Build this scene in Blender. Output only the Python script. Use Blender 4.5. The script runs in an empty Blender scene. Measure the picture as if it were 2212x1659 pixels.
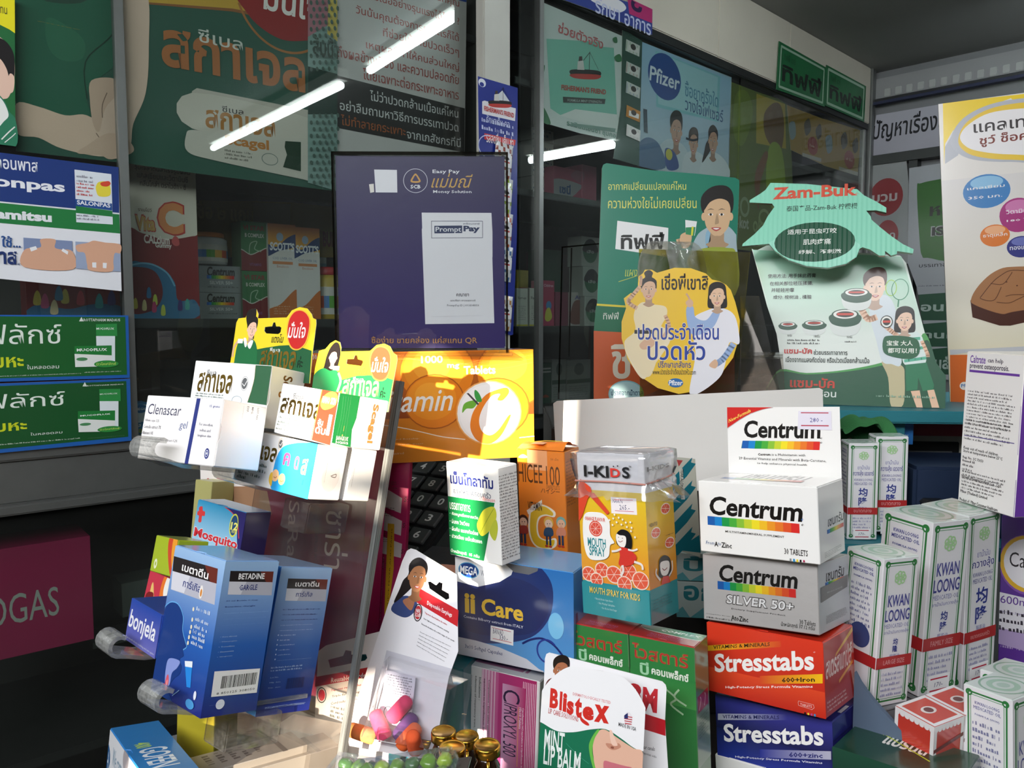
import bpy, bmesh, math, random
from mathutils import Vector, Matrix
from mathutils.geometry import tessellate_polygon
random.seed(7)
SC=bpy.context.scene; COL=SC.collection; R=math.radians
# ---------------------------------------------------------------- camera, world, sun, exposure
cam=bpy.data.cameras.new('camera'); cam.sensor_width=36; cam.lens=36*1720/2212; cam.clip_start=.02
co=bpy.data.objects.new('camera',cam); COL.objects.link(co); co.location=(0,0,1.40); co.rotation_euler=(R(90-4.4),0,0); SC.camera=co
SC.view_settings.view_transform='Standard'; SC.view_settings.look='None'; SC.view_settings.gamma=1; SC.view_settings.use_curve_mapping=False
SC.view_settings.exposure=.42
w=bpy.data.worlds.new('world'); SC.world=w; w.use_nodes=True
bg=w.node_tree.nodes['Background']; bg.inputs[0].default_value=(.86,.93,1,1); bg.inputs[1].default_value=.55
sl=bpy.data.lights.new('sun','SUN'); sl.energy=16; sl.angle=R(.6); sl.color=(1,.87,.70)
so=bpy.data.objects.new('sun',sl); COL.objects.link(so); so.rotation_mode='QUATERNION'; so.rotation_quaternion=Vector((0.318, 0.931, -0.178)).to_track_quat('-Z','Y')
for n_,loc,rot_,sz,sy,e_,c_ in (('street_daylight',(-.85,-.8,2.2),(55,0,-20),2.3,.5,44,(.97,.98,1)),):
    al=bpy.data.lights.new(n_,'AREA'); al.shape='RECTANGLE'; al.size=sz; al.size_y=sy; al.energy=e_; al.color=c_
    ao=bpy.data.objects.new(n_,al); COL.objects.link(ao); ao.location=loc; ao.rotation_euler=tuple(R(v) for v in rot_)
SC.cycles.max_bounces=10; SC.cycles.transparent_max_bounces=24; SC.cycles.caustics_reflective=False; SC.cycles.caustics_refractive=False

# ---------------------------------------------------------------- materials
_lc={}
def lin(h):
    if h in _lc: return _lc[h]
    c=[int(h[i:i+2],16)/255 for i in (0,2,4)]
    _lc[h]=tuple(x/12.92 if x<.04045 else ((x+.055)/1.055)**2.4 for x in c)+(1,); return _lc[h]
_m={}
def pbr(name,rough=.5,metal=0,bump=0,bscale=60,coat=0,vary=.06,spec=.5,wave=0,color=None,vscale=9):
    """procedural material: print colour comes from the 'Col' attribute of the mesh (or a fixed colour)"""
    if name in _m: return _m[name]
    m=bpy.data.materials.new(name); m.use_nodes=True; N=m.node_tree.nodes; L=m.node_tree.links
    b=N['Principled BSDF']; b.inputs['Roughness'].default_value=rough; b.inputs['Metallic'].default_value=metal
    b.inputs['Coat Weight'].default_value=coat; b.inputs['Coat Roughness'].default_value=.12
    b.inputs['Specular IOR Level'].default_value=spec
    tc=N.new('ShaderNodeTexCoord'); no=N.new('ShaderNodeTexNoise'); no.inputs['Scale'].default_value=vscale; no.inputs['Detail'].default_value=6
    L.new(tc.outputs['Object'],no.inputs['Vector'])
    mr=N.new('ShaderNodeMapRange'); mr.inputs['To Min'].default_value=1-vary; mr.inputs['To Max'].default_value=1+vary
    L.new(no.outputs['Fac'],mr.inputs['Value'])
    mx=N.new('ShaderNodeVectorMath'); mx.operation='SCALE'
    if color: 
        c=N.new('ShaderNodeRGB'); c.outputs[0].default_value=lin(color); L.new(c.outputs[0],mx.inputs[0])
    else:
        a=N.new('ShaderNodeAttribute'); a.attribute_name='Col'; L.new(a.outputs['Color'],mx.inputs[0])
    L.new(mr.outputs[0],mx.inputs['Scale']); L.new(mx.outputs[0],b.inputs['Base Color'])
    if bump or wave:
        bp=N.new('ShaderNodeBump'); bp.inputs['Strength'].default_value=bump or wave; bp.inputs['Distance'].default_value=.001
        if wave:
            t=N.new('ShaderNodeTexWave'); t.inputs['Scale'].default_value=bscale; t.bands_direction='X'; o=t.outputs['Fac']
        else:
            t=N.new('ShaderNodeTexNoise'); t.inputs['Scale'].default_value=bscale; t.inputs['Detail'].default_value=3; o=t.outputs['Fac']
        L.new(tc.outputs['Object'],t.inputs['Vector']); L.new(o,bp.inputs['Height']); L.new(bp.outputs[0],b.inputs['Normal'])
    _m[name]=m; return m
FIN={'c':lambda:pbr('coated_carton',.42,bump=.15,bscale=120,coat=.25,vary=.04),
     'g':lambda:pbr('laminated_print',.28,bump=.35,bscale=22,coat=.8,vary=.03),
     'w':lambda:pbr('ribbed_laminate',.25,wave=.5,bscale=55,coat=.7,vary=.03),
     'm':lambda:pbr('matte_paper',.75,bump=.1,bscale=200,vary=.06),
     'n':lambda:pbr('mesh_banner',.85,bump=.3,bscale=400,vary=.08,spec=.2),
     'f':lambda:pbr('foil_print',.3,.9,bump=.2,bscale=60,vary=.05),
     's':lambda:pbr('silver_carton',.4,.55,bump=.15,bscale=120,vary=.04),
     'p':lambda:pbr('plastic',.35,coat=.3,vary=.03)}
def glass(name,tint='ffffff',rough=.02,refl=1.0,ior=1.5,haze=0):
    if name in _m: return _m[name]
    m=bpy.data.materials.new(name); m.use_nodes=True; N=m.node_tree.nodes; L=m.node_tree.links
    N.remove(N['Principled BSDF']); out=N['Material Output']
    t=N.new('ShaderNodeBsdfTransparent'); t.inputs[0].default_value=lin(tint)
    g=N.new('ShaderNodeBsdfGlossy'); g.inputs['Roughness'].default_value=rough
    fr=N.new('ShaderNodeFresnel'); ge=N.new('ShaderNodeNewGeometry'); io=N.new('ShaderNodeMapRange'); io.inputs['To Min'].default_value=ior; io.inputs['To Max'].default_value=1/ior
    L.new(ge.outputs['Backfacing'],io.inputs['Value']); L.new(io.outputs[0],fr.inputs['IOR'])   # same reflectance on both faces of a thin pane
    mu=N.new('ShaderNodeMath'); mu.operation='MULTIPLY'; mu.inputs[1].default_value=refl; mu.use_clamp=True; L.new(fr.outputs[0],mu.inputs[0])
    no=N.new('ShaderNodeTexNoise'); no.inputs['Scale'].default_value=7; no.inputs['Detail'].default_value=5
    mx=N.new('ShaderNodeMixShader'); L.new(mu.outputs[0],mx.inputs[0]); L.new(t.outputs[0],mx.inputs[1]); L.new(g.outputs[0],mx.inputs[2]); last=mx
    if haze:
        d=N.new('ShaderNodeBsdfDiffuse'); d.inputs[0].default_value=(.7,.72,.7,1)
        mr=N.new('ShaderNodeMapRange'); mr.inputs['From Min'].default_value=.3; mr.inputs['From Max'].default_value=.8; mr.inputs['To Min'].default_value=haze*.4; mr.inputs['To Max'].default_value=haze*1.6
        L.new(no.outputs['Fac'],mr.inputs['Value']); m2=N.new('ShaderNodeMixShader'); L.new(mr.outputs[0],m2.inputs[0]); L.new(mx.outputs[0],m2.inputs[1]); L.new(d.outputs[0],m2.inputs[2]); last=m2
    L.new(last.outputs[0],out.inputs['Surface']); _m[name]=m; return m
# ---------------------------------------------------------------- text and flat print
_tc={}
_cv=bpy.data.curves.new('type','FONT'); _to=bpy.data.objects.new('type',_cv)
def type_mesh(s,bold,shear,res):
    bold=min(bold*.62,.03) if any('\u0e00'<=ch<='\u9fff' for ch in s) else min(bold*.8,.05); k=(s,bold,shear,res)
    if k not in _tc:
        _cv.body=s; _cv.offset=bold; _cv.shear=shear; _cv.resolution_u=res
        m=_to.to_mesh(); vs=[(v.co.x,v.co.y) for v in m.vertices]; fs=[tuple(p.vertices) for p in m.polygons]; _to.to_mesh_clear()
        if not vs: vs=[(0,0),(1,0),(0,1)]
        x0=min(v[0] for v in vs);x1=max(v[0] for v in vs);y0=min(v[1] for v in vs);y1=max(v[1] for v in vs)
        _tc[k]=([((v[0]-x0)/max(x1-x0,1e-6),(v[1]-y0)/max(y1-y0,1e-6)) for v in vs],fs)
    return _tc[k]
def spline(P,n=5,closed=True):
    q=[(P[i],P[i+1]) for i in range(0,len(P),2)]; o=[]; k=len(q)
    for i in range(k if closed else k-1):
        g=(lambda j:q[j%k]) if closed else (lambda j:q[max(0,min(k-1,j))])
        a,b,c,d=g(i-1),g(i),g(i+1),g(i+2)
        for j in range(n):
            t=j/n
            o.append(tuple(.5*(2*b[m]+(c[m]-a[m])*t+(2*a[m]-5*b[m]+4*c[m]-d[m])*t*t+(3*b[m]-a[m]-3*c[m]+d[m])*t**3) for m in (0,1)))
    if not closed:o.append(q[-1])
    return o
def clip(poly,W,H):
    for ax,lim,sg in ((0,0,1),(0,W,-1),(1,0,1),(1,H,-1)):
        out=[];n=len(poly)
        for i in range(n):
            a,b=poly[i],poly[(i+1)%n]; ia=(a[ax]-lim)*sg>=0; ib=(b[ax]-lim)*sg>=0
            if ia: out.append(a)
            if ia!=ib:
                t=(lim-a[ax])/(b[ax]-a[ax]); out.append((a[0]+(b[0]-a[0])*t,a[1]+(b[1]-a[1])*t))
        poly=out
        if len(poly)<3: return []
    return poly
class Print:
    """flat print collected as polygons: each op lies a hair above the one before, as ink layers"""
    def __init__(s,fin='c',eps=.02): s.v=[];s.f=[];s.c=[];s.m=[];s.mats=[FIN[fin](),FIN['f']()];s.eps=eps/1000
    def poly(s,pts,col,fn,k,fs=None,cols=None):
        met=0
        if isinstance(col,str):
            if col[0]=='*': met=1;col=col[1:]
            col=lin(col)
        i0=len(s.v)
        s.v+=[fn(x/1000,y/1000,s.eps*k) for x,y in pts]
        for f in (fs or [tuple(range(len(pts)))]):
            s.f.append(tuple(i0+i for i in f)); s.c.append([cols[i] for i in f] if cols else [col]*len(f)); s.m.append(met)
    def art(s,ops,W,H,fn,start=1):
        k=start
        for o in ops:
            t=o[0];k+=1
            if t=='r':
                _,x0,y0,x1,y1,c=o; q=clip([(x0,y0),(x1,y0),(x1,y1),(x0,y1)],W,H)
                if q:s.poly(q,c,fn,k)
            elif t in 'ps':
                q=[(o[1][i],o[1][i+1]) for i in range(0,len(o[1]),2)] if t=='p' else spline(o[1])
                q=clip(q,W,H)
                if q:
                    a=sum(q[i][0]*q[(i+1)%len(q)][1]-q[(i+1)%len(q)][0]*q[i][1] for i in range(len(q)))
                    if a<0:q=q[::-1]
                    s.poly(q,o[2],fn,k)
            elif t=='e':
                _,x0,y0,x1,y1,c=o[:6]; cx,cy,rx,ry=(x0+x1)/2,(y0+y1)/2,abs(x1-x0)/2,abs(y1-y0)/2
                n=28; q=clip([(cx+rx*math.cos(i*6.2832/n),cy+ry*math.sin(i*6.2832/n)) for i in range(n)],W,H)
                if q:s.poly(q,c,fn,k)
            elif t=='o':   # ring: x0,y0,x1,y1,width,c,(a0,a1)
                _,x0,y0,x1,y1,wd,c=o[:7]; a0,a1=(o[7],o[8]) if len(o)>7 else (0,360)
                cx,cy,rx,ry=(x0+x1)/2,(y0+y1)/2,abs(x1-x0)/2,abs(y1-y0)/2;n=30
                for i in range(n):
                    A=R(a0+(a1-a0)*i/n);B=R(a0+(a1-a0)*(i+1)/n)
                    q=clip([(cx+(rx-wd)*math.cos(A),cy+(ry-wd)*math.sin(A)),(cx+rx*math.cos(A),cy+ry*math.sin(A)),(cx+rx*math.cos(B),cy+ry*math.sin(B)),(cx+(rx-wd)*math.cos(B),cy+(ry-wd)*math.sin(B))],W,H)
                    if q:s.poly(q,c,fn,k)
            elif t=='g':   # gradient ink, c0 -> c1, dir 'x' or 'y'
                _,x0,y0,x1,y1,c0,c1,d=o; a,b=lin(c0),lin(c1)
                x0,x1=max(0,min(W,x0)),max(0,min(W,x1));y0,y1=max(0,min(H,y0)),max(0,min(H,y1))
                s.poly([(x0,y0),(x1,y0),(x1,y1),(x0,y1)],None,fn,k,cols=[a,b,b,a] if d=='x' else [a,a,b,b])
            elif t=='q':   # gradient quad, left colour -> right colour (bl, br, tr, tl)
                _,q,c0,c1=o[:4]; a,b=lin(c0),lin(c1); s.poly([(max(0,min(W,q[i])),max(0,min(H,q[i+1]))) for i in (0,2,4,6)],None,fn,k,cols=[a,a,b,b] if len(o)>4 else [a,b,b,a])
            elif t=='l':   # stroke
                p=spline(o[1],4,False) if len(o)>4 else [(o[1][i],o[1][i+1]) for i in range(0,len(o[1]),2)]
                w=o[2]/2
                for i in range(len(p)-1):
                    (ax,ay),(bx,by)=p[i],p[i+1]; L=math.hypot(bx-ax,by-ay) or 1; nx,ny=-(by-ay)/L*w,(bx-ax)/L*w; ex,ey=(bx-ax)/L*w*.3,(by-ay)/L*w*.3
                    q=clip([(ax-nx-ex,ay-ny-ey),(bx-nx+ex,by-ny+ey),(bx+nx+ex,by+ny+ey),(ax+nx-ex,ay+ny-ey)],W,H)
                    if q:s.poly(q,o[3],fn,k)
            elif t=='t':   # lettering fitted to a rectangle: text,x0,y0,x1,y1,c,bold,shear,rot
                _,tx,x0,y0,x1,y1,c=o[:7]; bold,shear,rot=(list(o[7:])+[0,0,0][len(o)-7:])[:3]
                if x1<x0:x0,x1=x1,x0
                if y1<y0:y0,y1=y1,y0
                big=(y1-y0)>6
                vs,fs=type_mesh(tx,bold,shear,3 if big else 1)
                if rot==90: f2=lambda a,b:(x1-(x1-x0)*b,y0+(y1-y0)*a)
                elif rot==-90: f2=lambda a,b:(x0+(x1-x0)*b,y1-(y1-y0)*a)
                else: f2=lambda a,b:(x0+(x1-x0)*a,y0+(y1-y0)*b)
                pts=[f2(a,b) for a,b in vs]
                keep=[f for f in fs if all(-.2<=pts[i][0]<=W+.2 and -.2<=pts[i][1]<=H+.2 for i in f)]
                if keep:s.poly(pts,c,fn,k,fs=keep)
            elif t=='u':   # lettering on a sloping baseline: text, start, end, cap height
                _,tx,x0,y0,x1,y1,hh,c,bold=o; vs,fs=type_mesh(tx,bold,0,3 if hh>6 else 1)
                pts=[(x0+(x1-x0)*a,y0+(y1-y0)*a+hh*b) for a,b in vs]
                keep=[f for f in fs if all(-.2<=pts[i][0]<=W+.2 and -.2<=pts[i][1]<=H+.2 for i in f)]
                if keep:s.poly(pts,c,fn,k,fs=keep)
            elif t=='x':   # small print too fine to read: x0,y0,x1,y1,lines,c,(rot)
                _,x0,y0,x1,y1,n,c=o[:7]; rot=len(o)>7
                rg=random.Random(int(x0*31+y0*17+n))
                if x1<x0:x0,x1=x1,x0
                if y1<y0:y0,y1=y1,y0
                if rot: A,B=y1-y0,x1-x0
                else: A,B=x1-x0,y1-y0
                for i in range(n):
                    lh=B/n;h=max(lh*.5,.2);x=0;end=A*rg.uniform(.72,1) if i%3==2 else A*rg.uniform(.93,1)
                    while x<end:
                        for j in range(rg.randint(2,7)):
                            w=h*rg.uniform(.35,.7)
                            if x+w>end:break
                            hh=h*rg.choice((.7,.7,1,.75,1.1)); yb=B-(i+1)*lh+lh*.25
                            if rg.random()<.75: q=[(x,yb),(x+w,yb),(x+w*.8,yb+hh),(x,yb+hh)]
                            else: q=[(x,yb),(x+w*.4,yb),(x+w*.4,yb+hh),(x,yb+hh)]
                            if rot: q=[(x0+b,y1-a) for a,b in q]
                            else: q=[(x0+a,y0+b) for a,b in q]
                            if all(0<=a<=W and 0<=b<=H for a,b in q): s.poly(q,c,fn,k)
                            x+=w+h*.22
                        x+=h*.6
            elif t=='b':   # barcode
                _,x0,y0,x1,y1,c=o; rg=random.Random(5); x=x0; x1=max(x1,x0+3)
                while x<x1:
                    w=(x1-x0)*rg.choice((.008,.016,.024)); s.poly([(x,y0),(x+w,y0),(x+w,y1),(x,y1)],c,fn,k); x+=w+(x1-x0)*rg.choice((.008,.012,.02))
            elif t=='h':   # printed portrait: cx, chin y, height, skin, hair, style, turn
                _,cx,cy,h,sk,hr,st,tn=o; w=h*.36
                E=lambda dx,dy,rx,ry,c,kk:s.poly((lambda q:q)(clip([(cx+(dx+rx*math.cos(i*.3927))*h,cy+(dy+ry*math.sin(i*.3927))*h) for i in range(16)],W,H)) or [(0,0),(0,.01),(.01,0)],c,fn,kk)
                S=lambda pts,c,kk:(lambda q:s.poly(q,c,fn,kk) if q else None)(clip(spline([v for a,b in pts for v in (cx+a*h,cy+b*h)],4),W,H))
                dk=hr; sh='%02x%02x%02x'%tuple(int(int(sk[i:i+2],16)*.82) for i in (0,2,4))
                if st=='long': S([(-.36,.55),(-.3,.95),(0,1.08),(.3,.95),(.36,.5),(.42,-.1),(.3,-.35),(.12,-.3),(-.15,-.3),(-.35,-.3),(-.42,-.05)],dk,k)
                elif st=='bob': S([(-.4,.5),(-.33,.95),(0,1.1),(.33,.95),(.4,.5),(.42,.02),(.25,-.08),(-.25,-.08),(-.42,.02)],dk,k)
                elif st=='bun': S([(-.34,.5),(-.33,.85),(-.16,1.0),(-.2,1.2),(0,1.32),(.18,1.2),(.14,1.0),(.32,.85),(.34,.5),(.2,.3),(-.2,.3)],dk,k)
                elif st=='tail': S([(-.34,.5),(-.3,.9),(0,1.08),(.3,.92),(.33,.6),(.1,.4),(-.35,-.1),(-.75,-.45),(-.6,0),(-.5,.3)],dk,k)
                else: S([(-.31,.5),(-.35,.85),(-.12,1.08),(.2,1.1),(.35,.9),(.31,.5),(0,.4)],dk,k)
                S([(-.13,.1),(.13,.1),(.15,-.12),(.25,-.2),(0,-.32),(-.25,-.2),(-.15,-.12)],sh,k+.2)
                S([(-.29,.55),(-.25,.8),(0,.92),(.25,.8),(.29,.55),(.25,.22),(.1,.02),(0,0),(-.1,.02),(-.25,.22)],sk,k+.4)
                E(-.3,.42,.05,.09,sk,k+.3);E(.3,.42,.05,.09,sk,k+.3)
                x=tn*.06
                S([(x+.02,.5),(x+.06,.3),(x+.02,.26),(x-.03,.27)],sh,k+.5)
                for q in (-.12,.12):
                    E(q+x,.47,.055,.025,'f4f1ee',k+.5);E(q+x,.47,.027,.027,'1d1512',k+.6);S([(q+x-.08,.56),(q+x,.6),(q+x+.08,.57),(q+x,.585)],dk,k+.6)
                S([(x-.11,.17),(x,.19),(x+.11,.17),(x,.1)],'b8504e',k+.5); S([(x-.07,.165),(x,.17),(x+.07,.165),(x,.135)],'f6f0ee',k+.6)
                S([(-.31,.55),(-.33,.85),(0,1.03),(.33,.85),(.31,.55),(.24,.75),(.05,.82),(-.16,.74)],dk,k+.5)
                k+=1
            if k>400:k=400
    def build(s,name):
        me=bpy.data.meshes.new(name); me.from_pydata(s.v,[],s.f)
        for m in s.mats: me.materials.append(m)
        ca=me.color_attributes.new('Col','FLOAT_COLOR','CORNER')
        flat=[x for fc in s.c for c in fc for x in c]
        ca.data.foreach_set('color',flat); me.polygons.foreach_set('material_index',s.m); me.update(); return me
# ---------------------------------------------------------------- objects
def link(name,me,parent=None,loc=None,rot=None):
    o=bpy.data.objects.new(name,me); COL.objects.link(o)
    if parent: o.parent=parent
    if loc is not None:o.location=loc
    if rot is not None:o.rotation_euler=rot
    return o
def tag(o,label=None,cat=None,group=None,kind=None):
    if label:o['label']=label
    if cat:o['category']=cat
    if group:o['group']=group
    if kind:o['kind']=kind
    return o
def thing(name,label,cat,loc=(0,0,0),rz=0,group=None):
    o=link(name,None,None,loc,(0,0,rz)); return tag(o,label,cat,group)
def mrot(yaw,tx,ty): return Matrix.Rotation(R(yaw),4,'Z')@Matrix.Rotation(R(tx),4,'X')@Matrix.Rotation(R(ty),4,'Y')
def prism(P,loops,y0,y1,col,edge=None):
    """flat sheet cut to an outline (with holes): front at y0, back at y1; mm in x,z"""
    L=[[(l[i]/1000,l[i+1]/1000) for i in range(0,len(l),2)] for l in loops]
    for j,l in enumerate(L):
        a=sum(l[i][0]*l[(i+1)%len(l)][1]-l[(i+1)%len(l)][0]*l[i][1] for i in range(len(l)))
        if (a<0)==(j==0): L[j]=l[::-1]
    tris=tessellate_polygon([[Vector((a,b,0)) for a,b in l] for l in L]); flat=[p for l in L for p in l]; n=len(flat); i0=len(P.v)
    P.v+=[(a,y0,b) for a,b in flat]+[(a,y1,b) for a,b in flat]
    met=0
    if col[0]=='*': met=1;col=col[1:]
    c=lin(col); e=lin(edge or 'd8d4cc')
    for t in tris:
        A,B,C=[flat[i] for i in t]
        if (B[0]-A[0])*(C[1]-A[1])-(B[1]-A[1])*(C[0]-A[0])<0: t=t[::-1]
        P.f.append(tuple(i0+i for i in t)); P.c.append([c]*3); P.m.append(met)
        P.f.append(tuple(i0+n+i for i in t[::-1])); P.c.append([e]*3); P.m.append(met)
    k=i0
    for l in L:
        m=len(l)
        for i in range(m):
            j=(i+1)%m; P.f.append((k+i,k+n+i,k+n+j,k+j)); P.c.append([e]*4); P.m.append(met)
        k+=m
def boxgeo(P,x0,y0,z0,x1,y1,z1,cols,b=.0006):
    """box with chamfered edges; cols: one colour or dict per face"""
    bm=bmesh.new(); bmesh.ops.create_cube(bm,size=1)
    for v in bm.verts: v.co=Vector((x0 if v.co.x<0 else x1,y0 if v.co.y<0 else y1,z0 if v.co.z<0 else z1))
    if b: bmesh.ops.bevel(bm,geom=bm.edges[:],offset=min(b,.4*min(x1-x0,y1-y0,z1-z0)),segments=1,affect='EDGES')
    bm.normal_update(); i0=len(P.v); bm.verts.ensure_lookup_table()
    for i,v in enumerate(bm.verts): v.index=i; P.v.append(tuple(v.co))
    for f in bm.faces:
        n=f.normal; ax=max(range(3),key=lambda i:abs(n[i])); key={(0,1):'R',(0,-1):'L',(1,1):'B',(1,-1):'F',(2,1):'T',(2,-1):'D'}[(ax,1 if n[ax]>0 else -1)]
        c=cols if isinstance(cols,str) else cols.get(key,cols.get('*'))
        met=0
        if c[0]=='*': met=1;c=c[1:]
        P.f.append(tuple(i0+v.index for v in f.verts)); P.c.append([lin(c)]*len(f.verts)); P.m.append(met)
    bm.free()
def facefn(k,w,d,h,off=0):
    if k=='F': return lambda x,y,e:(x,-e-off,y),w,h
    if k=='B': return lambda x,y,e:(w-x,d+e+off,y),w,h
    if k=='T': return lambda x,y,e:(x,y,h+e+off),w,d
    if k=='R': return lambda x,y,e:(w+e+off,x,y),d,h
    if k=='L': return lambda x,y,e:(-e-off,d-x,y),d,h
def carton(name,label,cat,p,ang,dim,base,arts,group=None,fin='c',lid=True,subs=(),eps=.02):
    w,d,h=[v/1000 for v in dim]; P=Print(fin,eps)
    boxgeo(P,0,0,0,w,d,h,base)
    for k,ops in arts.items():
        if k=='T' and lid is True or k==lid: continue
        fn,W,H=facefn(k,w,d,h); P.art(ops,W*1000,H*1000,fn)
    o=link(name,P.build(name)); o.matrix_world=Matrix.Translation(p)@mrot(*ang); tag(o,label,cat,group)
    if lid=='R':   # tuck-in end flap on the right hand end
        P=Print(fin,eps); c=base if isinstance(base,str) else base.get('R',base.get('*')); n=h*.14
        L=[.8,.8,d*1e3-.8,.8,d*1e3-.8,h*1e3-.8,.8,h*1e3-.8,.8,(h/2+n)*1e3,2.2,(h/2+n*.6)*1e3,2.2,(h/2-n*.6)*1e3,.8,(h/2-n)*1e3]
        prism(P,[L],0,.0004,c,c); P.v=[(w+.0004-y,a,b2) for a,y,b2 in P.v]
        if 'R' in arts: fn,W,H=facefn('R',w,d,h,.0004); P.art(arts['R'],W*1000,H*1000,fn)
        link('end_flap',P.build('end_flap'),o)
    elif lid:
        P=Print(fin,eps); c=base if isinstance(base,str) else base.get('T',base.get('*')); g=.0007
        # tuck-in lid panel with a thumb notch cut in its front edge
        t=.0005; n=min(.006,w*.12)
        L=[g*1e3,g*1e3, (w/2-n)*1e3,g*1e3, (w/2-n*.6)*1e3,(g+n*.5)*1e3, (w/2+n*.6)*1e3,(g+n*.5)*1e3, (w/2+n)*1e3,g*1e3, (w-g)*1e3,g*1e3, (w-g)*1e3,(d-g)*1e3, g*1e3,(d-g)*1e3]
        i0=len(P.v); prism(P,[L],0,t,c,c)
        P.v=[(a,b2,h+t-y) for a,y,b2 in P.v]
        if 'T' in arts: fn,W,H=facefn('T',w,d,h,t); P.art(arts['T'],W*1000,H*1000,fn)
        link('lid',P.build('lid'),o)
    for sb in subs: sub(o,w,d,h,*sb)
    return o
def sub(o,w,d,h,name,face,outline,th,base,ops,label=None,fin='m',off=0):
    """thin piece (sticker, flap, tab) lying on one face of its carton; outline in face mm"""
    P=Print(fin); fn,W,H=facefn(face,w,d,h); prism(P,[outline],0,th/1000,base,base)
    xs=outline[0::2];ys=outline[1::2]
    P.v=[fn(a,b,th/1000-y+off/1000) for a,y,b in P.v]; P.art(ops,1e4,1e4,lambda x,y,e:fn(x,y,e+th/1000+off/1000))
    c=link(name,P.build(name),o)
    if label:c['label']=label
    return c
def card(name,label,cat,p,ang,th,loops,base,ops,group=None,fin='c',edge=None,eps=.02,parent=None,layers=()):
    P=Print(fin,eps); prism(P,loops,0,th/1000,base,edge)
    xs=loops[0][0::2];ys=loops[0][1::2]
    P.art(ops,max(xs),max(ys),lambda x,y,e:(x,-e,y))
    o=link(name,P.build(name)); M=Matrix.Translation(p)@mrot(*ang)
    if parent: o.parent=parent; o.matrix_local=parent.matrix_world.inverted()@M if False else M; o.matrix_parent_inverse=parent.matrix_world.inverted()
    else: o.matrix_world=M; tag(o,label,cat,group)
    return o
class MB:
    """plain geometry collector (metres, local space) with one material"""
    def __init__(s): s.bm=bmesh.new()
    def box(s,x0,y0,z0,x1,y1,z1,b=.001,M=None):
        r=bmesh.ops.create_cube(s.bm,size=1); vs=r['verts']
        for v in vs: v.co=Vector((x0 if v.co.x<0 else x1,y0 if v.co.y<0 else y1,z0 if v.co.z<0 else z1))
        if b:
            es=list({e for v in vs for e in v.link_edges}); rr=bmesh.ops.bevel(s.bm,geom=es,offset=min(b,.3*min(abs(x1-x0),abs(y1-y0),abs(z1-z0))),segments=2,affect='EDGES')
            vs=list({v for f in rr['faces'] for v in f.verts}|{v for v in vs if v.is_valid})
        if M: bmesh.ops.transform(s.bm,matrix=M,verts=[v for v in vs if v.is_valid])
        return s
    def tube(s,pts,r,n=8,flat=1,cap=True,up=None):
        pts=[Vector(p) for p in pts]; rings=[]
        for i,p in enumerate(pts):
            t=(pts[min(i+1,len(pts)-1)]-pts[max(i-1,0)]).normalized(); a=t.cross(Vector(up) if up else (Vector((0,0,1)) if abs(t.z)<.95 else Vector((1,0,0)))).normalized(); b=t.cross(a)
            rr=r[i] if isinstance(r,(list,tuple)) else r
            rings.append([s.bm.verts.new(p+a*math.cos(j*2*math.pi/n)*rr+b*math.sin(j*2*math.pi/n)*rr*flat) for j in range(n)])
        for A,B in zip(rings,rings[1:]):
            for j in range(n): s.bm.faces.new((A[j],A[(j+1)%n],B[(j+1)%n],B[j]))
        if cap: s.bm.faces.new(rings[0][::-1]); s.bm.faces.new(rings[-1])
        return s
    def strip(s,path,w0,w1,th):
        """bent sheet: path in (y,z) local, spanning x w0..w1"""
        n=len(path); R2=[]
        for i,(y,z) in enumerate(path):
            a=path[max(i-1,0)];b=path[min(i+1,n-1)];dy,dz=b[0]-a[0],b[1]-a[1];L=math.hypot(dy,dz) or 1;ny,nz=-dz/L*th,dy/L*th
            R2.append([s.bm.verts.new(q) for q in ((w0,y,z),(w1,y,z),(w1,y+ny,z+nz),(w0,y+ny,z+nz))])
        for A,B in zip(R2,R2[1:]):
            for j in range(4): s.bm.faces.new((A[j],A[(j+1)%4],B[(j+1)%4],B[j]))
        s.bm.faces.new(R2[0][::-1]);s.bm.faces.new(R2[-1]); return s
    def lathe(s,prof,n=24,c=(0,0,0)):
        rings=[]
        for r,z in prof: rings.append([s.bm.verts.new((c[0]+r*math.cos(j*2*math.pi/n),c[1]+r*math.sin(j*2*math.pi/n),c[2]+z)) for j in range(n)])
        for A,B in zip(rings,rings[1:]):
            for j in range(n): s.bm.faces.new((A[j],A[(j+1)%n],B[(j+1)%n],B[j]))
        s.bm.faces.new(rings[0][::-1]);s.bm.faces.new(rings[-1]); return s
    def build(s,name,mat,parent=None,loc=None,rot=None,smooth=False,label=None):
        bmesh.ops.recalc_face_normals(s.bm,faces=s.bm.faces[:]); me=bpy.data.meshes.new(name); s.bm.to_mesh(me); s.bm.free(); me.materials.append(mat)
        if smooth:
            for p in me.polygons:p.use_smooth=True
        o=link(name,me,parent,loc,rot)
        if label:o['label']=label
        return o
def put(o,p,ang): o.matrix_world=Matrix.Translation(p)@mrot(*ang); return o
def sm(l): return [v for p in spline(l,4) for v in p]
class Frame:
    def __init__(s,o,yaw): s.o=Vector(o); s.M=Matrix.Translation(o)@Matrix.Rotation(R(yaw),4,'Z'); s.yaw=yaw
    def pt(s,a,t,z): return s.M@Vector((a,t,z))
FA=Frame((-0.7922, 1.4, 0.0),39.5); FB=Frame((0.0071, 2.03, 0.0),44.7); FC=Frame((1.6079, 3.5603, 0.0),-45.3)
def M_(n,c,rough=.5,metal=0,**k): return pbr(n,rough,metal,color=c,**k)
alu=M_('brushed_aluminium','8b8e8c',.38,.85,vary=.1,vscale=30)
alud=M_('dark_anodised_frame','3b3e3d',.4,.7,vary=.1)
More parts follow.
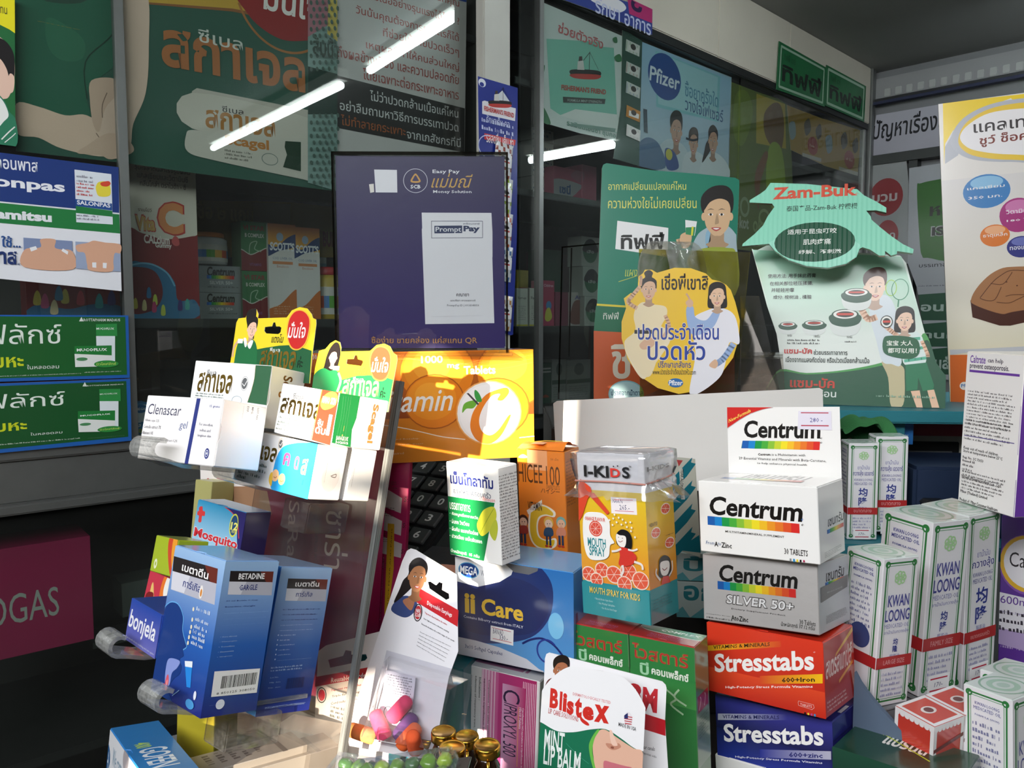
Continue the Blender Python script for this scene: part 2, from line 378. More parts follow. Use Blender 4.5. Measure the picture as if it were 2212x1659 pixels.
black=M_('black_plastic','161718',.4)
dark=M_('dark_cabinet_lining','2b2c2a',.7,bump=.2)
cream=M_('aged_cream_panel','c9c4b4',.55,vary=.12,vscale=3,bump=.15,bscale=30)
post_m=M_('worn_white_paint','bdbdb4',.5,vary=.15,vscale=6,bump=.3,bscale=25)
teal=M_('teal_paint','2a7a86',.5,vary=.08)
plaster=M_('ceiling_plaster','8d8e8a',.8,vary=.08,vscale=2,bump=.2,bscale=15)
wallm=M_('grey_wall_paint','77797a',.75,vary=.08,vscale=3,bump=.15,bscale=20)
floorm=M_('floor_terrazzo','6a6660',.5,vary=.2,vscale=40)
counter_m=M_('dark_laminate','34302d',.35,vary=.1)
glassm=glass('cabinet_glass','f2f6f4',.005,1.0,1.5,haze=.008)
acryl=glass('clear_acrylic','f4f6f6',.03,1.0,1.49,haze=.004)
acryl2=glass('scuffed_acrylic','e8e4e0',.08,1.1,1.49,haze=.03)
filmm=glass('blister_film','f6f6fa',.06,2.2,1.5,haze=.05)
bagm=glass('plastic_bag_film','f4f4f8',.12,2.6,1.5,haze=.10)
# ---- room
def struct(name,mb,mat): o=mb.build(name,mat); tag(o,kind='structure'); return o
struct('floor',MB().box(-4,-3,-.1,5,6,0,0),floorm)
o=struct('ceiling',MB().box(-3,-2.5,0,5.5,5.5,.12,.0),plaster); o.location.z=2.5
def wallbox(name,fr,a0,t0,a1,t1,z0,z1,mat):
    o=struct(name,MB().box(a0,t0,z0,a1,t1,z1,0),mat); o.matrix_world=fr.M; return o
wallbox('wall_back',FB,-3.4,.62,4.2,.75,0,2.62,wallm)
wallbox('wall_right',FC,-.75,.04,3.2,.16,0,2.62,wallm)
wallbox('wall_far',FA,2.2,-3.4,2.35,2.2,0,2.62,wallm) if 0 else None
o=struct('wall_right_street',MB().box(3.0,-2.4,0,3.12,2.2,2.62,0),wallm); o=struct('wall_left',MB().box(-2.6,-2.4,0,-2.5,1.4,2.62,0),wallm)
# right wall trims: cream strip with cast squares
o=wallbox('trim_1',FC,-.06,-.005,1.2,.04,2.375,2.46,M_('grey_strip','8a8c8c',.6)); 
for i in range(22):
    q=MB().box(.02+i*.045,-.012,2.378,.045+i*.045,-.004,2.41,.002).build('tile' if i==0 else 'tile',M_('strip_tile','a4a6a4',.5)); q.parent=o
wallbox('trim_2',FC,-.06,-.02,1.2,.04,2.09,2.13,alud)
wallbox('trim_3',FC,-.06,-.03,1.2,.0,2.345,2.357,M_('navy_cord','1c2440',.6))
wallbox('trim_4',FC,.13,-.006,.165,.04,.0,2.09,alud)
# ---- cabinet one (left)
def cabinet(name,label,fr,a0,a1,d,rails,shelves,stiles,top):
    t=thing(name,label,'cabinet'); t.matrix_world=fr.M
    P=lambda n,mb,m: mb.build(n,m,t)
    P('back_panel',MB().box(a0,d-.012,.05,a1,d,top,0),dark); P('side_panel',MB().box(a0-.004,0,0,a0,d,top,0),glassm if a0>0 else dark); P('side_panel',MB().box(a1,0.02,0,a1+.012,d,top,0),dark)
    for z in shelves: P('shelf',MB().box(a0,.02,z-.018,a1,d-.012,z,.002),alud)
    for z0,z1,y0,m in rails: P('rail',MB().box(a0,y0,z0,a1,.03,z1,.003),m)
    for a in stiles: P('door_stile',MB().box(a-.008,-.008,1.16,a+.008,.012,top-.02,.001),alu)
    P('glass_pane',MB().box(a0,.004,1.18,(a0+a1)/2,.008,top,0),glassm); P('glass_pane',MB().box((a0+a1)/2,-.004,1.18,a1,0,top,0),glassm)
    P('lower_glass_pane',MB().box(a0,.004,.12,a1,.008,1.08,0),glassm); return t
cabinet('display_cabinet','left aluminium framed glass display cabinet with banners inside and signs stuck outside',FA,-1.25,.93,.42,
  [(1.165,1.188,-.012,alu),(1.09,1.165,-.004,alu),(1.072,1.09,-.014,alu),(0,.12,-.004,alu),(2.42,2.5,-.01,alud)],[1.162,1.408,1.74,2.1,.15,.62],[.112,-.6],2.5)
c=cabinet('display_cabinet','right aluminium framed glass display cabinet with posters and pale fascia panels',FB,.02,2.16,.42,
  [(1.12,1.15,-.01,alud),(0,.12,-.004,alud),(2.235,2.262,-.012,alud)],[1.15,1.39,1.745,2.02,.15,.7],[.09,2.14],2.262)
for i,(x0,x1) in enumerate(((.02,.33),(.33,.925),(.925,1.42),(1.42,2.17))):
    MB().box(x0+.001,-.012,2.264,x1-.001,.03,2.5,.003).build('fascia_panel',cream,c)
MB().box(2.172,-.02,0,2.21,.03,2.5,.002).build('corner_post',alu,c)
o=struct('trim_5',MB().box(-0.132,-.03,0,-0.044,.0,2.5,.003),post_m); o.matrix_world=FB.M
# ---- counter
t=thing('sales_counter','dark laminate sales counter carrying the cartons, almost hidden by them','counter',(.05,.55,0),R(-12))
MB().box(-.36,0,.905,1.1,.62,.94,.004).build('countertop',counter_m,t); MB().box(-.33,.03,0,1.07,.59,.905,.002).build('counter_body',M_('counter_front','4a4440',.6),t)
# acrylic stand: back sheet, prongs
Z3=Vector((0,0,1))
def stand():
    t=thing('acrylic_stand','clear scratched acrylic display stand with curled prongs, left foreground','display stand',(-0.2852,0.6934,.94))
    inv=t.matrix_world.inverted() if False else Matrix.Translation((-(-0.2852),-(0.6934),-.94))
    def loc(o,p,ang): o.matrix_local=inv@Matrix.Translation(p)@mrot(*ang)
    o=MB().box(0,0,0,.16,.0042,0.4140,.0006).build('back_sheet',acryl2,t); loc(o,(-0.2852, 0.6934, 0.9512),(-36, -12, 1.5))
    e=MB().box(.1604,-.0008,0,.166,.005,0.4140,.0004).build('sheet_edge',glass('acrylic_edge_dark','5e5a52',.15,1.5,1.49,haze=.22),t); loc(e,(-0.2852, 0.6934, 0.9512),(-36, -12, 1.5))
    b=MB().box(-.02,-.12,0,.17,.03,.005,.001).build('base_plate',acryl,t); loc(b,(-0.2852-.1,0.6934+.03,.9405),(-36,0,0))
    for p,a,x0,x1,L,dz in [((-0.2846, 0.5981, 1.2974), (-28.63, -13.63, -0.52), 0.022, 0.046, 0.11, 0), ((-0.224, 0.6308, 1.2749), (-33.46, -12.19, 3.51), 0.004, 0.028, 0.1, 0), ((-0.3024, 0.6051, 1.1535), (-41.71, -11.24, 1.13), 0.004, 0.028, 0.11, -0.005), ((-0.2652, 0.5662, 1.1309), (-41.22, -12.99, -1.91), 0.028, 0.054, 0.1, 0)]:
        path=[]
        for i in range(13):
            an=R(200-i*22); path.append((-.017+.009*math.cos(an)-.004,.010+.009*math.sin(an)))
        path=path[:9][::-1]
        path=[(-.016+.0085*math.cos(R(a_)),.0085+.0085*math.sin(R(a_))) for a_ in range(60,271,25)]+[(-.008,-.001),(.004,-.0035)]+[(L*k,-.0035) for k in (.3,.6,1)]
        path=[(y,z+dz) for y,z in path]
        o=MB().strip(path,x0,x1,.003).build('prong',glass('prong_acrylic','ecebe8',.1,1.2,1.49,haze=.22),t,smooth=False); loc(o,p,a)
    for p,a,x0 in (([((-0.2846, 0.5981, 1.2974), (-28.63, -13.63, -0.52), 0.022, 0.046, 0.11, 0), ((-0.224, 0.6308, 1.2749), (-33.46, -12.19, 3.51), 0.004, 0.028, 0.1, 0), ((-0.3024, 0.6051, 1.1535), (-41.71, -11.24, 1.13), 0.004, 0.028, 0.11, -0.005), ((-0.2652, 0.5662, 1.1309), (-41.22, -12.99, -1.91), 0.028, 0.054, 0.1, 0)][1][0],[((-0.2846, 0.5981, 1.2974), (-28.63, -13.63, -0.52), 0.022, 0.046, 0.11, 0), ((-0.224, 0.6308, 1.2749), (-33.46, -12.19, 3.51), 0.004, 0.028, 0.1, 0), ((-0.3024, 0.6051, 1.1535), (-41.71, -11.24, 1.13), 0.004, 0.028, 0.11, -0.005), ((-0.2652, 0.5662, 1.1309), (-41.22, -12.99, -1.91), 0.028, 0.054, 0.1, 0)][1][1],.03),([((-0.2846, 0.5981, 1.2974), (-28.63, -13.63, -0.52), 0.022, 0.046, 0.11, 0), ((-0.224, 0.6308, 1.2749), (-33.46, -12.19, 3.51), 0.004, 0.028, 0.1, 0), ((-0.3024, 0.6051, 1.1535), (-41.71, -11.24, 1.13), 0.004, 0.028, 0.11, -0.005), ((-0.2652, 0.5662, 1.1309), (-41.22, -12.99, -1.91), 0.028, 0.054, 0.1, 0)][3][0],[((-0.2846, 0.5981, 1.2974), (-28.63, -13.63, -0.52), 0.022, 0.046, 0.11, 0), ((-0.224, 0.6308, 1.2749), (-33.46, -12.19, 3.51), 0.004, 0.028, 0.1, 0), ((-0.3024, 0.6051, 1.1535), (-41.71, -11.24, 1.13), 0.004, 0.028, 0.11, -0.005), ((-0.2652, 0.5662, 1.1309), (-41.22, -12.99, -1.91), 0.028, 0.054, 0.1, 0)][3][1],.03)):
        o=MB().box(x0,.03,-.032,x0+.03,.075,-.008,.001).build('bracket',acryl2,t); loc(o,p,a)
stand()
# ---- helpers for special parts
def sub_side_flap(D): pass
def sub_side_flap(o,D):
    w,d,h=[v/1000 for v in D]; P=Print('g'); prism(P,[[0,0,d*1e3-1,0,d*1e3-1,h*1e3*.96,d*1e3*.9,h*1e3,d*600,h*1e3]],0,.0005,'3b3590','3b3590')
    fn=facefn('R',w,d,h)[0]; P.v=[(w+.0006+a*.0+.002+.00*b,a+.004,b) for a,y,b in P.v]; 
def wrap_bag(o,D):
    """thin plastic bag pulled over the carton top and held by a rubber band"""
    w,d,h=[v/1000 for v in D]; rg=random.Random(3); bm=bmesh.new(); n=40; rings=[]
    zs=[h+.0025,h+.001,h-.006,h-.014,h-.020,h-.0245,h-.030,h-.037]
    for k,z in enumerate(zs):
        ring=[]
        for i in range(n):
            u=i/n*4; e=int(u);f=u-e
            x,y=[(f,0),(1,f),(1-f,1),(0,1-f)][e]; off=(.0012,.002,.0022,.0018,.0008,.0012,.0022,.0035)[k]
            if k<1: x=.5+(x-.5)*.93;y=.5+(y-.5)*.93
            r=off*(1+.9*math.sin(i*2.7+k)*(k>4))+rg.uniform(-.0004,.0004)
            if k>=6 and e==1: r+=.003*abs(math.sin(f*7))*(k-5)
            cx,cy=x-.5,y-.5;L=math.hypot(cx,cy) or 1
            zz=z+(rg.uniform(-.002,.002) if k>5 else 0)
            ring.append(bm.verts.new((w*x+cx/L*r*1.4+(.0 if abs(cx)<.49 else math.copysign(r,cx)),d*y+(.0 if abs(cy)<.49 else math.copysign(r,cy)),zz)))
        rings.append(ring)
    for A,B in zip(rings,rings[1:]):
        for i in range(n): bm.faces.new((A[i],A[(i+1)%n],B[(i+1)%n],B[i]))
    bm.faces.new(rings[0]); me=bpy.data.meshes.new('plastic_bag'); bm.to_mesh(me); bm.free(); me.materials.append(bagm)
    for p in me.polygons:p.use_smooth=True
    link('plastic_bag',me,o)
    z=h-.0238; e=.0014; pts=[(-e,-e,z),(w*.5,-e,z+.0006),(w+e,-e,z),(w+e,d*.5,z+.001),(w+e,d+e,z+.003),(w*.5,d+e,z+.003),(-e,d+e,z+.003),(-e,d*.5,z+.001),(-e,-e,z)]
    MB().tube(pts,.0008,6).build('rubber_band',M_('pink_rubber','c08478',.6),o)
def loose_lid(o,D,c):
    w,d,h=[v/1000 for v in D]; bm=MB(); g=.001
    P=Print('c'); n=8
    for i in range(n+1):
        y=d*(i/n); z=h+.0008+.004*math.sin(i/n*3.14)
        P.v+=[(g,y,z),(w-g,y+ (.0),z+ .004*(i/n<.6)*math.sin(i/n*5))]
    for i in range(n): P.f.append((2*i,2*i+1,2*i+3,2*i+2)); P.c.append([lin(c)]*4); P.m.append(0)
    l=link('lid',P.build('lid'),o)
    P=Print('c'); P.art([('s',[w*200,d*300,w*400,d*700,w*800,d*750,w*700,d*600,w*450,d*550,w*350,d*250],'e8c838'),('r',w*300,0,w*560,d*400,'f0c49a')],w*1e3,d*1e3,lambda x,y,e:(x,y,h+.0062+e)); 
    q=link('security_sticker',P.build('security_sticker'),l)
def acrylic_holder(o,w,h):
    w/=1000;h/=1000
    MB().box(-.002,-.004,-.004,w+.002,-.002,h+.003,.0005).build('front_sheet',acryl,o)
    MB().box(-.002,.0015,-.004,w+.002,.0035,h+.003,.0005).build('back_sheet',acryl,o)
    MB().box(-.002,-.004,h+.001,w+.002,.0035,h+.0035,.0005).build('top_edge',glass('acrylic_edge','8a8478'),o)
    MB().box(-.0035,-.004,-.004,-.0015,.0035,h+.0035,.0004).build('side_edge',glass('acrylic_edge','8a8478'),o)
    MB().box(w+.0015,-.004,-.004,w+.0035,.0035,h+.0035,.0004).build('side_edge',glass('acrylic_edge','8a8478'),o)
    MB().box(-.03,-.03,-.0065,w+.008,.04,-.0035,.0006).build('foot',acryl,o)
def plug(t,p,ax,r,L,c,nm='earplug'):
    z=Vector(ax).normalized(); q=Vector((0,0,1)).rotation_difference(z)
    prof=[(r*.05,L),(r*.55,L*.985),(r*.85,L*.93),(r*.95,L*.84),(r,L*.6),(r*1.04,L*.1),(r*1.02,.0006),(r*.98,0)]
    o=MB().lathe(prof,20).build(nm,M_('foam_'+c,c,.9,bump=.4,bscale=300,vary=.12,vscale=200),t,smooth=True); o.location=p; o.rotation_mode='QUATERNION'; o.rotation_quaternion=q; return o
def earplug_blister(o):
    xs=[v.co.x for v in o.data.vertices]; W=max(xs)
    B=[0.0221,0.0109,0.0986,0.08]
    # blister bubble: soft box of clear film
    x0,z0,x1,z1=B; bm=bmesh.new(); D=.022; n=0
    f=[( (x0+.004+ .012*(1-k)), z0+.004) for k in (0,)]
    def ring(ins,y): return [bm.verts.new(q) for q in ((x0+ins,-y,z0+ins),(x1+.006-ins,-y,z0+ins+.004),(x1+.012-ins,-y,z1-ins-.006),(x0+.012+ins,-y,z1-ins))]
    r=[ring(-.004,.0012),ring(0,.0016),ring(.003,D*.7),ring(.006,D)]
    for A,C in zip(r,r[1:]):
        for i in range(4): bm.faces.new((A[i],A[(i+1)%4],C[(i+1)%4],C[i]))
    bm.faces.new(r[-1]); me=bpy.data.meshes.new('blister'); bm.to_mesh(me); bm.free(); me.materials.append(filmm); link('blister',me,o)
    P=Print('m'); P.art([('r',0,0,30,42,'d8d8e4'),('x',3,22,28,40,9,'4a4a54'),('o',3,4,12,14,.7,'3a3a44'),('o',14,4,23,14,.7,'3a3a44')],100,100,lambda x,y,e:(x0+.012+x,-.006-e-y*.0,z0+.016+y))
    link('folded_leaflet',P.build('folded_leaflet'),o)
    cx,cz=x0,z0
    for i,(dx,dz,y,ax,c) in enumerate([(50.0, 34.6, 13.0, (0.65, -0.15, 0.76), 'e8386a'), (45.3, 17.4, 12.0, (-0.47, -0.2, 0.88), 'e83a68'), (54.0, 19.1, 6.0, (0.58, -0.1, 0.81), '6a3a7a'), (59.4, 14.1, 9.0, (0.64, -0.15, 0.77), 'e8642a'), (75.1, 14.2, 12.0, (0.24, -1, 0.97), 'e0582a'), (31.8, 14.7, 8.0, (-0.94, -0.8, 0.34), 'e8884a')]):
        plug(o,(dx/1000,-y/1000,dz/1000),ax,.0062,.024,c)
def keypad_device(p):
    t=thing('desk_calculator','black keypad device with pale digits, glimpsed beside the dark display box','calculator',p); t.rotation_euler=(R(35),0,R(-35))
    MB().box(-.05,-.07,-.012,.05,.09,0,.003).build('body',black,t)
    for i in range(3):
        for j in range(6):
            P=Print('c'); x0=-.045+i*.031; y0=-.065+j*.025; boxgeo(P,0,0,0,.026,.02,.005,'3a3e3e',.0012); P.art([('t','789456123000'[(j*3+i)%12],9,5,17,15,'d8dcd8',.02)],26,20,lambda x,y,e:(x,y,.005+e))
            k=link('key',P.build('key'),t,(x0,y0,.0))
def vial(p,i):
    t=thing('brown_vial',('amber vial, gold lid at the far left of the cluster','amber vial with gold lid, front left of the cluster','amber vial with gold lid, rear centre of the cluster','amber vial with brightest gold lid, right of the cluster','amber vial with gold lid tucked under the blister pack')[i],'vial',(p[0],p[1],p[2]-.062),0,'amber vials with gold lids')
    g=M_('gold_foil_lid','c8983a',.22,1,vary=.1); MB().lathe([(.0085,0),(.0095,.002),(.0095,.046),(.0075,.05),(.0075,.054)],28).build('body',M_('amber_glass','2a1408',.12,0,coat=.8),t,smooth=True)
    MB().lathe([(.0085,.0535),(.0097,.0545),(.0098,.0605),(.0093,.062),(.0083,.0613),(.0004,.061)],32).build('lid',g,t,smooth=True)
    MB().tube([(.001,-.0098,.054),(.001,-.0108,.047),(.0012,-.0106,.043)],[.0012,.0016,.002],8).build('pull_tab',g,t,smooth=True)
def candy_pack(p,k,yaw,label):
    t=thing('drops_blister_pack',label,'blister pack',p,R(yaw),'clear packs of green drops'); t.rotation_euler=(R(18),R(-8*k),R(yaw+(6 if k==2 else 0)))
    rg=random.Random(k); m=[M_('green_drop_a','6a9a2a',.3,coat=.6),M_('green_drop_b','a8c83a',.3,coat=.6),M_('green_drop_c','3a6a22',.3,coat=.6)]
    bm=bmesh.new(); 
    MB().box(-.005,-.045,-.002,.085,.0,-.0005,.0004).build('foil_back',M_('silver_foil','b8b8b8',.25,1),t)
    MB().box(0,-.042,0,.08,-.003,.017,.004).build('clear_tray',filmm,t)
    for i in range(6):
        for j in range(3):
            x=.008+i*.0125;y=-.009-j*.0125; 
            b=bmesh.new(); bmesh.ops.create_icosphere(b,subdivisions=2,radius=.0058); 
            for v in b.verts: v.co.z*=.85; v.co+=Vector((x+rg.uniform(-.001,.001),y,.0065+rg.uniform(0,.002)))
            me=bpy.data.meshes.new('drop'); b.to_mesh(me); b.free(); me.materials.append(rg.choice(m)); 
            for q in me.polygons:q.use_smooth=True
            link('drop',me,t)
def jar(p,r,h,c,cc,label,group=None):
    t=thing('bottle' if h>.1 else 'jar',label,'bottle' if h>.1 else 'jar',p,0,group)
    MB().lathe([(r*.9,0),(r,.003),(r,h*.78),(r*.85,h*.84),(r*.8,h*.85)],28).build('body',M_('bottle_'+c,c,.4,coat=.3),t,smooth=True)
    MB().lathe([(r*.86,h*.85),(r*.88,h*.86),(r*.88,h*.98),(r*.8,h)],28).build('cap',M_('cap_'+cc,cc,.4),t,smooth=True)
    P=Print('c'); W=2*math.pi*r*1e3
    P.art([('r',0,0,W,h*520,'d0d0c8')]+[('r',W*i/16,h*150,W*(i+.8)/16,h*320,('3a7ab8','5aa03a','d8a83a','c8502a')[i%4]) for i in range(16)]+[('x',4,h*380,W-4,h*500,3,'6a6a6a')],W,h*520,lambda x,y,e:((r+.0006+e)*math.cos(x/r),(r+.0006+e)*math.sin(x/r),h*.1+y))
    P2=Print('c'); n=32
    for i in range(n):
        a0,a1=i/n*2*math.pi,(i+1)/n*2*math.pi
        for z0,z1,c_ in ((.1,.22,'c8c8c0'),(.22,.45,('3a7ab8','5aa03a','d8a83a','c8502a')[(i//2)%4]),(.45,.62,'c8c8c0')):
            k=len(P2.v); P2.v+=[((r+.0006)*math.cos(a),(r+.0006)*math.sin(a),h*z) for a,z in ((a0,z0),(a1,z0),(a1,z1),(a0,z1))]; P2.f.append((k,k+1,k+2,k+3)); P2.c.append([lin(c_)]*4); P2.m.append(0)
    link('label_band',P2.build('label_band'),t)
def packet(p,yaw,c,label):
    P=Print('g',.05); n=9; 
    W,H=.058,.085
    for s in (0,1):
        k=len(P.v)
        for i in range(n):
            for j in range(n):
                u,v=i/(n-1),j/(n-1); y=-.006*(math.sin(u*math.pi)*math.sin(v*math.pi))**.5; P.v.append(((u-.5)*W,y if s==0 else 0,(v-.5)*H))
        for i in range(n-1):
            for j in range(n-1):
                q=(k+i*n+j,k+(i+1)*n+j,k+(i+1)*n+j+1,k+i*n+j+1); P.f.append(q if s==0 else q[::-1]); st=((i+j)//2)%2 if 0 else (i*1+j)%3==0
                P.c.append([lin(c if st else 'd8dadc')]*4); P.m.append(0)
    P.art([('r',8,28,50,58,'e4e4e6'),('s',[16,45,40,46,38,52,18,52],'2a2428'),('r',14,38,44,42,'b8403a')],58,85,lambda x,y,e:(x-W*500 if 0 else x-.029,-.0068-e,y-.0425))
    o=link('lozenge_packet',P.build('lozenge_packet')); o.matrix_world=Matrix.Translation(p)@Matrix.Rotation(R(yaw),4,'Z')@Matrix.Rotation(R(6),4,'Y'); tag(o,label,'packet','striped packets on the blue strip')
o=carton('multivitamin_box','white box with bold black lettering over a rainbow bar and a raised header flap','box',(.1596,.661,1.2074),(-40.34,-1.79,-4.5),(100,58.3,59.2),'f2f1ee',{'F':[('t','Centrum',9.9,31.6,88.1,47.4,'15120f',.035,.12,0),('r',7.6,22.9,14.1,30.3,'1f5fb0'),('r',14.1,22.9,20.5,30.3,'1e86d0'),('r',20.5,22.9,27,30.3,'1f9a4a'),('r',27,22.9,33.5,30.3,'4cae3f'),('r',33.5,22.9,39.9,30.3,'8cc23c'),('r',39.9,22.9,46.4,30.3,'c9d436'),('r',46.4,22.9,52.9,30.3,'f3e02c'),('r',52.9,22.9,59.3,30.3,'f5c02a'),('r',59.3,22.9,65.8,30.3,'f09a2a'),('r',65.8,22.9,72.3,30.3,'ea7a2c'),('r',72.3,22.9,78.7,30.3,'e4552c'),('r',78.7,22.9,85.2,30.3,'dc2f2b'),('t','®',86.7,32.5,88.9,34.8,'1f5fb0'),('t','®',86.7,28.4,89,30.7,'15120f'),('t','MULTIVITAMIN/MINERAL SUPPLEMENT',23.3,18,72.9,19.7,'3a3532',.01,0,0),('t','From',5.3,6.6,13.3,9.4,'3b5a8c',0,.2,0),('t','A',13.1,5.4,16.5,9.5,'15120f',.03,0,0),('t','to',16.4,6.6,19.2,9,'3b5a8c'),('t','Zinc',19.3,5.1,28.5,9.5,'15120f',.02,0,0),('t','30 TABLETS',72.6,5.4,91,10.2,'2a2625',.01,0,0),('r',76.6,-.4,78,2.5,'888888'),('r',79.3,-.1,80.7,2.5,'2a8ac0'),('r',81.9,.2,83.3,2.4,'e8d040'),('r',84.5,.5,85.9,2.4,'15120f'),('r',87.2,.8,88.5,2.4,'b02050')],'R':[('t','เซนทรัม',20.1,25.7,57.9,33.8,'15120f',.03,.15,0),('r',17.6,20.6,20.8,23.8,'1f5fb0'),('r',20.8,20.6,24,23.8,'1e86d0'),('r',24,20.6,27.1,23.8,'1f9a4a'),('r',27.1,20.6,30.3,23.8,'4cae3f'),('r',30.3,20.6,33.5,23.8,'8cc23c'),('r',33.5,20.6,36.7,23.8,'c9d436'),('r',36.7,20.6,39.8,23.8,'f3e02c'),('r',39.8,20.6,43,23.8,'f5c02a'),('r',43,20.6,46.2,23.8,'f09a2a'),('r',46.2,20.6,49.4,23.8,'ea7a2c'),('r',49.4,20.6,52.5,23.8,'e4552c'),('r',52.5,20.6,55.7,23.8,'dc2f2b'),('x',10,3,49.7,7.8,4,'8a8884')],'T':[('t','เซนทรัม',24.2,20.4,77.9,67.4,'15120f',.03,0,0),('r',10.6,19.8,16.4,29.2,'1f5fb0'),('r',16.4,19.8,22.2,29.2,'1e86d0'),('r',22.2,19.8,28,29.2,'1f9a4a'),('r',28,19.8,33.7,29.2,'4cae3f'),('r',33.7,19.8,39.5,29.2,'8cc23c'),('r',39.5,19.8,45.3,29.2,'c9d436'),('r',45.3,19.8,51.1,29.2,'f3e02c'),('r',51.1,19.8,56.9,29.2,'f5c02a'),('r',56.9,19.8,62.7,29.2,'f09a2a'),('r',62.7,19.8,68.4,29.2,'ea7a2c'),('r',68.4,19.8,74.2,29.2,'e4552c'),('r',74.2,19.8,80,29.2,'dc2f2b')]},fin='g')
card('header_flap','','',(.1917,.7096,1.2656),(-32.34,-3,0),0.6,[[-0,58.7,94.9,64.5,98.8,4.9,3.7,-0]],'f2f1ee',[('p',[-0,58.7,40.5,61,32.2,58.8,21.3,54.5,11.7,48.3,1,40],'d0241f'),('l',[40.5,60.7,32.2,58.6,21.4,54.1,11.7,47.9,1.1,39.6],.48,'b9b9b9',1),('u','New-Formula',2,44.7,21.3,55.7,3.5,'f4dc60',.02),('u','Centrum',16,32.4,80.5,36.5,15.5,'15120f',.035),('p',[14.1,22.9,15.1,29.8,80.4,34.2,79.4,27],'4a9a4a'),('q',[14.5,22.9,20.2,23.3,20.8,30.1,15.1,29.8],'1f5fb0','1f5fb0'),('q',[20.2,23.3,25.9,23.6,26.5,30.5,20.8,30.2],'1e86d0','1e86d0'),('q',[25.9,23.6,31.6,24,32.1,30.9,26.5,30.6],'1f9a4a','1f9a4a'),('q',[31.6,24,37.2,24.3,37.7,31.3,32.1,30.9],'4cae3f','4cae3f'),('q',[37.2,24.3,42.7,24.7,43.2,31.6,37.7,31.3],'8cc23c','8cc23c'),('q',[42.7,24.7,48.2,25,48.7,32,43.2,31.7],'c9d436','c9d436'),('q',[48.2,25,53.7,25.4,54.1,32.3,48.7,32],'f3e02c','f3e02c'),('q',[53.7,25.4,59.1,25.7,59.5,32.7,54.1,32.4],'f5c02a','f5c02a'),('q',[59.1,25.7,64.5,26,64.8,33.1,59.5,32.7],'f09a2a','f09a2a'),('q',[64.5,26,69.8,26.4,70.1,33.4,64.8,33.1],'ea7a2c','ea7a2c'),('q',[69.8,26.4,75.1,26.7,75.4,33.8,70.1,33.5],'e4552c','e4552c'),('q',[75.1,26.7,80.3,27,80.6,34.1,75.4,33.8],'dc2f2b','dc2f2b'),('u','®',80.5,36.1,82.6,36.1,1.8,'15120f',0),('u','®',80.7,32.3,82.7,32.3,1.9,'15120f',0),('u','Centrum',29.1,17.8,39.9,18.6,2.1,'15120f',.03),('u','is a Multivitamin with',41.1,18.7,69.1,20.6,2,'15120f',0),('u','29 Essential Vitamins and Minerals with Beta-Carotene,',12.5,12.7,86.2,16.9,2.5,'15120f',0),('u','to help enhance physical health',28.7,9.8,70.6,12.1,2.2,'15120f',0),('p',[62,43.5,61.9,59.1,88.5,60.4,89.6,44.5],'e6e2ee'),('p',[64,57.3,64.2,58.1,86.3,59.2,86.4,58.4],'b8304a'),('p',[64.7,46.3,64.7,47.2,87,48.5,87,47.6],'b8304a'),('u','280 -',71.8,50.1,81.9,50.6,3.8,'3a3a8c',0)],fin='g',parent=o)
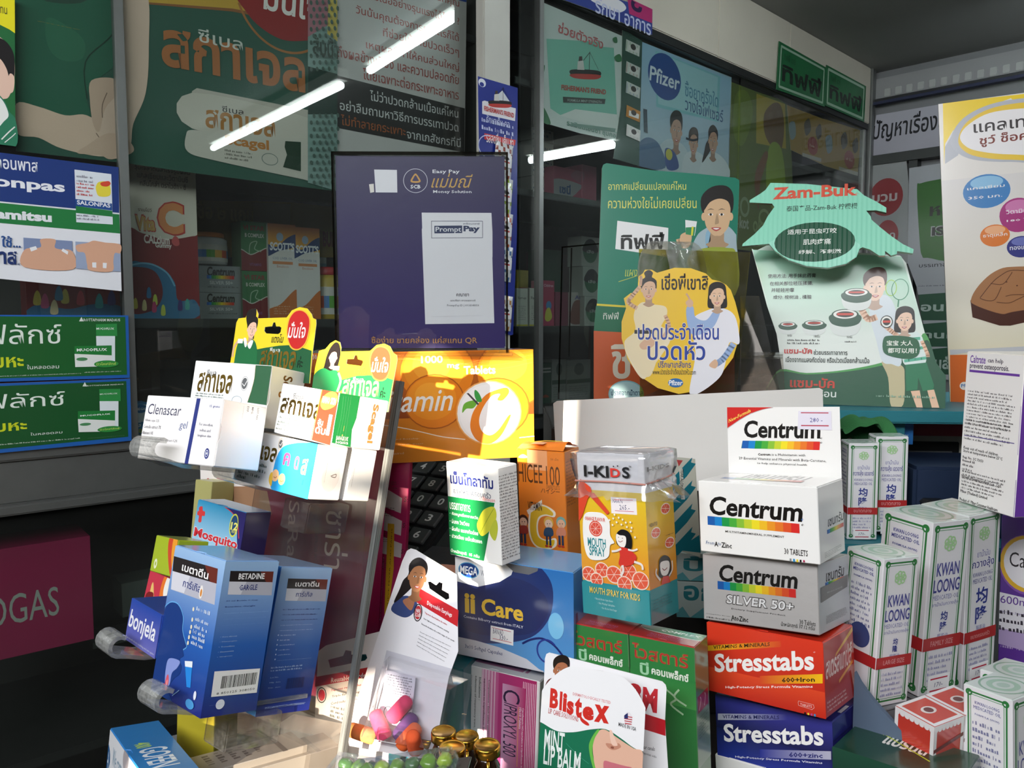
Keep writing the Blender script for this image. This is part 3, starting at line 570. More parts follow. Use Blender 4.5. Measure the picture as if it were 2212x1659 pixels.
o=carton('multivitamin_box','silver multivitamin box with rainbow bar stacked between white and red boxes','box',(.1635,.6619,1.1478),(-39.91,-7.39,-6.11),(97.6,76.4,54.8),{'*':'c2bfbd','R':'d5d8da'},{'F':[('t','Centrum',15.1,33.5,81.6,47.7,'15120f',.035,.12,0),('r',13.5,26.7,19,33.4,'1f5fb0'),('r',19,26.7,24.6,33.4,'1e86d0'),('r',24.6,26.7,30.1,33.4,'1f9a4a'),('r',30.1,26.7,35.6,33.4,'4cae3f'),('r',35.6,26.7,41.2,33.4,'8cc23c'),('r',41.2,26.7,46.7,33.4,'c9d436'),('r',46.7,26.7,52.2,33.4,'f3e02c'),('r',52.2,26.7,57.8,33.4,'f5c02a'),('r',57.8,26.7,63.3,33.4,'f09a2a'),('r',63.3,26.7,68.8,33.4,'ea7a2c'),('r',68.8,26.7,74.4,33.4,'e4552c'),('r',74.4,26.7,79.9,33.4,'dc2f2b'),('t','SILVER 50+',20.6,15.3,78.5,23.6,'4a4644',.07,.1,0),('t','SILVER 50+',21.3,16,77.8,22.9,'f4f4f4',.02,.1,0),('t','Dietary Supplement Product',25.6,11.1,71,12.6,'2a2625'),('t','Complete From',2.3,4.9,24.3,5.6,'2a2625'),('t','AtoZinc',25.1,2.5,39.8,6.7,'15120f',.015,0,0),('x',2.9,1.4,27.3,3.4,1,'4a4644'),('t','30 Tablets',82.2,6.6,94.7,10.4,'2a2625'),('t','น้ำหนักสุทธิ 37.12 กรัม',67.3,2.5,93.9,6.9,'2a2625')],'R':[('t','เซนทรัม',18.2,38.6,64.3,47.9,'15120f',.03,.15,0),('r',16,34.3,19.8,38.3,'1f5fb0'),('r',19.8,34.3,23.7,38.3,'1e86d0'),('r',23.7,34.3,27.5,38.3,'1f9a4a'),('r',27.5,34.3,31.4,38.3,'4cae3f'),('r',31.4,34.3,35.2,38.3,'8cc23c'),('r',35.2,34.3,39,38.3,'c9d436'),('r',39,34.3,42.9,38.3,'f3e02c'),('r',42.9,34.3,46.7,38.3,'f5c02a'),('r',46.7,34.3,50.6,38.3,'f09a2a'),('r',50.6,34.3,54.4,38.3,'ea7a2c'),('r',54.4,34.3,58.3,38.3,'e4552c'),('r',58.3,34.3,62.1,38.3,'dc2f2b'),('p',[4.7,35.7,74.5,38.4,70.3,28.7,4.2,24.2],'8a8886'),('t','ซิลเวอร์',18.9,29.6,57.5,30.8,'b5b5b5',.02,0,0),('x',14.7,6.3,68.4,12.8,6,'5a5856')]},fin='s')
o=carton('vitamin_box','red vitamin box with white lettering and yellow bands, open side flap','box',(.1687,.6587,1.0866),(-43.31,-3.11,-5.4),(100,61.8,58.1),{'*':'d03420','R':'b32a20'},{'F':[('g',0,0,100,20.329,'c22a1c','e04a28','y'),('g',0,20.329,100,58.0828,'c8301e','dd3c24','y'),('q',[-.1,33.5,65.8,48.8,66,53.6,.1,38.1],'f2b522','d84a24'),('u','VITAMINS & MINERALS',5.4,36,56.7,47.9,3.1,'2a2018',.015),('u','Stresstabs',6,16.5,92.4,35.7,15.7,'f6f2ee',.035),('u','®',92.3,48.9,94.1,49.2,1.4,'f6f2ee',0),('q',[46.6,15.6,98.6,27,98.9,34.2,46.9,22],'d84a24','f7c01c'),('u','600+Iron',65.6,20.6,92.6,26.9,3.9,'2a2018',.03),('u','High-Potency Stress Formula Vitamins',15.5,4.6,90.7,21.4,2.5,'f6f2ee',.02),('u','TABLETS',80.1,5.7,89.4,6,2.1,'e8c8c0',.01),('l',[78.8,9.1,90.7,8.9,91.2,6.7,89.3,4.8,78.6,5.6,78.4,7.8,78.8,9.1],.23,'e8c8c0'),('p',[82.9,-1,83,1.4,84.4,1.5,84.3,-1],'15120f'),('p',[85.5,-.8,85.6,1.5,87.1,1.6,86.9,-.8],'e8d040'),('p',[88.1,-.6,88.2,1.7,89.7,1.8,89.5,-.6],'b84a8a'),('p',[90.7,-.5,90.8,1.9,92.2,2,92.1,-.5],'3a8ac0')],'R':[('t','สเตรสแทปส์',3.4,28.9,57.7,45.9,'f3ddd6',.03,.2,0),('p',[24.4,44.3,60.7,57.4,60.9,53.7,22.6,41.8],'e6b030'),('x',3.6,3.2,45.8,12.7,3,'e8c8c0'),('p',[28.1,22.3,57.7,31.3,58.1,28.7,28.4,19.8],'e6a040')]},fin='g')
sub_side_flap(o,[100,61.8,58.1])
o=carton('vitamin_box','blue vitamin box with white lettering under the red vitamin box','box',(.1805,.6712,1.0182),(-42.72,-2.99,-5.39),(102,70.1,56.7),'2f3184',{'F':[('g',0,0,102,28.3648,'2a3aa0','22245c','y'),('g',0,28.3648,102,56.7297,'1c1d4c','3a3a92','y'),('q',[1.7,34.6,65.4,49.7,65.6,54.6,2,40.2],'b9bccc','34348a'),('u','VITAMINS & MINERALS',6.4,37,58.3,48.7,3.2,'22245c',.015),('u','Stresstabs',6.9,17,94.6,36.5,15.7,'f6f4f2',.035),('q',[39.7,12.4,100.1,27.1,100.4,33.8,40,19.3],'2a3296','b9b8cc'),('u','600+zinc',65.3,19.6,93.4,26.4,4.1,'2a2c72',.03),('u','High-Potency Stress Formula Vitamins',17,5.6,93,21.3,2.2,'e6e6f2',.02)],'R':[('g',-2.7,38.9,63.2,41.9,'2f3184','22245c','y')],'T':[('r',98,22.1,101,40.5,'e8e6f0')]},fin='g')
o=carton('medicine_box','plain white box at the bottom of the stack, below the blue vitamin box','box',(.1816,.6637,.944),(-44.48,-3.2,-6.48),(105,62,78.6),'eeecea',{})
o=carton('mouth_spray_box','tall mouth spray box for kids, white top, orange body and teal base','box',(.0633,.6791,1.1476),(-41.46,-.86,-4.73),(68.2,43.8,139.4),{'*':'f0f0ef','T':'f2f2f2'},{'F':[('r',0,0,68.1998,28.6,'2f8f96'),('g',0,28.6,68.1998,108.1,'e48f2c','e8c824','y'),('e',-.4,27.9,14.5,41.2,'e25a3c'),('o',-.4,27.9,14.5,41.2,.78,'f4ead8',0,360),('o',.7,28.9,13.4,40.2,.31,'f2a08a',0,360),('l',[7.1,34.6,13.1,35.3],.44,'f6d9c8'),('l',[7.1,34.6,9.8,30.7],.35,'f6d9c8'),('l',[7.1,34.6,3.8,29.9],.42,'f6d9c8'),('l',[7.1,34.6,1,33.8],.45,'f6d9c8'),('l',[7.1,34.6,4.3,38.5],.35,'f6d9c8'),('l',[7.1,34.6,10.4,39.2],.41,'f6d9c8'),('e',14.1,33.3,28.6,46.4,'e25a3c'),('o',14.1,33.3,28.6,46.4,.76,'f4ead8',0,360),('o',15.2,34.3,27.5,45.5,.3,'f2a08a',0,360),('l',[21.4,39.9,27.3,40.7],.44,'f6d9c8'),('l',[21.4,39.9,24.1,36.1],.34,'f6d9c8'),('l',[21.4,39.9,18.2,35.3],.41,'f6d9c8'),('l',[21.4,39.9,15.5,39.2],.43,'f6d9c8'),('l',[21.4,39.9,18.7,43.8],.35,'f6d9c8'),('l',[21.4,39.9,24.6,44.5],.41,'f6d9c8'),('e',25.6,29.8,42.1,44.9,'e25a3c'),('o',25.6,29.8,42.1,44.9,.74,'f4ead8',0,360),('o',26.7,30.8,41.1,44,.29,'f2a08a',0,360),('l',[33.9,37.4,40.7,38.3],.42,'f6d9c8'),('l',[33.9,37.4,37,32.9],.33,'f6d9c8'),('l',[33.9,37.4,30.2,32],.4,'f6d9c8'),('l',[33.9,37.4,27,36.5],.43,'f6d9c8'),('l',[33.9,37.4,30.8,42],.34,'f6d9c8'),('l',[33.9,37.4,37.6,42.8],.4,'f6d9c8'),('e',40.2,33.8,56.7,49.2,'e25a3c'),('o',40.2,33.8,56.7,49.2,.71,'f4ead8',0,360),('o',41.2,34.8,55.8,48.3,.29,'f2a08a',0,360),('l',[48.5,41.6,55.4,42.4],.41,'f6d9c8'),('l',[48.5,41.6,51.7,36.9],.33,'f6d9c8'),('l',[48.5,41.6,44.7,36],.4,'f6d9c8'),('l',[48.5,41.6,41.5,40.7],.42,'f6d9c8'),('l',[48.5,41.6,45.3,46.2],.33,'f6d9c8'),('l',[48.5,41.6,52.3,47.1],.39,'f6d9c8'),('e',52,28,68.2,43.3,'e25a3c'),('o',52,28,68.2,43.3,.7,'f4ead8',0,360),('o',53,28.9,67.2,42.3,.28,'f2a08a',0,360),('l',[60.2,35.7,66.9,36.6],.4,'f6d9c8'),('l',[60.2,35.7,63.3,31.1],.33,'f6d9c8'),('l',[60.2,35.7,56.5,30.2],.39,'f6d9c8'),('l',[60.2,35.7,53.4,34.8],.4,'f6d9c8'),('l',[60.2,35.7,57.1,40.3],.33,'f6d9c8'),('l',[60.2,35.7,63.8,41.1],.38,'f6d9c8'),('e',9.1,24.8,22.5,37,'e25a3c'),('o',9.1,24.8,22.5,37,.76,'f4ead8',0,360),('o',10.2,25.8,21.5,36.1,.31,'f2a08a',0,360),('l',[15.8,31,21.2,31.7],.44,'f6d9c8'),('l',[15.8,31,18.3,27.5],.35,'f6d9c8'),('l',[15.8,31,12.9,26.8],.41,'f6d9c8'),('l',[15.8,31,10.5,30.3],.43,'f6d9c8'),('l',[15.8,31,13.4,34.4],.34,'f6d9c8'),('l',[15.8,31,18.8,35.1],.41,'f6d9c8'),('e',37,23.7,51.9,37.7,'e25a3c'),('o',37,23.7,51.9,37.7,.72,'f4ead8',0,360),('o',38,24.6,50.9,36.7,.29,'f2a08a',0,360),('l',[44.5,30.7,50.6,31.6],.41,'f6d9c8'),('l',[44.5,30.7,47.3,26.6],.33,'f6d9c8'),('l',[44.5,30.7,41.1,25.8],.4,'f6d9c8'),('l',[44.5,30.7,38.3,29.9],.42,'f6d9c8'),('l',[44.5,30.7,41.7,34.8],.33,'f6d9c8'),('l',[44.5,30.7,47.8,35.6],.39,'f6d9c8'),('r',0,0,68.1998,27.4,'2f8f96'),('p',[4,117.2,14.3,110.6,15.7,106,10.8,100.3,3.9,85,-.1,79.9,1.4,111.1],'e04a2a'),('p',[13.9,104.7,17.6,106.1,32.9,90.1,30.3,88,13.8,102.3],'e04a2a'),('s',[7,87,18.7,89.4,27.2,88,32.4,82,32.5,70.9,36.3,64.9,31.9,62.2,30,53.2,23.4,49,10.4,48.1,5.1,56.4,4,74.2],'f7f5f0'),('e',10.9,68.4,24.7,81.9,'e0503a'),('o',12,69.5,23.6,80.9,.46,'f4d9cc',0,360),('l',[17.9,75.2,23.3,75.7],.29,'f4d9cc'),('l',[17.9,75.2,21.5,71.9],.24,'f4d9cc'),('l',[17.9,75.2,17.5,70],.24,'f4d9cc'),('l',[17.9,75.2,13.7,71.2],.28,'f4d9cc'),('l',[17.9,75.2,12.4,74.7],.29,'f4d9cc'),('l',[17.9,75.2,14.2,78.6],.24,'f4d9cc'),('l',[17.9,75.2,18.2,80.4],.24,'f4d9cc'),('l',[17.9,75.2,21.9,79.2],.28,'f4d9cc'),('t','ORANGE FLAVOUR',7,81.6,28.1,85.1,'d8452f',.02,0,0),('t','MOUTH',8.8,59.4,27.6,67,'2b8a92',.02,0,0),('t','SPRAY',10,51.6,26.6,59.6,'2b8a92',.02,0,0),('s',[39.5,73.3,44.5,76.9,51.2,75.6,54.2,69.6,53.1,61.5,47.6,60.4,39.6,63.5,38.3,69.2],'17130f'),('s',[39.2,72.7,42.2,71.9,48,71.3,48.2,65.6,45.7,61.9,41,63.1,38.5,68],'f8f2ec'),('l',[40.7,67.1,42.5,66.1,45.1,67.5],.48,'8a2a22',1),('e',40.7,69.6,41.5,70.4,'17130f'),('e',44.5,69.2,45.3,70,'17130f'),('s',[41.6,61.4,50.4,61.2,57.4,56.3,56.5,51.7,50.9,47.3,40.3,46.5,41.6,54.5],'d8392c'),('l',[42.9,60.4,37.9,58.2,33.7,57.4],1.72,'f8f2ec',1),('l',[50.3,60.6,55,60.3,59.1,61.9],1.58,'f8f2ec',1),('l',[43.8,46.5,44.1,42.2,41.5,37.8],2.26,'f8f2ec',1),('l',[55.8,51,62.3,49.5,63.4,45.7],1.98,'f8f2ec',1),('e',31.9,82.9,33.7,84.6,'f7efe0'),('e',35.9,84.6,37.7,86.3,'f7efe0'),('e',41.5,85.7,43.3,87.5,'f7efe0'),('e',45.3,84.4,47,86.2,'f7efe0'),('e',34.9,79.1,36.7,80.8,'f7efe0'),('e',39.2,81.7,41,83.5,'f7efe0'),('e',43.9,80.2,45.7,81.9,'f7efe0'),('e',48.4,82.2,50.1,83.9,'f7efe0'),('e',52.9,82.9,54.6,84.6,'f7efe0'),('e',49.2,78.6,51,80.3,'f7efe0'),('e',53.9,78.4,55.6,80.2,'f7efe0'),('e',37.5,87.9,39.3,89.7,'f7efe0'),('e',53.1,75.5,54.8,77.3,'f7efe0'),('e',56.8,70.7,58.5,72.5,'f7efe0'),('u','I-KI',8.8,119.8,34.7,119.8,9.9,'1c1917',.035),('u','D',36.4,120.5,46,120.3,7.5,'d8392c',.035),('u','S',48.2,120.2,55.6,120.3,9.2,'1c1917',.035),('e',39.2,129,40.6,130.2,'1c1917'),('e',43.3,129.4,44.8,130.6,'1c1917'),('t','™',54.9,129.3,57.4,130.6,'1c1917'),('t','Creative Health Expert For Kids',14.2,115.5,50.2,115.7,'3a3836'),('t','MOUTH SPRAY FOR KIDS',8.7,18.9,59.7,24.7,'e8c95a',.02),('t','• Natural Active Ingredients',13.4,13.4,32.4,15.8,'bfe0e0',0,0,0),('t','• No Methyl Salicylate',16.8,9.8,34.3,12.2,'bfe0e0',0,0,0),('t','• No Alcohol And Sugar',20.1,6.1,36.1,8.5,'bfe0e0',0,0,0)],'R':[('r',0,0,43.8086,28.6,'2f8f96'),('g',0,28.6,43.8086,108.1,'e08a2c','e2c424','y'),('e',22.7,86.2,37.9,95.8,'e25a3c'),('o',22.7,86.2,37.9,95.8,.95,'f4e0d0',0,360),('l',[30.3,91,36.5,90],.45,'f6d9c8'),('l',[30.3,91,32.9,85.9],.27,'f6d9c8'),('l',[30.3,91,26.8,86.9],.26,'f6d9c8'),('l',[30.3,91,24.2,92],.44,'f6d9c8'),('l',[30.3,91,27.6,96],.27,'f6d9c8'),('l',[30.3,91,33.8,95.1],.26,'f6d9c8'),('e',5.6,69.1,20.2,78.3,'e25a3c'),('o',5.6,69.1,20.2,78.3,.91,'f4e0d0',0,360),('l',[12.8,73.6,18.8,72.6],.43,'f6d9c8'),('l',[12.8,73.6,15.4,68.6],.27,'f6d9c8'),('l',[12.8,73.6,9.5,69.7],.24,'f6d9c8'),('l',[12.8,73.6,7,74.7],.42,'f6d9c8'),('l',[12.8,73.6,10.3,78.6],.26,'f6d9c8'),('l',[12.8,73.6,16.2,77.6],.25,'f6d9c8'),('e',26.1,57.1,41.5,66.3,'e25a3c'),('o',26.1,57.1,41.5,66.3,.96,'f4e0d0',0,360),('l',[33.7,61.7,40,60.5],.46,'f6d9c8'),('l',[33.7,61.7,36.4,56.5],.28,'f6d9c8'),('l',[33.7,61.7,30.2,57.7],.25,'f6d9c8'),('l',[33.7,61.7,27.6,62.9],.44,'f6d9c8'),('l',[33.7,61.7,31.1,66.8],.27,'f6d9c8'),('l',[33.7,61.7,37.3,65.7],.25,'f6d9c8'),('t','SOOTHING',26.4,97.1,40,98,'4a3a28',.01,0,0),('t','AERATED',3.8,79.8,15.9,82.8,'4a3a28',.01,0,0),('t','COMFORT',27.6,68.1,41.3,69,'4a3a28',.01,0,0),('s',[14.3,43.2,16.1,50.8,23.9,52.8,32.5,48.5,33.9,40.1,31.5,33.6,14.7,36.2],'17130f'),('s',[18,48.1,30,46.7,31.2,40.7,26.8,35.8,19.1,37,16.4,42.7],'f8f2ec'),('l',[19.7,42.6,22.8,40.4,27.3,41.5],.77,'8a2a22',1),('p',[16.9,29.5,19.7,35.7,28.9,34.4,31.6,28.4],'d8392c'),('l',[15.5,33.8,9.6,39.7,10.5,44],2,'f8f2ec',1),('l',[29.9,34,35.6,38.6,35.6,45.6],1.6,'f8f2ec',1),('t','I-KIDS',3.9,125.3,39.1,129.1,'4a4644',.04,0,0),('x',2.6,10.8,34.2,20.2,4,'2a6a70')]},fin='g',subs=[('price_sticker','F',[34.1,103.3,59.5,103.5,59.5,89.9,34,89.4],0.2,'f1e9ea',[('t','NAA/N',35.8,98.5,46,101.8,'3a3a6c',0,.2,0),('t','265.-',42.5,93.2,52.5,97.3,'3a3a6c'),('l',[37.5,101.2,56.1,101.8],.41,'c03048'),('l',[37.9,92,56.5,92.3],.41,'c03048')],None,'m',0)])
wrap_bag(o,[68.2,43.8,139.4])
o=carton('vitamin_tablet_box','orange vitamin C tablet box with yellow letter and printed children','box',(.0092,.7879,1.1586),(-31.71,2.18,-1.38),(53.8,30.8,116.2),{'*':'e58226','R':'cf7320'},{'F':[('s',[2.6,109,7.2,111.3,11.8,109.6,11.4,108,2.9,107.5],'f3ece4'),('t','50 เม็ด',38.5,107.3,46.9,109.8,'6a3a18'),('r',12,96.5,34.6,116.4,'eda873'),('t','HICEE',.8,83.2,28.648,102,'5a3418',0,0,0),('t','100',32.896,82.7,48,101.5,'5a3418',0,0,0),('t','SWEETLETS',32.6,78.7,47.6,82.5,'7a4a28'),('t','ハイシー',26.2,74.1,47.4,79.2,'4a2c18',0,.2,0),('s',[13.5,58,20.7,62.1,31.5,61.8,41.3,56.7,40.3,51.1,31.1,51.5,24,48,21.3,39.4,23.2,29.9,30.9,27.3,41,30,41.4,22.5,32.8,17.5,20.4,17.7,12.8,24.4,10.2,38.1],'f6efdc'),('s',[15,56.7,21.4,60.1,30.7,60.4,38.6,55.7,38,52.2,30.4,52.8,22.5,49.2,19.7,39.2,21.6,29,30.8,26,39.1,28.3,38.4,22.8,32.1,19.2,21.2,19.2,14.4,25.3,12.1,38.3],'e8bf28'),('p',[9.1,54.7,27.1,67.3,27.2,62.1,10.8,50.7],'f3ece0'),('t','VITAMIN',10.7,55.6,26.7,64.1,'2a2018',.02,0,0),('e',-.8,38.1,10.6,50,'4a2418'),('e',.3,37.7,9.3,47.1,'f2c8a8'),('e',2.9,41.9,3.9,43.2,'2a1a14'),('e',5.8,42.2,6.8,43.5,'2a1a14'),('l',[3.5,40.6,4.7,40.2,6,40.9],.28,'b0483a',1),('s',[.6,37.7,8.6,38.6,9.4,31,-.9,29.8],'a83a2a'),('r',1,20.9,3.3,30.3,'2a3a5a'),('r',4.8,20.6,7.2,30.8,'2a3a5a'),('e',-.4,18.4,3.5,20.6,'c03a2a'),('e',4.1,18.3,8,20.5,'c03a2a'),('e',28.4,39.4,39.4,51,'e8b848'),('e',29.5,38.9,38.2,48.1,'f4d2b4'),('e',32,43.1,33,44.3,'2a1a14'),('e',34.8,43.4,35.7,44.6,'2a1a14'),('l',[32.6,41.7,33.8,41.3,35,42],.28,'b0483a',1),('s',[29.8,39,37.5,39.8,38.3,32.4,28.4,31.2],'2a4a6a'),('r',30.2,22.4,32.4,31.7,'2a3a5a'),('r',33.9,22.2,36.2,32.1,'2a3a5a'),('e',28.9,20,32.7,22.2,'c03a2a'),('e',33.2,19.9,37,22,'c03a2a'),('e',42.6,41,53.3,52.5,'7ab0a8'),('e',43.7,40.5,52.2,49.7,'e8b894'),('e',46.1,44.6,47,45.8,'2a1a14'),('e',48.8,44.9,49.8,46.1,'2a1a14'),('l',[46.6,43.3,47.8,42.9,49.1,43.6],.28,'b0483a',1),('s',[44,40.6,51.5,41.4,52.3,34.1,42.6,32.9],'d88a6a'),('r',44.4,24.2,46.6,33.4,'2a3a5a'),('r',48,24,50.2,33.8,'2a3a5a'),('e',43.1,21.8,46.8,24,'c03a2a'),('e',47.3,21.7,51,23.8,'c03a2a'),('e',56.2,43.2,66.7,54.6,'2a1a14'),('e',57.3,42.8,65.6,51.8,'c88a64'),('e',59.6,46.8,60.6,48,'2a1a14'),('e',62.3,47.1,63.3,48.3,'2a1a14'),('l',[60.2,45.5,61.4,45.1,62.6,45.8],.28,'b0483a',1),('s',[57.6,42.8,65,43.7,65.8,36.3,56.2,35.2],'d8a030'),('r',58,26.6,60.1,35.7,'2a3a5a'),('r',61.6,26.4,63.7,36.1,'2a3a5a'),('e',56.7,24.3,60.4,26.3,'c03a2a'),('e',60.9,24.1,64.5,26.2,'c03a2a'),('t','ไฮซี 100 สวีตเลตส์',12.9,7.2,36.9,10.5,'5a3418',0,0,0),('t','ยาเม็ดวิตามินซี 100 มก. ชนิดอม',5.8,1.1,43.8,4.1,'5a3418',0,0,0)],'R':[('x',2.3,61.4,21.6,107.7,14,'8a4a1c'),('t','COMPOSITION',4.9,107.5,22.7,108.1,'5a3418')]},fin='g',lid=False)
loose_lid(o,[53.8,30.8,116.2],'e58226')
o=carton('ointment_box','white and green ointment box with blue lettering and printed mint leaves','box',(-.0571,.7222,1.1863),(-40.86,1.55,-1.76),(64,25.3,86.5),'f2f1ee',{'F':[('p',[.5,54.9,58.6,55.4,51.5,31.9,42.6,1,-.5,.7],'157a41'),('t','เม็นโทลาทัม',4.7,67.1,57.8,79,'23307c',.045,0,0),('t','ยาสำหรับครอบครัว',8.4,58.4,54.4,63.9,'23304c',.01,0,0),('t','ยาใช้ภายนอก',40.7,55.9,59.1,59.3,'d8402c',.01,0,0),('t','บรรเทาอาการ',2.3,43.2,28.8,49.7,'f0f4ee',.01,0,0),('t','• คัดจมูกเนื่องจากหวัด',2,37,37.8,41.1,'f0f4ee',.01,0,0),('t','• มึนงง วิงเวียน',1.5,30.1,26.4,34.2,'f0f4ee',.01,0,0),('t','• ผื่นคัน แมลงกัดต่อย',1.1,23.3,37,27.4,'f0f4ee',.01,0,0),('t','• ปวดเมื่อย เคล็ดขัดยอก',.6,16.5,41.4,20.6,'f0f4ee',.01,0,0),('t','น้ำหนักสุทธิ  85 กรัม',1.4,1.8,37.6,6,'f0f4ee',.01,0,0),('s',[39,39,45.4,47.7,57.3,51.8,60.2,43.5,53.8,32.2,41.6,23.5,36.1,31.5],'c8c83a'),('l',[39.3,24.9,48.4,38.5,57.2,50],.63,'8a9a28',1),('s',[51.4,30.1,58.9,40.8,61.3,33.3,57.9,22.4,53.8,23.5],'b8c03a')],'R':[('x',-.3,4.3,28.1,80.4,28,'5a5856')]})
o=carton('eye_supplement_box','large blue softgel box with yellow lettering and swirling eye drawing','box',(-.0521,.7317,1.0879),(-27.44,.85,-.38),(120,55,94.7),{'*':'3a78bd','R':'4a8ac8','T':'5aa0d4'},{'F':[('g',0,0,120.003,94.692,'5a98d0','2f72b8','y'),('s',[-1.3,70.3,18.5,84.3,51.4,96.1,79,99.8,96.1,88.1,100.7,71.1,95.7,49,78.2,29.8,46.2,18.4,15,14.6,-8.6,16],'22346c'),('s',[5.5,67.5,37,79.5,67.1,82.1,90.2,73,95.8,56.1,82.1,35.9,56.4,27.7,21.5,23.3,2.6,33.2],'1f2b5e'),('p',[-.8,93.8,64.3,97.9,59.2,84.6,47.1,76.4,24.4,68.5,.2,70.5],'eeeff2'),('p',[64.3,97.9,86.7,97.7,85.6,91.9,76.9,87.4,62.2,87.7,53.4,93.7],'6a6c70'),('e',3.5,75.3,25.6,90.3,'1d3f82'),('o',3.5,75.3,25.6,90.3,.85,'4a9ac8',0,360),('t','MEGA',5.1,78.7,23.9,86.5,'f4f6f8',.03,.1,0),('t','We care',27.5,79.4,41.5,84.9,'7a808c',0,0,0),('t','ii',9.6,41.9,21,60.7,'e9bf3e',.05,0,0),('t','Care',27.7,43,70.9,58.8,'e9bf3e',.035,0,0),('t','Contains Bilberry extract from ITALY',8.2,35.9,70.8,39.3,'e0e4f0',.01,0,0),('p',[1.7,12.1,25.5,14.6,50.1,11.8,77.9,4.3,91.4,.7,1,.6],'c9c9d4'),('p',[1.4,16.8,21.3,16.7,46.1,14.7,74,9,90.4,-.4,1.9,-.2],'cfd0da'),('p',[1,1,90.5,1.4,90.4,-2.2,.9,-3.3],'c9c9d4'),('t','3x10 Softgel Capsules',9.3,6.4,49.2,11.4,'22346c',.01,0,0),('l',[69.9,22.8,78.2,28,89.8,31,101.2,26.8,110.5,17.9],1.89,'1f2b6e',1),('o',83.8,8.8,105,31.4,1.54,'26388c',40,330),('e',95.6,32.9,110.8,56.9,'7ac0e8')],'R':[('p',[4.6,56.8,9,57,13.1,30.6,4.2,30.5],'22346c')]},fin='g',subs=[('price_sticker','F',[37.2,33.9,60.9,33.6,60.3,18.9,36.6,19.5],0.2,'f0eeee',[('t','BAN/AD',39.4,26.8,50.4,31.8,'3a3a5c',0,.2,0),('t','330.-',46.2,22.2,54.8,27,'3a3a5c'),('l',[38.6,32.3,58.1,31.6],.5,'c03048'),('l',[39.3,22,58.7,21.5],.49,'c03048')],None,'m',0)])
o=carton('tablet_box','white, pink and magenta tablet box with sideways lettering','box',(-.0636,.7339,.9428),(-26.54,-1.73,.95),(95,25.7,136.1),{'*':'dedcda','T':'d8d8d8'},{'F':[('g',35.5,6.1,53.5,136.1,'dcaac6','c2508c','x'),('g',53.5,6.1,92,136.1,'b23878','a82460','x'),('r',92,6.1,92.5,133.1,'f0d8e4'),('r',90.3,6.1,90.8,133.1,'f0d8e4'),('r',88.6,6.1,89.1,133.1,'f0d8e4'),('r',86.9,6.1,87.4,133.1,'f0d8e4'),('r',85.2,6.1,85.7,133.1,'f0d8e4'),('r',83.5,6.1,84,133.1,'f0d8e4'),('r',81.8,6.1,82.3,133.1,'f0d8e4'),('r',80.1,6.1,80.6,133.1,'f0d8e4'),('r',78.4,6.1,78.9,133.1,'f0d8e4'),('r',36.5,6.1,37.2,136.1,'f0dce8'),('r',39.7,6.1,40.4,136.1,'f0dce8'),('r',42.9,6.1,43.6,136.1,'f0dce8'),('r',46.1,6.1,46.8,136.1,'f0dce8'),('r',49.3,6.1,50,136.1,'f0dce8'),('g',57.6,6.1,81.6,127.1,'cf9cc0','a82460','x'),('t','C',58.6,110.5,75.6,122.5,'2a1a3c',0,0,-90),('t','IPROXYL 500',59.6,60.5,73.1,110,'2a1a3c',0,.2,-90),('r',74.4,52.5,74.8,108.5,'e0a830'),('t','Ciprofloxacin HCl equivalent to Ciprofloxacin 500 mg',78,46.5,80,108.5,'f0dce8',0,0,-90),('t','10x10 Tablets',75.4,88.5,77.6,108.5,'f0dce8',0,0,-90),('t','Compositions : Each tablet contains',42.3,71.1,44.7,127.1,'2e2a2a',0,0,-90),('t','equivalent to Ciprofloxacin 500 mg',37.6,69.3,40,127.3,'2e2a2a',0,0,-90),('t','Indications :',32.9,105.6,35.3,127.6,'2e2a2a',0,0,-90),('t','Infections of respiratory tract,',28.2,77.8,30.6,127.8,'2e2a2a',0,0,-90),('t','gastro intestinal tract or eyes.',23.4,80.1,25.8,128.1,'2e2a2a',0,0,-90),('t','Dose :',18.6,118.4,21,128.4,'2e2a2a',0,0,-90),('t','250-750 mg (oral) bid',13.8,88.6,16.2,128.6,'2e2a2a',0,0,-90),('t','Storage :',8.9,114.9,11.3,128.9,'2e2a2a',0,0,-90),('t','Store at temperature below 30°C',4.1,69.1,6.5,129.1,'2e2a2a',0,0,-90)],'T':[('r',6,10,73.0024,19.7275,'b87a98'),('r',75.0024,10,78.0024,19.7275,'b87a98')]})
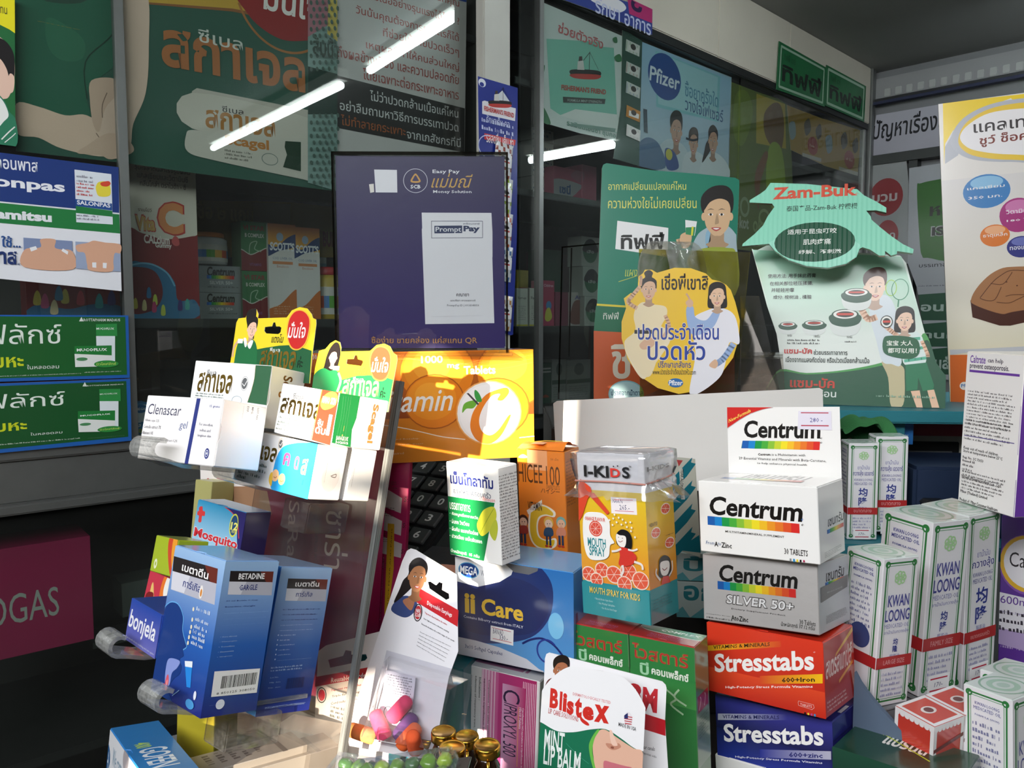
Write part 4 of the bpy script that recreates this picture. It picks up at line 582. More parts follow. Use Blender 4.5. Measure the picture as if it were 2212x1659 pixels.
o=carton('vitamin_b_box','left green and red vitamin B box of the taped pair under the mouth spray','box',(.0591,.6835,.9405),(-35.27,1.06,-2.56),(58.4,26.7,195.9),{'*':'2f7d3e','T':'a83230','R':'5a8a5c'},{'F':[('g',0,143.9,58.4,167.6,'4a9a4c','2c7a3c','y'),('s',[-63.2,226.5,-63.5,220.8,-60.5,221.7,-57.5,221.3,-54.6,222,-54.3,227.8],'f0eee8'),('s',[-63.2,226.6,-63.5,220.9,-60.5,221.8,-57.5,221.4,-54.6,222.1,-54.3,227.9],'a82a2c'),('t','ไวสตาร์',2.9,176.9,52.6,189.9,'8a7a3a',.1,0,0),('t','ไวสตาร์',2.9,176.9,52.6,189.9,'b52c2e',0,0,0),('t','บี',9.3,163.9,17.5,174.9,'a0d0a8',.1,0,0),('t','คอมเพล็กซ์',19.9,165.9,52.6,173.4,'e8ebe0',.1,0,0),('l',[32.1215,155.9,40.8819,149.9,36.2097,143.9,46.7221,137.9],1.6,'b8d8b0',1),('l',[43.802,157.9,39.7138,150.9,49.6423,145.9],1.6,'b8d8b0',1)],'T':[('t','วิตามินบีรวม',14.6007,8.0091,43.802,12.0137,'b070a0',.01,0,0),('x',14.6007,2.6697,43.802,6.9412,2,'b070a0')]},group='green and red vitamin boxes',fin='g')
o=carton('vitamin_b_box','right green and red vitamin B box of the taped pair, beside the red stack','box',(.1075,.6493,.9405),(-35.27,1.06,-2.56),(58.4,26.7,198.5),{'*':'2f7d3e','T':'a83230','R':'5a8a5c'},{'F':[('g',0,146.5,58.4,170.2,'4a9a4c','2c7a3c','y'),('s',[-122.4,229.1,-122.7,223.4,-119.7,224.3,-116.7,223.9,-113.8,224.6,-113.5,230.4],'f0eee8'),('s',[-122.4,229.2,-122.7,223.5,-119.7,224.4,-116.7,224,-113.8,224.7,-113.5,230.5],'a82a2c'),('t','ไวสตาร์',2.9,179.5,52.6,192.5,'8a7a3a',.1,0,0),('t','ไวสตาร์',2.9,179.5,52.6,192.5,'b52c2e',0,0,0),('t','บี',9.3,166.5,17.5,177.5,'a0d0a8',.1,0,0),('t','คอมเพล็กซ์',19.9,168.5,52.6,176,'e8ebe0',.1,0,0),('l',[32.1215,158.5,40.8819,152.5,36.2097,146.5,46.7221,140.5],1.6,'b8d8b0',1),('l',[43.802,160.5,39.7138,153.5,49.6423,148.5],1.6,'b8d8b0',1)],'T':[('t','วิตามินบีรวม',14.6007,8.0091,43.802,12.0137,'b070a0',.01,0,0),('x',14.6007,2.6697,43.802,6.9412,2,'b070a0'),('s',[5.8403,16.5522,29.2013,13.3485,59.5707,13.3485,59.5707,27.231,5.8403,27.231],'e8e8e0'),('s',[5.8403,17.6201,29.2013,14.4164,59.5707,14.4164,59.5707,27.231,5.8403,27.231],'2f7d4a'),('t','COMPLEX',20.4409,18.154,55.4825,22.6925,'dfe8dc',.03,.1,0)],'R':[('g',0,97.6,26.7,198.5,'7a9a7a','3f7a48','y'),('r',2.7,142.5,24.6,156.5,'9a2a30'),('l',[5.3394,144.5,9.344,151.5,8.0091,154.5],1,'e8d8d0',1),('l',[16.0182,144.5,18.688,151.5,17.6201,154.5],1,'e8d8d0',1),('x',4,120.5,24,139.5,8,'3a5a3c')]},group='green and red vitamin boxes',fin='g')
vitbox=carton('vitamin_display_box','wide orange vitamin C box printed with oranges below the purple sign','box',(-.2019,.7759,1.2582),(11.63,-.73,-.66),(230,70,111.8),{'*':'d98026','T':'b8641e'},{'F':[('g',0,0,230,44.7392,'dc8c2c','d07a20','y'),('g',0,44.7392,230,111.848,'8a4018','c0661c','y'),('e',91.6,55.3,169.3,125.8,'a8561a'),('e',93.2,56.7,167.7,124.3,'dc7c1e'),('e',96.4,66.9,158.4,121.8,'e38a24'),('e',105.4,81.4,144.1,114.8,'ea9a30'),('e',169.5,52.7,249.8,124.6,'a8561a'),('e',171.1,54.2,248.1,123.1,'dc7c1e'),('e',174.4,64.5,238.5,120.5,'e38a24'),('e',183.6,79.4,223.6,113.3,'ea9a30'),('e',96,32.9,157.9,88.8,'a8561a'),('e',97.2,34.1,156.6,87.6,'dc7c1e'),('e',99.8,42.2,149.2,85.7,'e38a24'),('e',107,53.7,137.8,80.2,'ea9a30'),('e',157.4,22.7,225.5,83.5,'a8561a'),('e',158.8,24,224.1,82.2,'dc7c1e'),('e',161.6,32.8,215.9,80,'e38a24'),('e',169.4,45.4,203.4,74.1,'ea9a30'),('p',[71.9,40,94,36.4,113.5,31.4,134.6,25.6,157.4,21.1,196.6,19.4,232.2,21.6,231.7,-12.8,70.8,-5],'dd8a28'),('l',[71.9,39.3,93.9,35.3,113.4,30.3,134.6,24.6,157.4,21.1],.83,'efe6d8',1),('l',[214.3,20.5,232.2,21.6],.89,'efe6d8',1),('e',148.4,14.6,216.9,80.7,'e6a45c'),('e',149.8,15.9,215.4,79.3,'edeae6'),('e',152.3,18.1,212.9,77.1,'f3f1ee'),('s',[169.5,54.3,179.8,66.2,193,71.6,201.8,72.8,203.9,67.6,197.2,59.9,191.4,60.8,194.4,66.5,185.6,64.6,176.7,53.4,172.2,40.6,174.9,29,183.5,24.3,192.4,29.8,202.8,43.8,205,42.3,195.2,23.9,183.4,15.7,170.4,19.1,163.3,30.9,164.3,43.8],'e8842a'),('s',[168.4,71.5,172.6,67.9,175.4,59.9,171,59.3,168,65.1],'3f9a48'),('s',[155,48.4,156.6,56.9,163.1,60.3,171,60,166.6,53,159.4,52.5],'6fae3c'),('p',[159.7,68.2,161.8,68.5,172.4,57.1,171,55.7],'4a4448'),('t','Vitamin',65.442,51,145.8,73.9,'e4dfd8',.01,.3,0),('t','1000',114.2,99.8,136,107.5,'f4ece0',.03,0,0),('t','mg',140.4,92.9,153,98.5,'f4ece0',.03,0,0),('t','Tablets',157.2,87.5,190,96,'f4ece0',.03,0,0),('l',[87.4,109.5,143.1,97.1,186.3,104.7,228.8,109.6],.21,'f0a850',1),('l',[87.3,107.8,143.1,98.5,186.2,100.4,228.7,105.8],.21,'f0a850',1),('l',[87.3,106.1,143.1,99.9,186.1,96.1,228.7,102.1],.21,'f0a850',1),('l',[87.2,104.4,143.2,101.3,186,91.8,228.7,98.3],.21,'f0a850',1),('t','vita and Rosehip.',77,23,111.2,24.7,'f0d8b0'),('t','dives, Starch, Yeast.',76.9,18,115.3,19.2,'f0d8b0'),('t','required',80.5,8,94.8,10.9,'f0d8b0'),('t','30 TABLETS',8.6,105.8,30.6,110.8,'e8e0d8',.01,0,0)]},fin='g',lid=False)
clen=carton('scar_gel_box','white scar gel box with slim blue band, left end of the acrylic top tier','box',(-.2846,.5981,1.2974),(-28.63,-13.63,-.52),(82.5,43.1,48.6),'f1eeec',{'F':[('t','Clenascar',3.4,34.3,40.2,42.2,'2a2c4c',0,.1,0),('t','gel',41,23.6,49.6,30.7,'4a5a8c',0,.1,0),('t','®',39,39.1,40.2,40.2,'2a2c4c'),('p',[54.9,48.1,58.9,48.2,56.6,-.5,52.9,-.4],'22307c'),('t','Allium cepa 12%',2.1,28,18.1,30.6,'6a6870',0,0,0),('t','Centella extract 7%',1.6,23.4,21.3,26,'6a6870',0,0,0),('t','Allantoin 0.4%',1.2,18.7,13.6,21.3,'6a6870',0,0,0),('t','Broussonetia papyrifera extract 0.2%',.7,14.1,41.5,16.7,'6a6870',0,0,0),('t','Vitamin C 0.02%',.3,9.4,13.4,12,'6a6870',0,0,0),('t','15 grams',69.8,41.6,80.2,43.9,'5a62a0'),('t','For smoothen,',61.9,28.1,76.3,30.5,'6a6a80'),('t','soften and',63.3,24.2,74.6,26.3,'6a6a80'),('t','brighten skin',62.2,19.8,75.8,22.3,'6a6a80'),('e',72,5,76.6,12.7,'22307c'),('o',72.8,6.2,75.8,11.4,.38,'f0f0f4',0,360),('e',73.7,8,74.9,9.7,'f0f0f4')],'R':[('t','LOT NO.',32.8,37.6,34.4,46.9,'5a585c',.01,0,-90),('t','MFG.',27.2,41.4,29,46.8,'5a585c',.01,0,-90),('t','EXP.',22.6,42.1,24.4,46.8,'5a585c',.01,0,-90),('x',19.1,36.3,19.6,46.4,1,'6a686c',1)]},lid='R')
scag_back=carton('scar_ointment_box','white scar ointment box with green end behind the blue banded gel box','box',(-.2708,.6585,1.3197),(-25.05,-11.49,1.66),(82.5,42,49.8),'f2f1ef',{'F':[('p',[66.2,49.2,83.5,49.3,83.2,18,63.1,18.8,65.4,28.1,66.8,38.5],'1d5a34'),('l',[65.9,49.2,66.6,38.5,65.1,28,62.8,18.8],.31,'*b89a4a',1),('t','สกาเจล',6.5,24.2,44,40.4,'*8f7430',.04,0,0),('t','ซีเบล',15.1,37.9,25.4,43.1,'4a4a4a',.015,0,0),('e',54.2,29.2,60.1,38.4,'5a5c5e'),('o',53.4,27.9,61,39.7,.32,'8a8c8e',0,360),('l',[54.9,33.6,57.3,31.7,59.8,36.6],.61,'f4f4f4'),('x',5.9,17.7,38.8,23.7,3,'4a6a62'),('o',46.2,16.3,56.9,23.3,.36,'6a8a9a',0,360)],'R':[('t','Scagel',11.7,19.2,26.1,44.1,'*a8763c',.03,0,-90)]},lid='R')
scag_front=carton('scar_ointment_box','sunlit white scar ointment box with red and green bands, upper right of the acrylic stand','box',(-.1833,.6072,1.316),(-36.3,-11.47,3.66),(65.5,50.4,38.6),'f2f1ef',{'F':[('t','สกาเจล',2.9,15.9,49.7,28.2,'*7a6430',.04,0,0),('t','ซีเบล',15.4,28.1,27.5,32.8,'5a5a58',.015,0,0),('x',3,7.5,38.1,18.1,3,'5a6a62'),('x',2.2,2.3,18.3,8.6,2,'5a6a62'),('p',[46.9,38.9,64.9,38.8,67.4,.1,45.1,.9],'c83a22'),('l',[46.5,38.9,44.4,.8],.85,'e8a030'),('s',[48.6,32.9,55.7,38,63.7,37.1,63.8,29.1,53.7,24.5,48,27.1],'c8d83a'),('t','NANO SKIN',48.9,29.1,63.8,34.3,'f4f4d0',.02,0,0),('t','อัน',48.3,12.8,54.2,17.5,'f8efe8',.03,0,0),('t','ดับ',47.2,6.5,58.4,12.8,'f8efe8',.03,0,0),('t','1',59.3,6.8,62.9,21.9,'f8f4f0',.07,0,0)],'R':[('p',[.2,38.5,20,39.2,20.2,22,17.9,13.2,19.7,.3,.9,2.2,.3,16.2],'1f8a42'),('l',[4.1,36.4,5.4,20.5,4.3,4.4],.14,'7ac08a',1),('l',[6.5,36.7,7.6,20.7,7,4.6],.14,'7ac08a',1),('l',[9,37,9.8,21,9.7,4.8],.14,'7ac08a',1),('l',[11.4,37.3,12,21.2,12.4,5],.14,'7ac08a',1),('t','BANGKOK',4.3,4.4,16,7.7,'f0f4e8',.02,0,0),('t','botanica',4.4,2,16.5,4.6,'f0f4e8',.02,0,0),('l',[9.8,15.3,9.8,11.5],.37,'d8c870',1),('e',9,7.8,10.2,9,'d8c870'),('t','Scagel',33.3,4.8,40.4,34.6,'c8823a',.035,0,-90)]},lid='R')
kidsbox=carton('kids_scar_gel_box','white and sky blue children scar gel box, lower front of the top tier','box',(-.224,.6308,1.2749),(-33.46,-12.19,3.51),(88,31.9,41.4),'f2f0ee',{'F':[('t','สกาเจล',4.6,20.4,45.6,32.1,'*8f7430',.04,0,0),('t','ซีเบล',13.5,30.8,24.7,35.8,'5a5a58',.015,0,0),('e',46.2,32.3,50.3,38.9,'5a5c5e'),('o',45.5,31.2,51,40,.31,'c8a040',0,360),('l',[46.8,35.4,48.3,34.4,49.7,37.4],.5,'f4f4f4'),('s',[51.1,33.6,63,38.3,76.6,40.8,87.6,41.4,91.3,27.5,91.8,10.3,89.4,-1.5,63.5,-.5,47,.5,45.2,12.2,46.2,24.3],'2a9fe0'),('p',[73.9,40.4,87.6,41.4,88.6,-1.2,75,-.3],'2a9fe0'),('t','ค',54.4,20.6,61.6,30.2,'e0487a',.07,0,0),('t','ด',67.1,19.2,71.9,29.3,'a85ac8',.07,0,0),('t','ส',75.3,16.7,81.5,28.9,'e8d86a',.07,0,0),('e',44.7,6.6,52.8,15.9,'f4c08a'),('e',52.8,5.2,60.4,14,'f4dc8a'),('l',[47.3,10,49.2,9.5,50.9,10.8],.39,'8a4a2a',1),('l',[55.2,8.4,57.1,7.8,58.8,9.2],.4,'8a4a2a',1),('s',[42.6,10.7,44.9,13.1,46.3,8.3,46.5,2.4,42.8,5.8],'f0c040'),('x',5.2,5,40.4,18.4,3,'5a6a62'),('x',4.7,1.3,17.5,6.5,1,'5a6a62'),('l',[79.9,13.1,79.5,9.2],.29,'2a3a5a',1)],'R':[('e',9.6,6.2,27.6,30.8,'ece4e0'),('t','BANGKOK',12.8,12.7,13,27.8,'6a5048',.02,0,-90),('l',[18.5,18.3,23.5,20.1,23.4,17.6,19.3,17.9],.5,'5a4038',1)]},lid='R')
kidsbox_b=carton('kids_scar_gel_box','second children scar gel box, only its white end showing','box',(-.2036,.6617,1.267),(-33.46,-12.19,3.51),(88,27.1,41.4),'f0eeec',{'R':[('t','BANGKOK',4.5,10.5,4.8,25.7,'6a5048',.02,0,-90)]},lid='R')
tag1=card('hanging_display_card','yellow and green display card with woman in polo shirt, behind left ointment box','display card',(-.2532,.7068,1.3495),(-28,-12,0),0.5,[[0,1.1,1.1,29,1.3,51.8,3.3,55.6,11.9,56.4,13.9,62.3,18.3,64.3,23.8,63.6,26.9,59.3,26.8,55.6,60.6,56.3,65.5,62.5,73.7,65.3,82.6,64,88.4,59,90.3,55.6,93.8,54.5,94.7,50.7,94.6,27.1,95.9,-0],[36.5,44.3,36.7,47.8,42.6,48.4,44.9,48.4,45.8,51.8,48,52,49.8,48.4,53.8,48.4,56,47.3,55.8,43.3,53.5,41.6,39.2,42.1]],'efd52a',[('p',[29.5,27.7,41.4,29.6,56,31.5,69.1,32.2,82.4,30.2,93.5,27.6,95.4,-1.1,-.5,-4.7,-.9,10.4,30.6,13.5],'1a5a34'),('s',[24.8,36.8,24.6,46.6,24,62.8,19.8,64.3,13.9,62.3,12.8,55.9,16.8,46.6],'17120f'),('h',21.5,37.9,17.4,'e8bfa4','1a1412','short',.5),('s',[5.3,15.2,6.8,32.6,14.3,35,19.6,31.6,23.3,36.8,28.6,32.8,32,22.6,30.3,6.7,5.7,4.8],'1c6a3c'),('s',[13,37.3,16.2,37.3,18,31.5,16,29.8],'f0f0ec'),('s',[21.9,35.6,25.1,35.1,22.5,28.2,18.8,31.6],'f0f0ec'),('l',[2.4,20.9,2.7,29,6.4,34.9],2.05,'e0b496',1),('l',[3.4,15.1,5.4,10.5,8.6,6],1.73,'e0b496',1),('r',6.4,33,12.6,37,'f4f2ee'),('s',[63.2,41.1,62.6,53.5,67.2,60.8,74.1,63,81.6,61.2,87.7,54.5,88.6,44.6,86.2,33.6,78.5,27.9,69.5,30],'f0b83a'),('s',[64.4,41.1,63.9,52.9,68.1,60,74.3,62.1,81,60.3,86.6,54.3,87.4,44.8,85.2,34.4,78.3,29,70.2,31.1],'c8221f'),('t','มั่นใจ',64.9,38.3,84.2,52.3,'f6f2ee',.02,.1,0),('t','แตงโม',46.7,34,60.2,41.6,'2a2818',.01,.1,0),('t','ซีเบล',46.4,25.2,58.1,29.8,'f0ede4',.02,0,0),('t','สกาเจล',36.3,11.4,77.2,27.4,'*a8883c',.035,0,0),('t','ค่ะ',79.6,13,85.4,22.6,'122a18',.02,0,0)],fin='g')
tag2=card('hanging_display_card','yellow and green display card with long haired woman, sunlit and above front ointment box','display card',(-.1651,.6468,1.3316),(-28,-12,0),0.5,[[0,0,.3,31.9,2.4,46.4,8.7,47.9,13.3,52.9,18.3,55.4,23.2,53.8,25.2,49.4,25.1,46.2,54.7,47.2,60.4,52,67.7,53.3,73.6,51.1,77.4,46.1,81.1,44.2,81.9,40.1,80.8,26,79,-0],[32.4,36.9,32.6,40.1,39.1,40.4,39.9,43.4,42.2,43.4,43.6,40.3,48.2,39.4,49.1,37.9,47.6,35,33.2,36.1]],'efd52a',[('p',[29.9,23.3,43.7,26.9,56.3,27.8,68.9,27.7,80.3,25,78.3,-.1,33.9,-2.4],'1f7a42'),('s',[13.9,49.2,18.6,53.7,22.8,52,25.2,45.2,24.5,36.7,22.4,29.3,12.9,21.2,4.9,28.8,9.2,32.1,11,41.7],'1d1512'),('h',18.1,35.5,12.7,'e8bfa4','1d1512','short',0),('s',[-0,25.5,8.5,32.1,16.9,30.2,22,31.4,29.7,24.3,30,14,-1.7,10.5],'1f7a42'),('l',[26.8,13.8,28.8,22.2,25.8,28.4],2.06,'e8bfa4',1),('r',19.5,30.8,25.9,34.2,'f4efe8'),('s',[55.7,36.5,55.7,44.7,59.4,49.9,65.5,51.2,72,49.1,76,43,76.6,34,74.1,25.8,67.6,23.4,60.3,26.4],'f0b83a'),('s',[56.6,36.5,56.7,44.2,60.1,49.2,65.6,50.4,71.5,48.3,75,42.8,75.6,34.1,73.2,26.6,67.5,24.3,60.9,27.2],'dc4a28'),('t','มั่นใจ',58.2,30.4,74.2,42.5,'f6f2ee',.02,.1,0),('t','ซีเบล',41.2,21.8,51.7,26.1,'f0ede4',.02,0,0),('t','สกาเจล',31.8,10.9,67.5,24.1,'e8b878',.035,0,0),('t','ค่ะ',69.5,10.5,74.5,18.8,'122a18',.02,0,0),('t','แตงโม',42.1,28.9,53.5,33.8,'b8a838',.01,.1,0)],fin='g')
bonj=carton('mouth_gel_box','blue and white lettered mouth gel box under the pink and lime boxes','box',(-.3024,.6051,1.1535),(-41.71,-11.24,1.13),(52,60,32.2),'2f4fa8',{'F':[('g',0,0,52.0003,32.1651,'6a6ab8','2c4ca8','y'),('t','bonjela',1.4,6.5,46.9,24.3,'f0f0f4',.02,.15,0),('t','For mouth ulcers, teething and sore gums',1,1.4,49.5003,3.5,'d8d8e8',0,0,0)]},fin='g',lid='R')
o=carton('drops_box','small pink drops box sandwiched between lime and blue boxes','box',(-.3334,.7014,1.1481),(-38.05,-15.04,1.25),(36.1,30,29.1),'c8364a',{'F':[('s',[6.1,4.8,7.8,11.4,8,17.6,9.8,20.3,14.1,12.8,17.1,4.4],'e8c070'),('s',[2.7,5.6,5,10.7,13.6,11.9,14.4,6.8],'7a1a1c'),('s',[25.992,29.0504,23.826,14.5252,28.88,0,36.1,0,36.1,29.0504],'e87a2a'),('s',[30.685,29.0504,28.88,17.4302,33.212,8.7151,36.1,8.7151,36.1,29.0504],'f2efe8')]},fin='g',lid='R')
o=carton('drops_box','small lime green drops box on top of the pink one','box',(-.2938,.6321,1.1994),(-42.61,-14.8,-4.34),(38,26,28.8),'a8bc28',{'F':[('e',5,2.9,10.4,10.7,'e8ecc8'),('e',6.6,5.1,8.8,8.6,'a8bc28'),('s',[23.56,28.8404,26.6,14.4202,38.0001,0,38.0001,28.8404],'d04a2a'),('s',[30.4001,28.8404,32.3001,14.4202,38.0001,5.7681,38.0001,28.8404],'f0a030')]},fin='g',lid='R')
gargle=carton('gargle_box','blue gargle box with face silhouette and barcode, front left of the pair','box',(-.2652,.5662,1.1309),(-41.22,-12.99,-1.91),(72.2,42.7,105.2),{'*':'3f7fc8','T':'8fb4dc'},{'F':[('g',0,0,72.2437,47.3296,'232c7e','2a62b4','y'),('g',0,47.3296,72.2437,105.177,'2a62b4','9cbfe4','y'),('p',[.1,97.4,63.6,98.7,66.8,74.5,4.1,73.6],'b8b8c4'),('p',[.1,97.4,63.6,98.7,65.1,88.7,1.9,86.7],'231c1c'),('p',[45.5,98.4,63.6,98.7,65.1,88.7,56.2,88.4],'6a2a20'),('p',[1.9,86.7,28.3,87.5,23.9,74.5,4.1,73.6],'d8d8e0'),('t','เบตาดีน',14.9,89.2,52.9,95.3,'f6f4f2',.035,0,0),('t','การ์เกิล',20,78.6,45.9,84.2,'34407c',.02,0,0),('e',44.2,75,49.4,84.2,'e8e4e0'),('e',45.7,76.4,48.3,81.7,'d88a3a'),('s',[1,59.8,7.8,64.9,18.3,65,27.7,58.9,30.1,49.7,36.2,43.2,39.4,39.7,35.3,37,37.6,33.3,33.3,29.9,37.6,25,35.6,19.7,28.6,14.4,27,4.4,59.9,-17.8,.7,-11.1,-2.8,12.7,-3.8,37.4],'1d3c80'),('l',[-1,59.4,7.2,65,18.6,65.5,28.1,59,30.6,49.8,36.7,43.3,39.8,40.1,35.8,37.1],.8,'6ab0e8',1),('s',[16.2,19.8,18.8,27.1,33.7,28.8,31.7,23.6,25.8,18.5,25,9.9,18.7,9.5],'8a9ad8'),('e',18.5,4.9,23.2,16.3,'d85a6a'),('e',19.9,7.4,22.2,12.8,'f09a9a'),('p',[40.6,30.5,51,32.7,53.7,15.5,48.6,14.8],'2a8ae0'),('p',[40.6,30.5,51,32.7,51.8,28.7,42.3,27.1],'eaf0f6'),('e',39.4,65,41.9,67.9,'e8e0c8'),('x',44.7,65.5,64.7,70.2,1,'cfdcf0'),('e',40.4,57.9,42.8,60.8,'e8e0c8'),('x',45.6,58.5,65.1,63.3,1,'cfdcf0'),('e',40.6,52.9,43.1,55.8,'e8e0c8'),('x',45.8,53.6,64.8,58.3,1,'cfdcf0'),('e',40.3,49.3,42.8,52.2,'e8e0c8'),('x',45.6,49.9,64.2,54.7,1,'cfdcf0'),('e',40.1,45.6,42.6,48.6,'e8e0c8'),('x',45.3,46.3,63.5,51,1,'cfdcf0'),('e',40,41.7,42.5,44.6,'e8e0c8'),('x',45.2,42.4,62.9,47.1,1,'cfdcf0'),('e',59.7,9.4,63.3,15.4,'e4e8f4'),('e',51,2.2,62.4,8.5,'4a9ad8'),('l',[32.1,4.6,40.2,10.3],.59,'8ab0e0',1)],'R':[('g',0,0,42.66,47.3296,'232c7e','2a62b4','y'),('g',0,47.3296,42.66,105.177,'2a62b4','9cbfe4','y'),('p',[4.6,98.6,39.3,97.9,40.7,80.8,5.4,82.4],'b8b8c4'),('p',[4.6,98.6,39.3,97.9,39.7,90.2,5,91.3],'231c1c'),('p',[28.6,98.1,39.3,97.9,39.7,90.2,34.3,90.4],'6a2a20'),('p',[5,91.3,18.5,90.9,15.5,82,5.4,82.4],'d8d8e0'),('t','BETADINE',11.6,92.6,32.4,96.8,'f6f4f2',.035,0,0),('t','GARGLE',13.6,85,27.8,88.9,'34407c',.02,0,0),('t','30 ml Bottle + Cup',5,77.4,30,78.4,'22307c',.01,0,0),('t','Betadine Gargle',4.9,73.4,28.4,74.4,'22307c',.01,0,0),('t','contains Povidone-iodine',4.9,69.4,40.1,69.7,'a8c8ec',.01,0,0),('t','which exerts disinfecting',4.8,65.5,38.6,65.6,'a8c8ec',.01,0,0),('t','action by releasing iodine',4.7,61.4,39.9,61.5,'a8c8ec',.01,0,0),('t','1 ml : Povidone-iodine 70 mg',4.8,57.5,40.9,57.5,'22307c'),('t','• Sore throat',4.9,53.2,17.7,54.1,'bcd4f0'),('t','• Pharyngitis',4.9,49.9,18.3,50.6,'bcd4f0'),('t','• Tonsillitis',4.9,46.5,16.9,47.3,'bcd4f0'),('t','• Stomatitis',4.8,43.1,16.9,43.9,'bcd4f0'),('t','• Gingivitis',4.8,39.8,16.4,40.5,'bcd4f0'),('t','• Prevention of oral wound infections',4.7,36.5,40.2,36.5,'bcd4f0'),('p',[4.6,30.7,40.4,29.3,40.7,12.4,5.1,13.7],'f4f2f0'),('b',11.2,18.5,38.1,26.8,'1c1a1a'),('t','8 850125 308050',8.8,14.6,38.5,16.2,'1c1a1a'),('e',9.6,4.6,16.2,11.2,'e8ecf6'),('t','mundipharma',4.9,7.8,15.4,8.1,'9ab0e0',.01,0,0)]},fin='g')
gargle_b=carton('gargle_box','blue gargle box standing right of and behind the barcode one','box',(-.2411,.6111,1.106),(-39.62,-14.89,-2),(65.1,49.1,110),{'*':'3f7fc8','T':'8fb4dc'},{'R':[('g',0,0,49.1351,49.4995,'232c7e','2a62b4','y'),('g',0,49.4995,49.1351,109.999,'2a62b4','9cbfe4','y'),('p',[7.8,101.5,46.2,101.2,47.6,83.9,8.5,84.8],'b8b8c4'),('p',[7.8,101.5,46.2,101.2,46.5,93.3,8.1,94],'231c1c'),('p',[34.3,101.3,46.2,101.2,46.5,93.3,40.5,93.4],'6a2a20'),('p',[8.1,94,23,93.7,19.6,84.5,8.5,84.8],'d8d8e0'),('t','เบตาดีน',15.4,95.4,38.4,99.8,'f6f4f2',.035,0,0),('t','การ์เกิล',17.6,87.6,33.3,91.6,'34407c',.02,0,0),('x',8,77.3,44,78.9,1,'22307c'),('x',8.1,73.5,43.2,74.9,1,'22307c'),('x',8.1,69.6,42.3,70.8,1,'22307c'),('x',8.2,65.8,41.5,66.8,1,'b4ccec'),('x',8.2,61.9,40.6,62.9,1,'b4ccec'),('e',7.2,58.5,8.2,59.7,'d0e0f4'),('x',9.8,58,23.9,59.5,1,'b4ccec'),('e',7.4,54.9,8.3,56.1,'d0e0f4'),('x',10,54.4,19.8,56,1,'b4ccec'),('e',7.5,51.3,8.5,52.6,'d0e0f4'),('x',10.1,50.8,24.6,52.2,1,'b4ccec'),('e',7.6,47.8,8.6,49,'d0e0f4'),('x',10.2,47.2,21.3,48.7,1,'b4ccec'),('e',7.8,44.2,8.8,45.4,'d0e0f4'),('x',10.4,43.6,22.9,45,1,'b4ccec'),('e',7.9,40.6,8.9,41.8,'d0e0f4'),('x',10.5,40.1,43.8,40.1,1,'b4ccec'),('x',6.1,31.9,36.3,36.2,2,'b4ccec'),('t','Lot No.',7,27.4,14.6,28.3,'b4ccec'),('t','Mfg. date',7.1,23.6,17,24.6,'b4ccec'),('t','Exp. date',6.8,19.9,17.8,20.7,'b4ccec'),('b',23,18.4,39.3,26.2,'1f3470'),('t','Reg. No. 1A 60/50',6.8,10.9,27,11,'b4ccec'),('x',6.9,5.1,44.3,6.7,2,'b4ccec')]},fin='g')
mosq=carton('mosquito_patch_box','light blue and purple mosquito patch box behind the gargle boxes','box',(-.2914,.7037,1.1907),(-29.8,-10.53,4.32),(62.7,29.2,50.8),{'*':'4aa0c8','R':'2a1c5c','T':'3a90c0'},{'F':[('g',0,0,62.7008,50.778,'b8d8e8','2f9ac8','y'),('s',[37.3,51.7,63.7,51.5,64.4,44.2,61.9,15.2,57.4,24.7,54.1,37.6,49.9,45.8],'2c2468'),('l',[35.3,50.9,47.4,46.8,55.2,37.8,58.7,28],.78,'d83a3a',1),('s',[2.9,44.4,6.7,45.9,8.2,42.3,11.2,42.1,11.5,38.2,8.4,37.6,8.5,32.2,4.8,31.9,4.4,36.8,1.9,37.6,1.9,41,3.3,41],'d83a3a'),('e',44.8,27.3,55.5,47.7,'d8d848'),('e',45.8,28.7,54.6,46.3,'1f4a78'),('u','12',46.8,33.3,55.1,33.8,6.7,'f0ec7a',.04),('t','HOURS',48.8,30.7,55.4,34.2,'e8e46a',.02,0,0),('t','Mosquito',1.5,15.6,58.8,26.9,'f4f0ee',.09,0,0),('t','Mosquito',1.9,16,58.4,26.5,'c82a34',.04,0,0)]},fin='g')
gofen=carton('painkiller_box','blue and white capsule box lying near the counter edge, lower left','box',(-.332,.62,1.0179),(-52,-8,-4),(112,38,52),{'*':'eceef2','T':'2c7cc0'},{'F':[('e',-21.1,17.1,9.5,40.9,'1f5a90'),('t','MEGA',-18.1,21.8,6,36,'f4f6f8',.02,.1,0),('t','We care',16.5,28.8,45.4,42.7,'7aa0b8'),('s',[-55,7.4,-30.6,8,8.5,12.6,-30.7,-2,-61.2,-1],'2c7cc0'),('e',47.3,37.9,63.6,54.5,'b8b0b4')],'T':[('t','GOFEN',56,7.6,95.2,28.5,'e4ecf2',.02,0,0),('t','400',42.56,7.6,53.76,19,'b8dc6a',.03,0,0)]},fin='g')
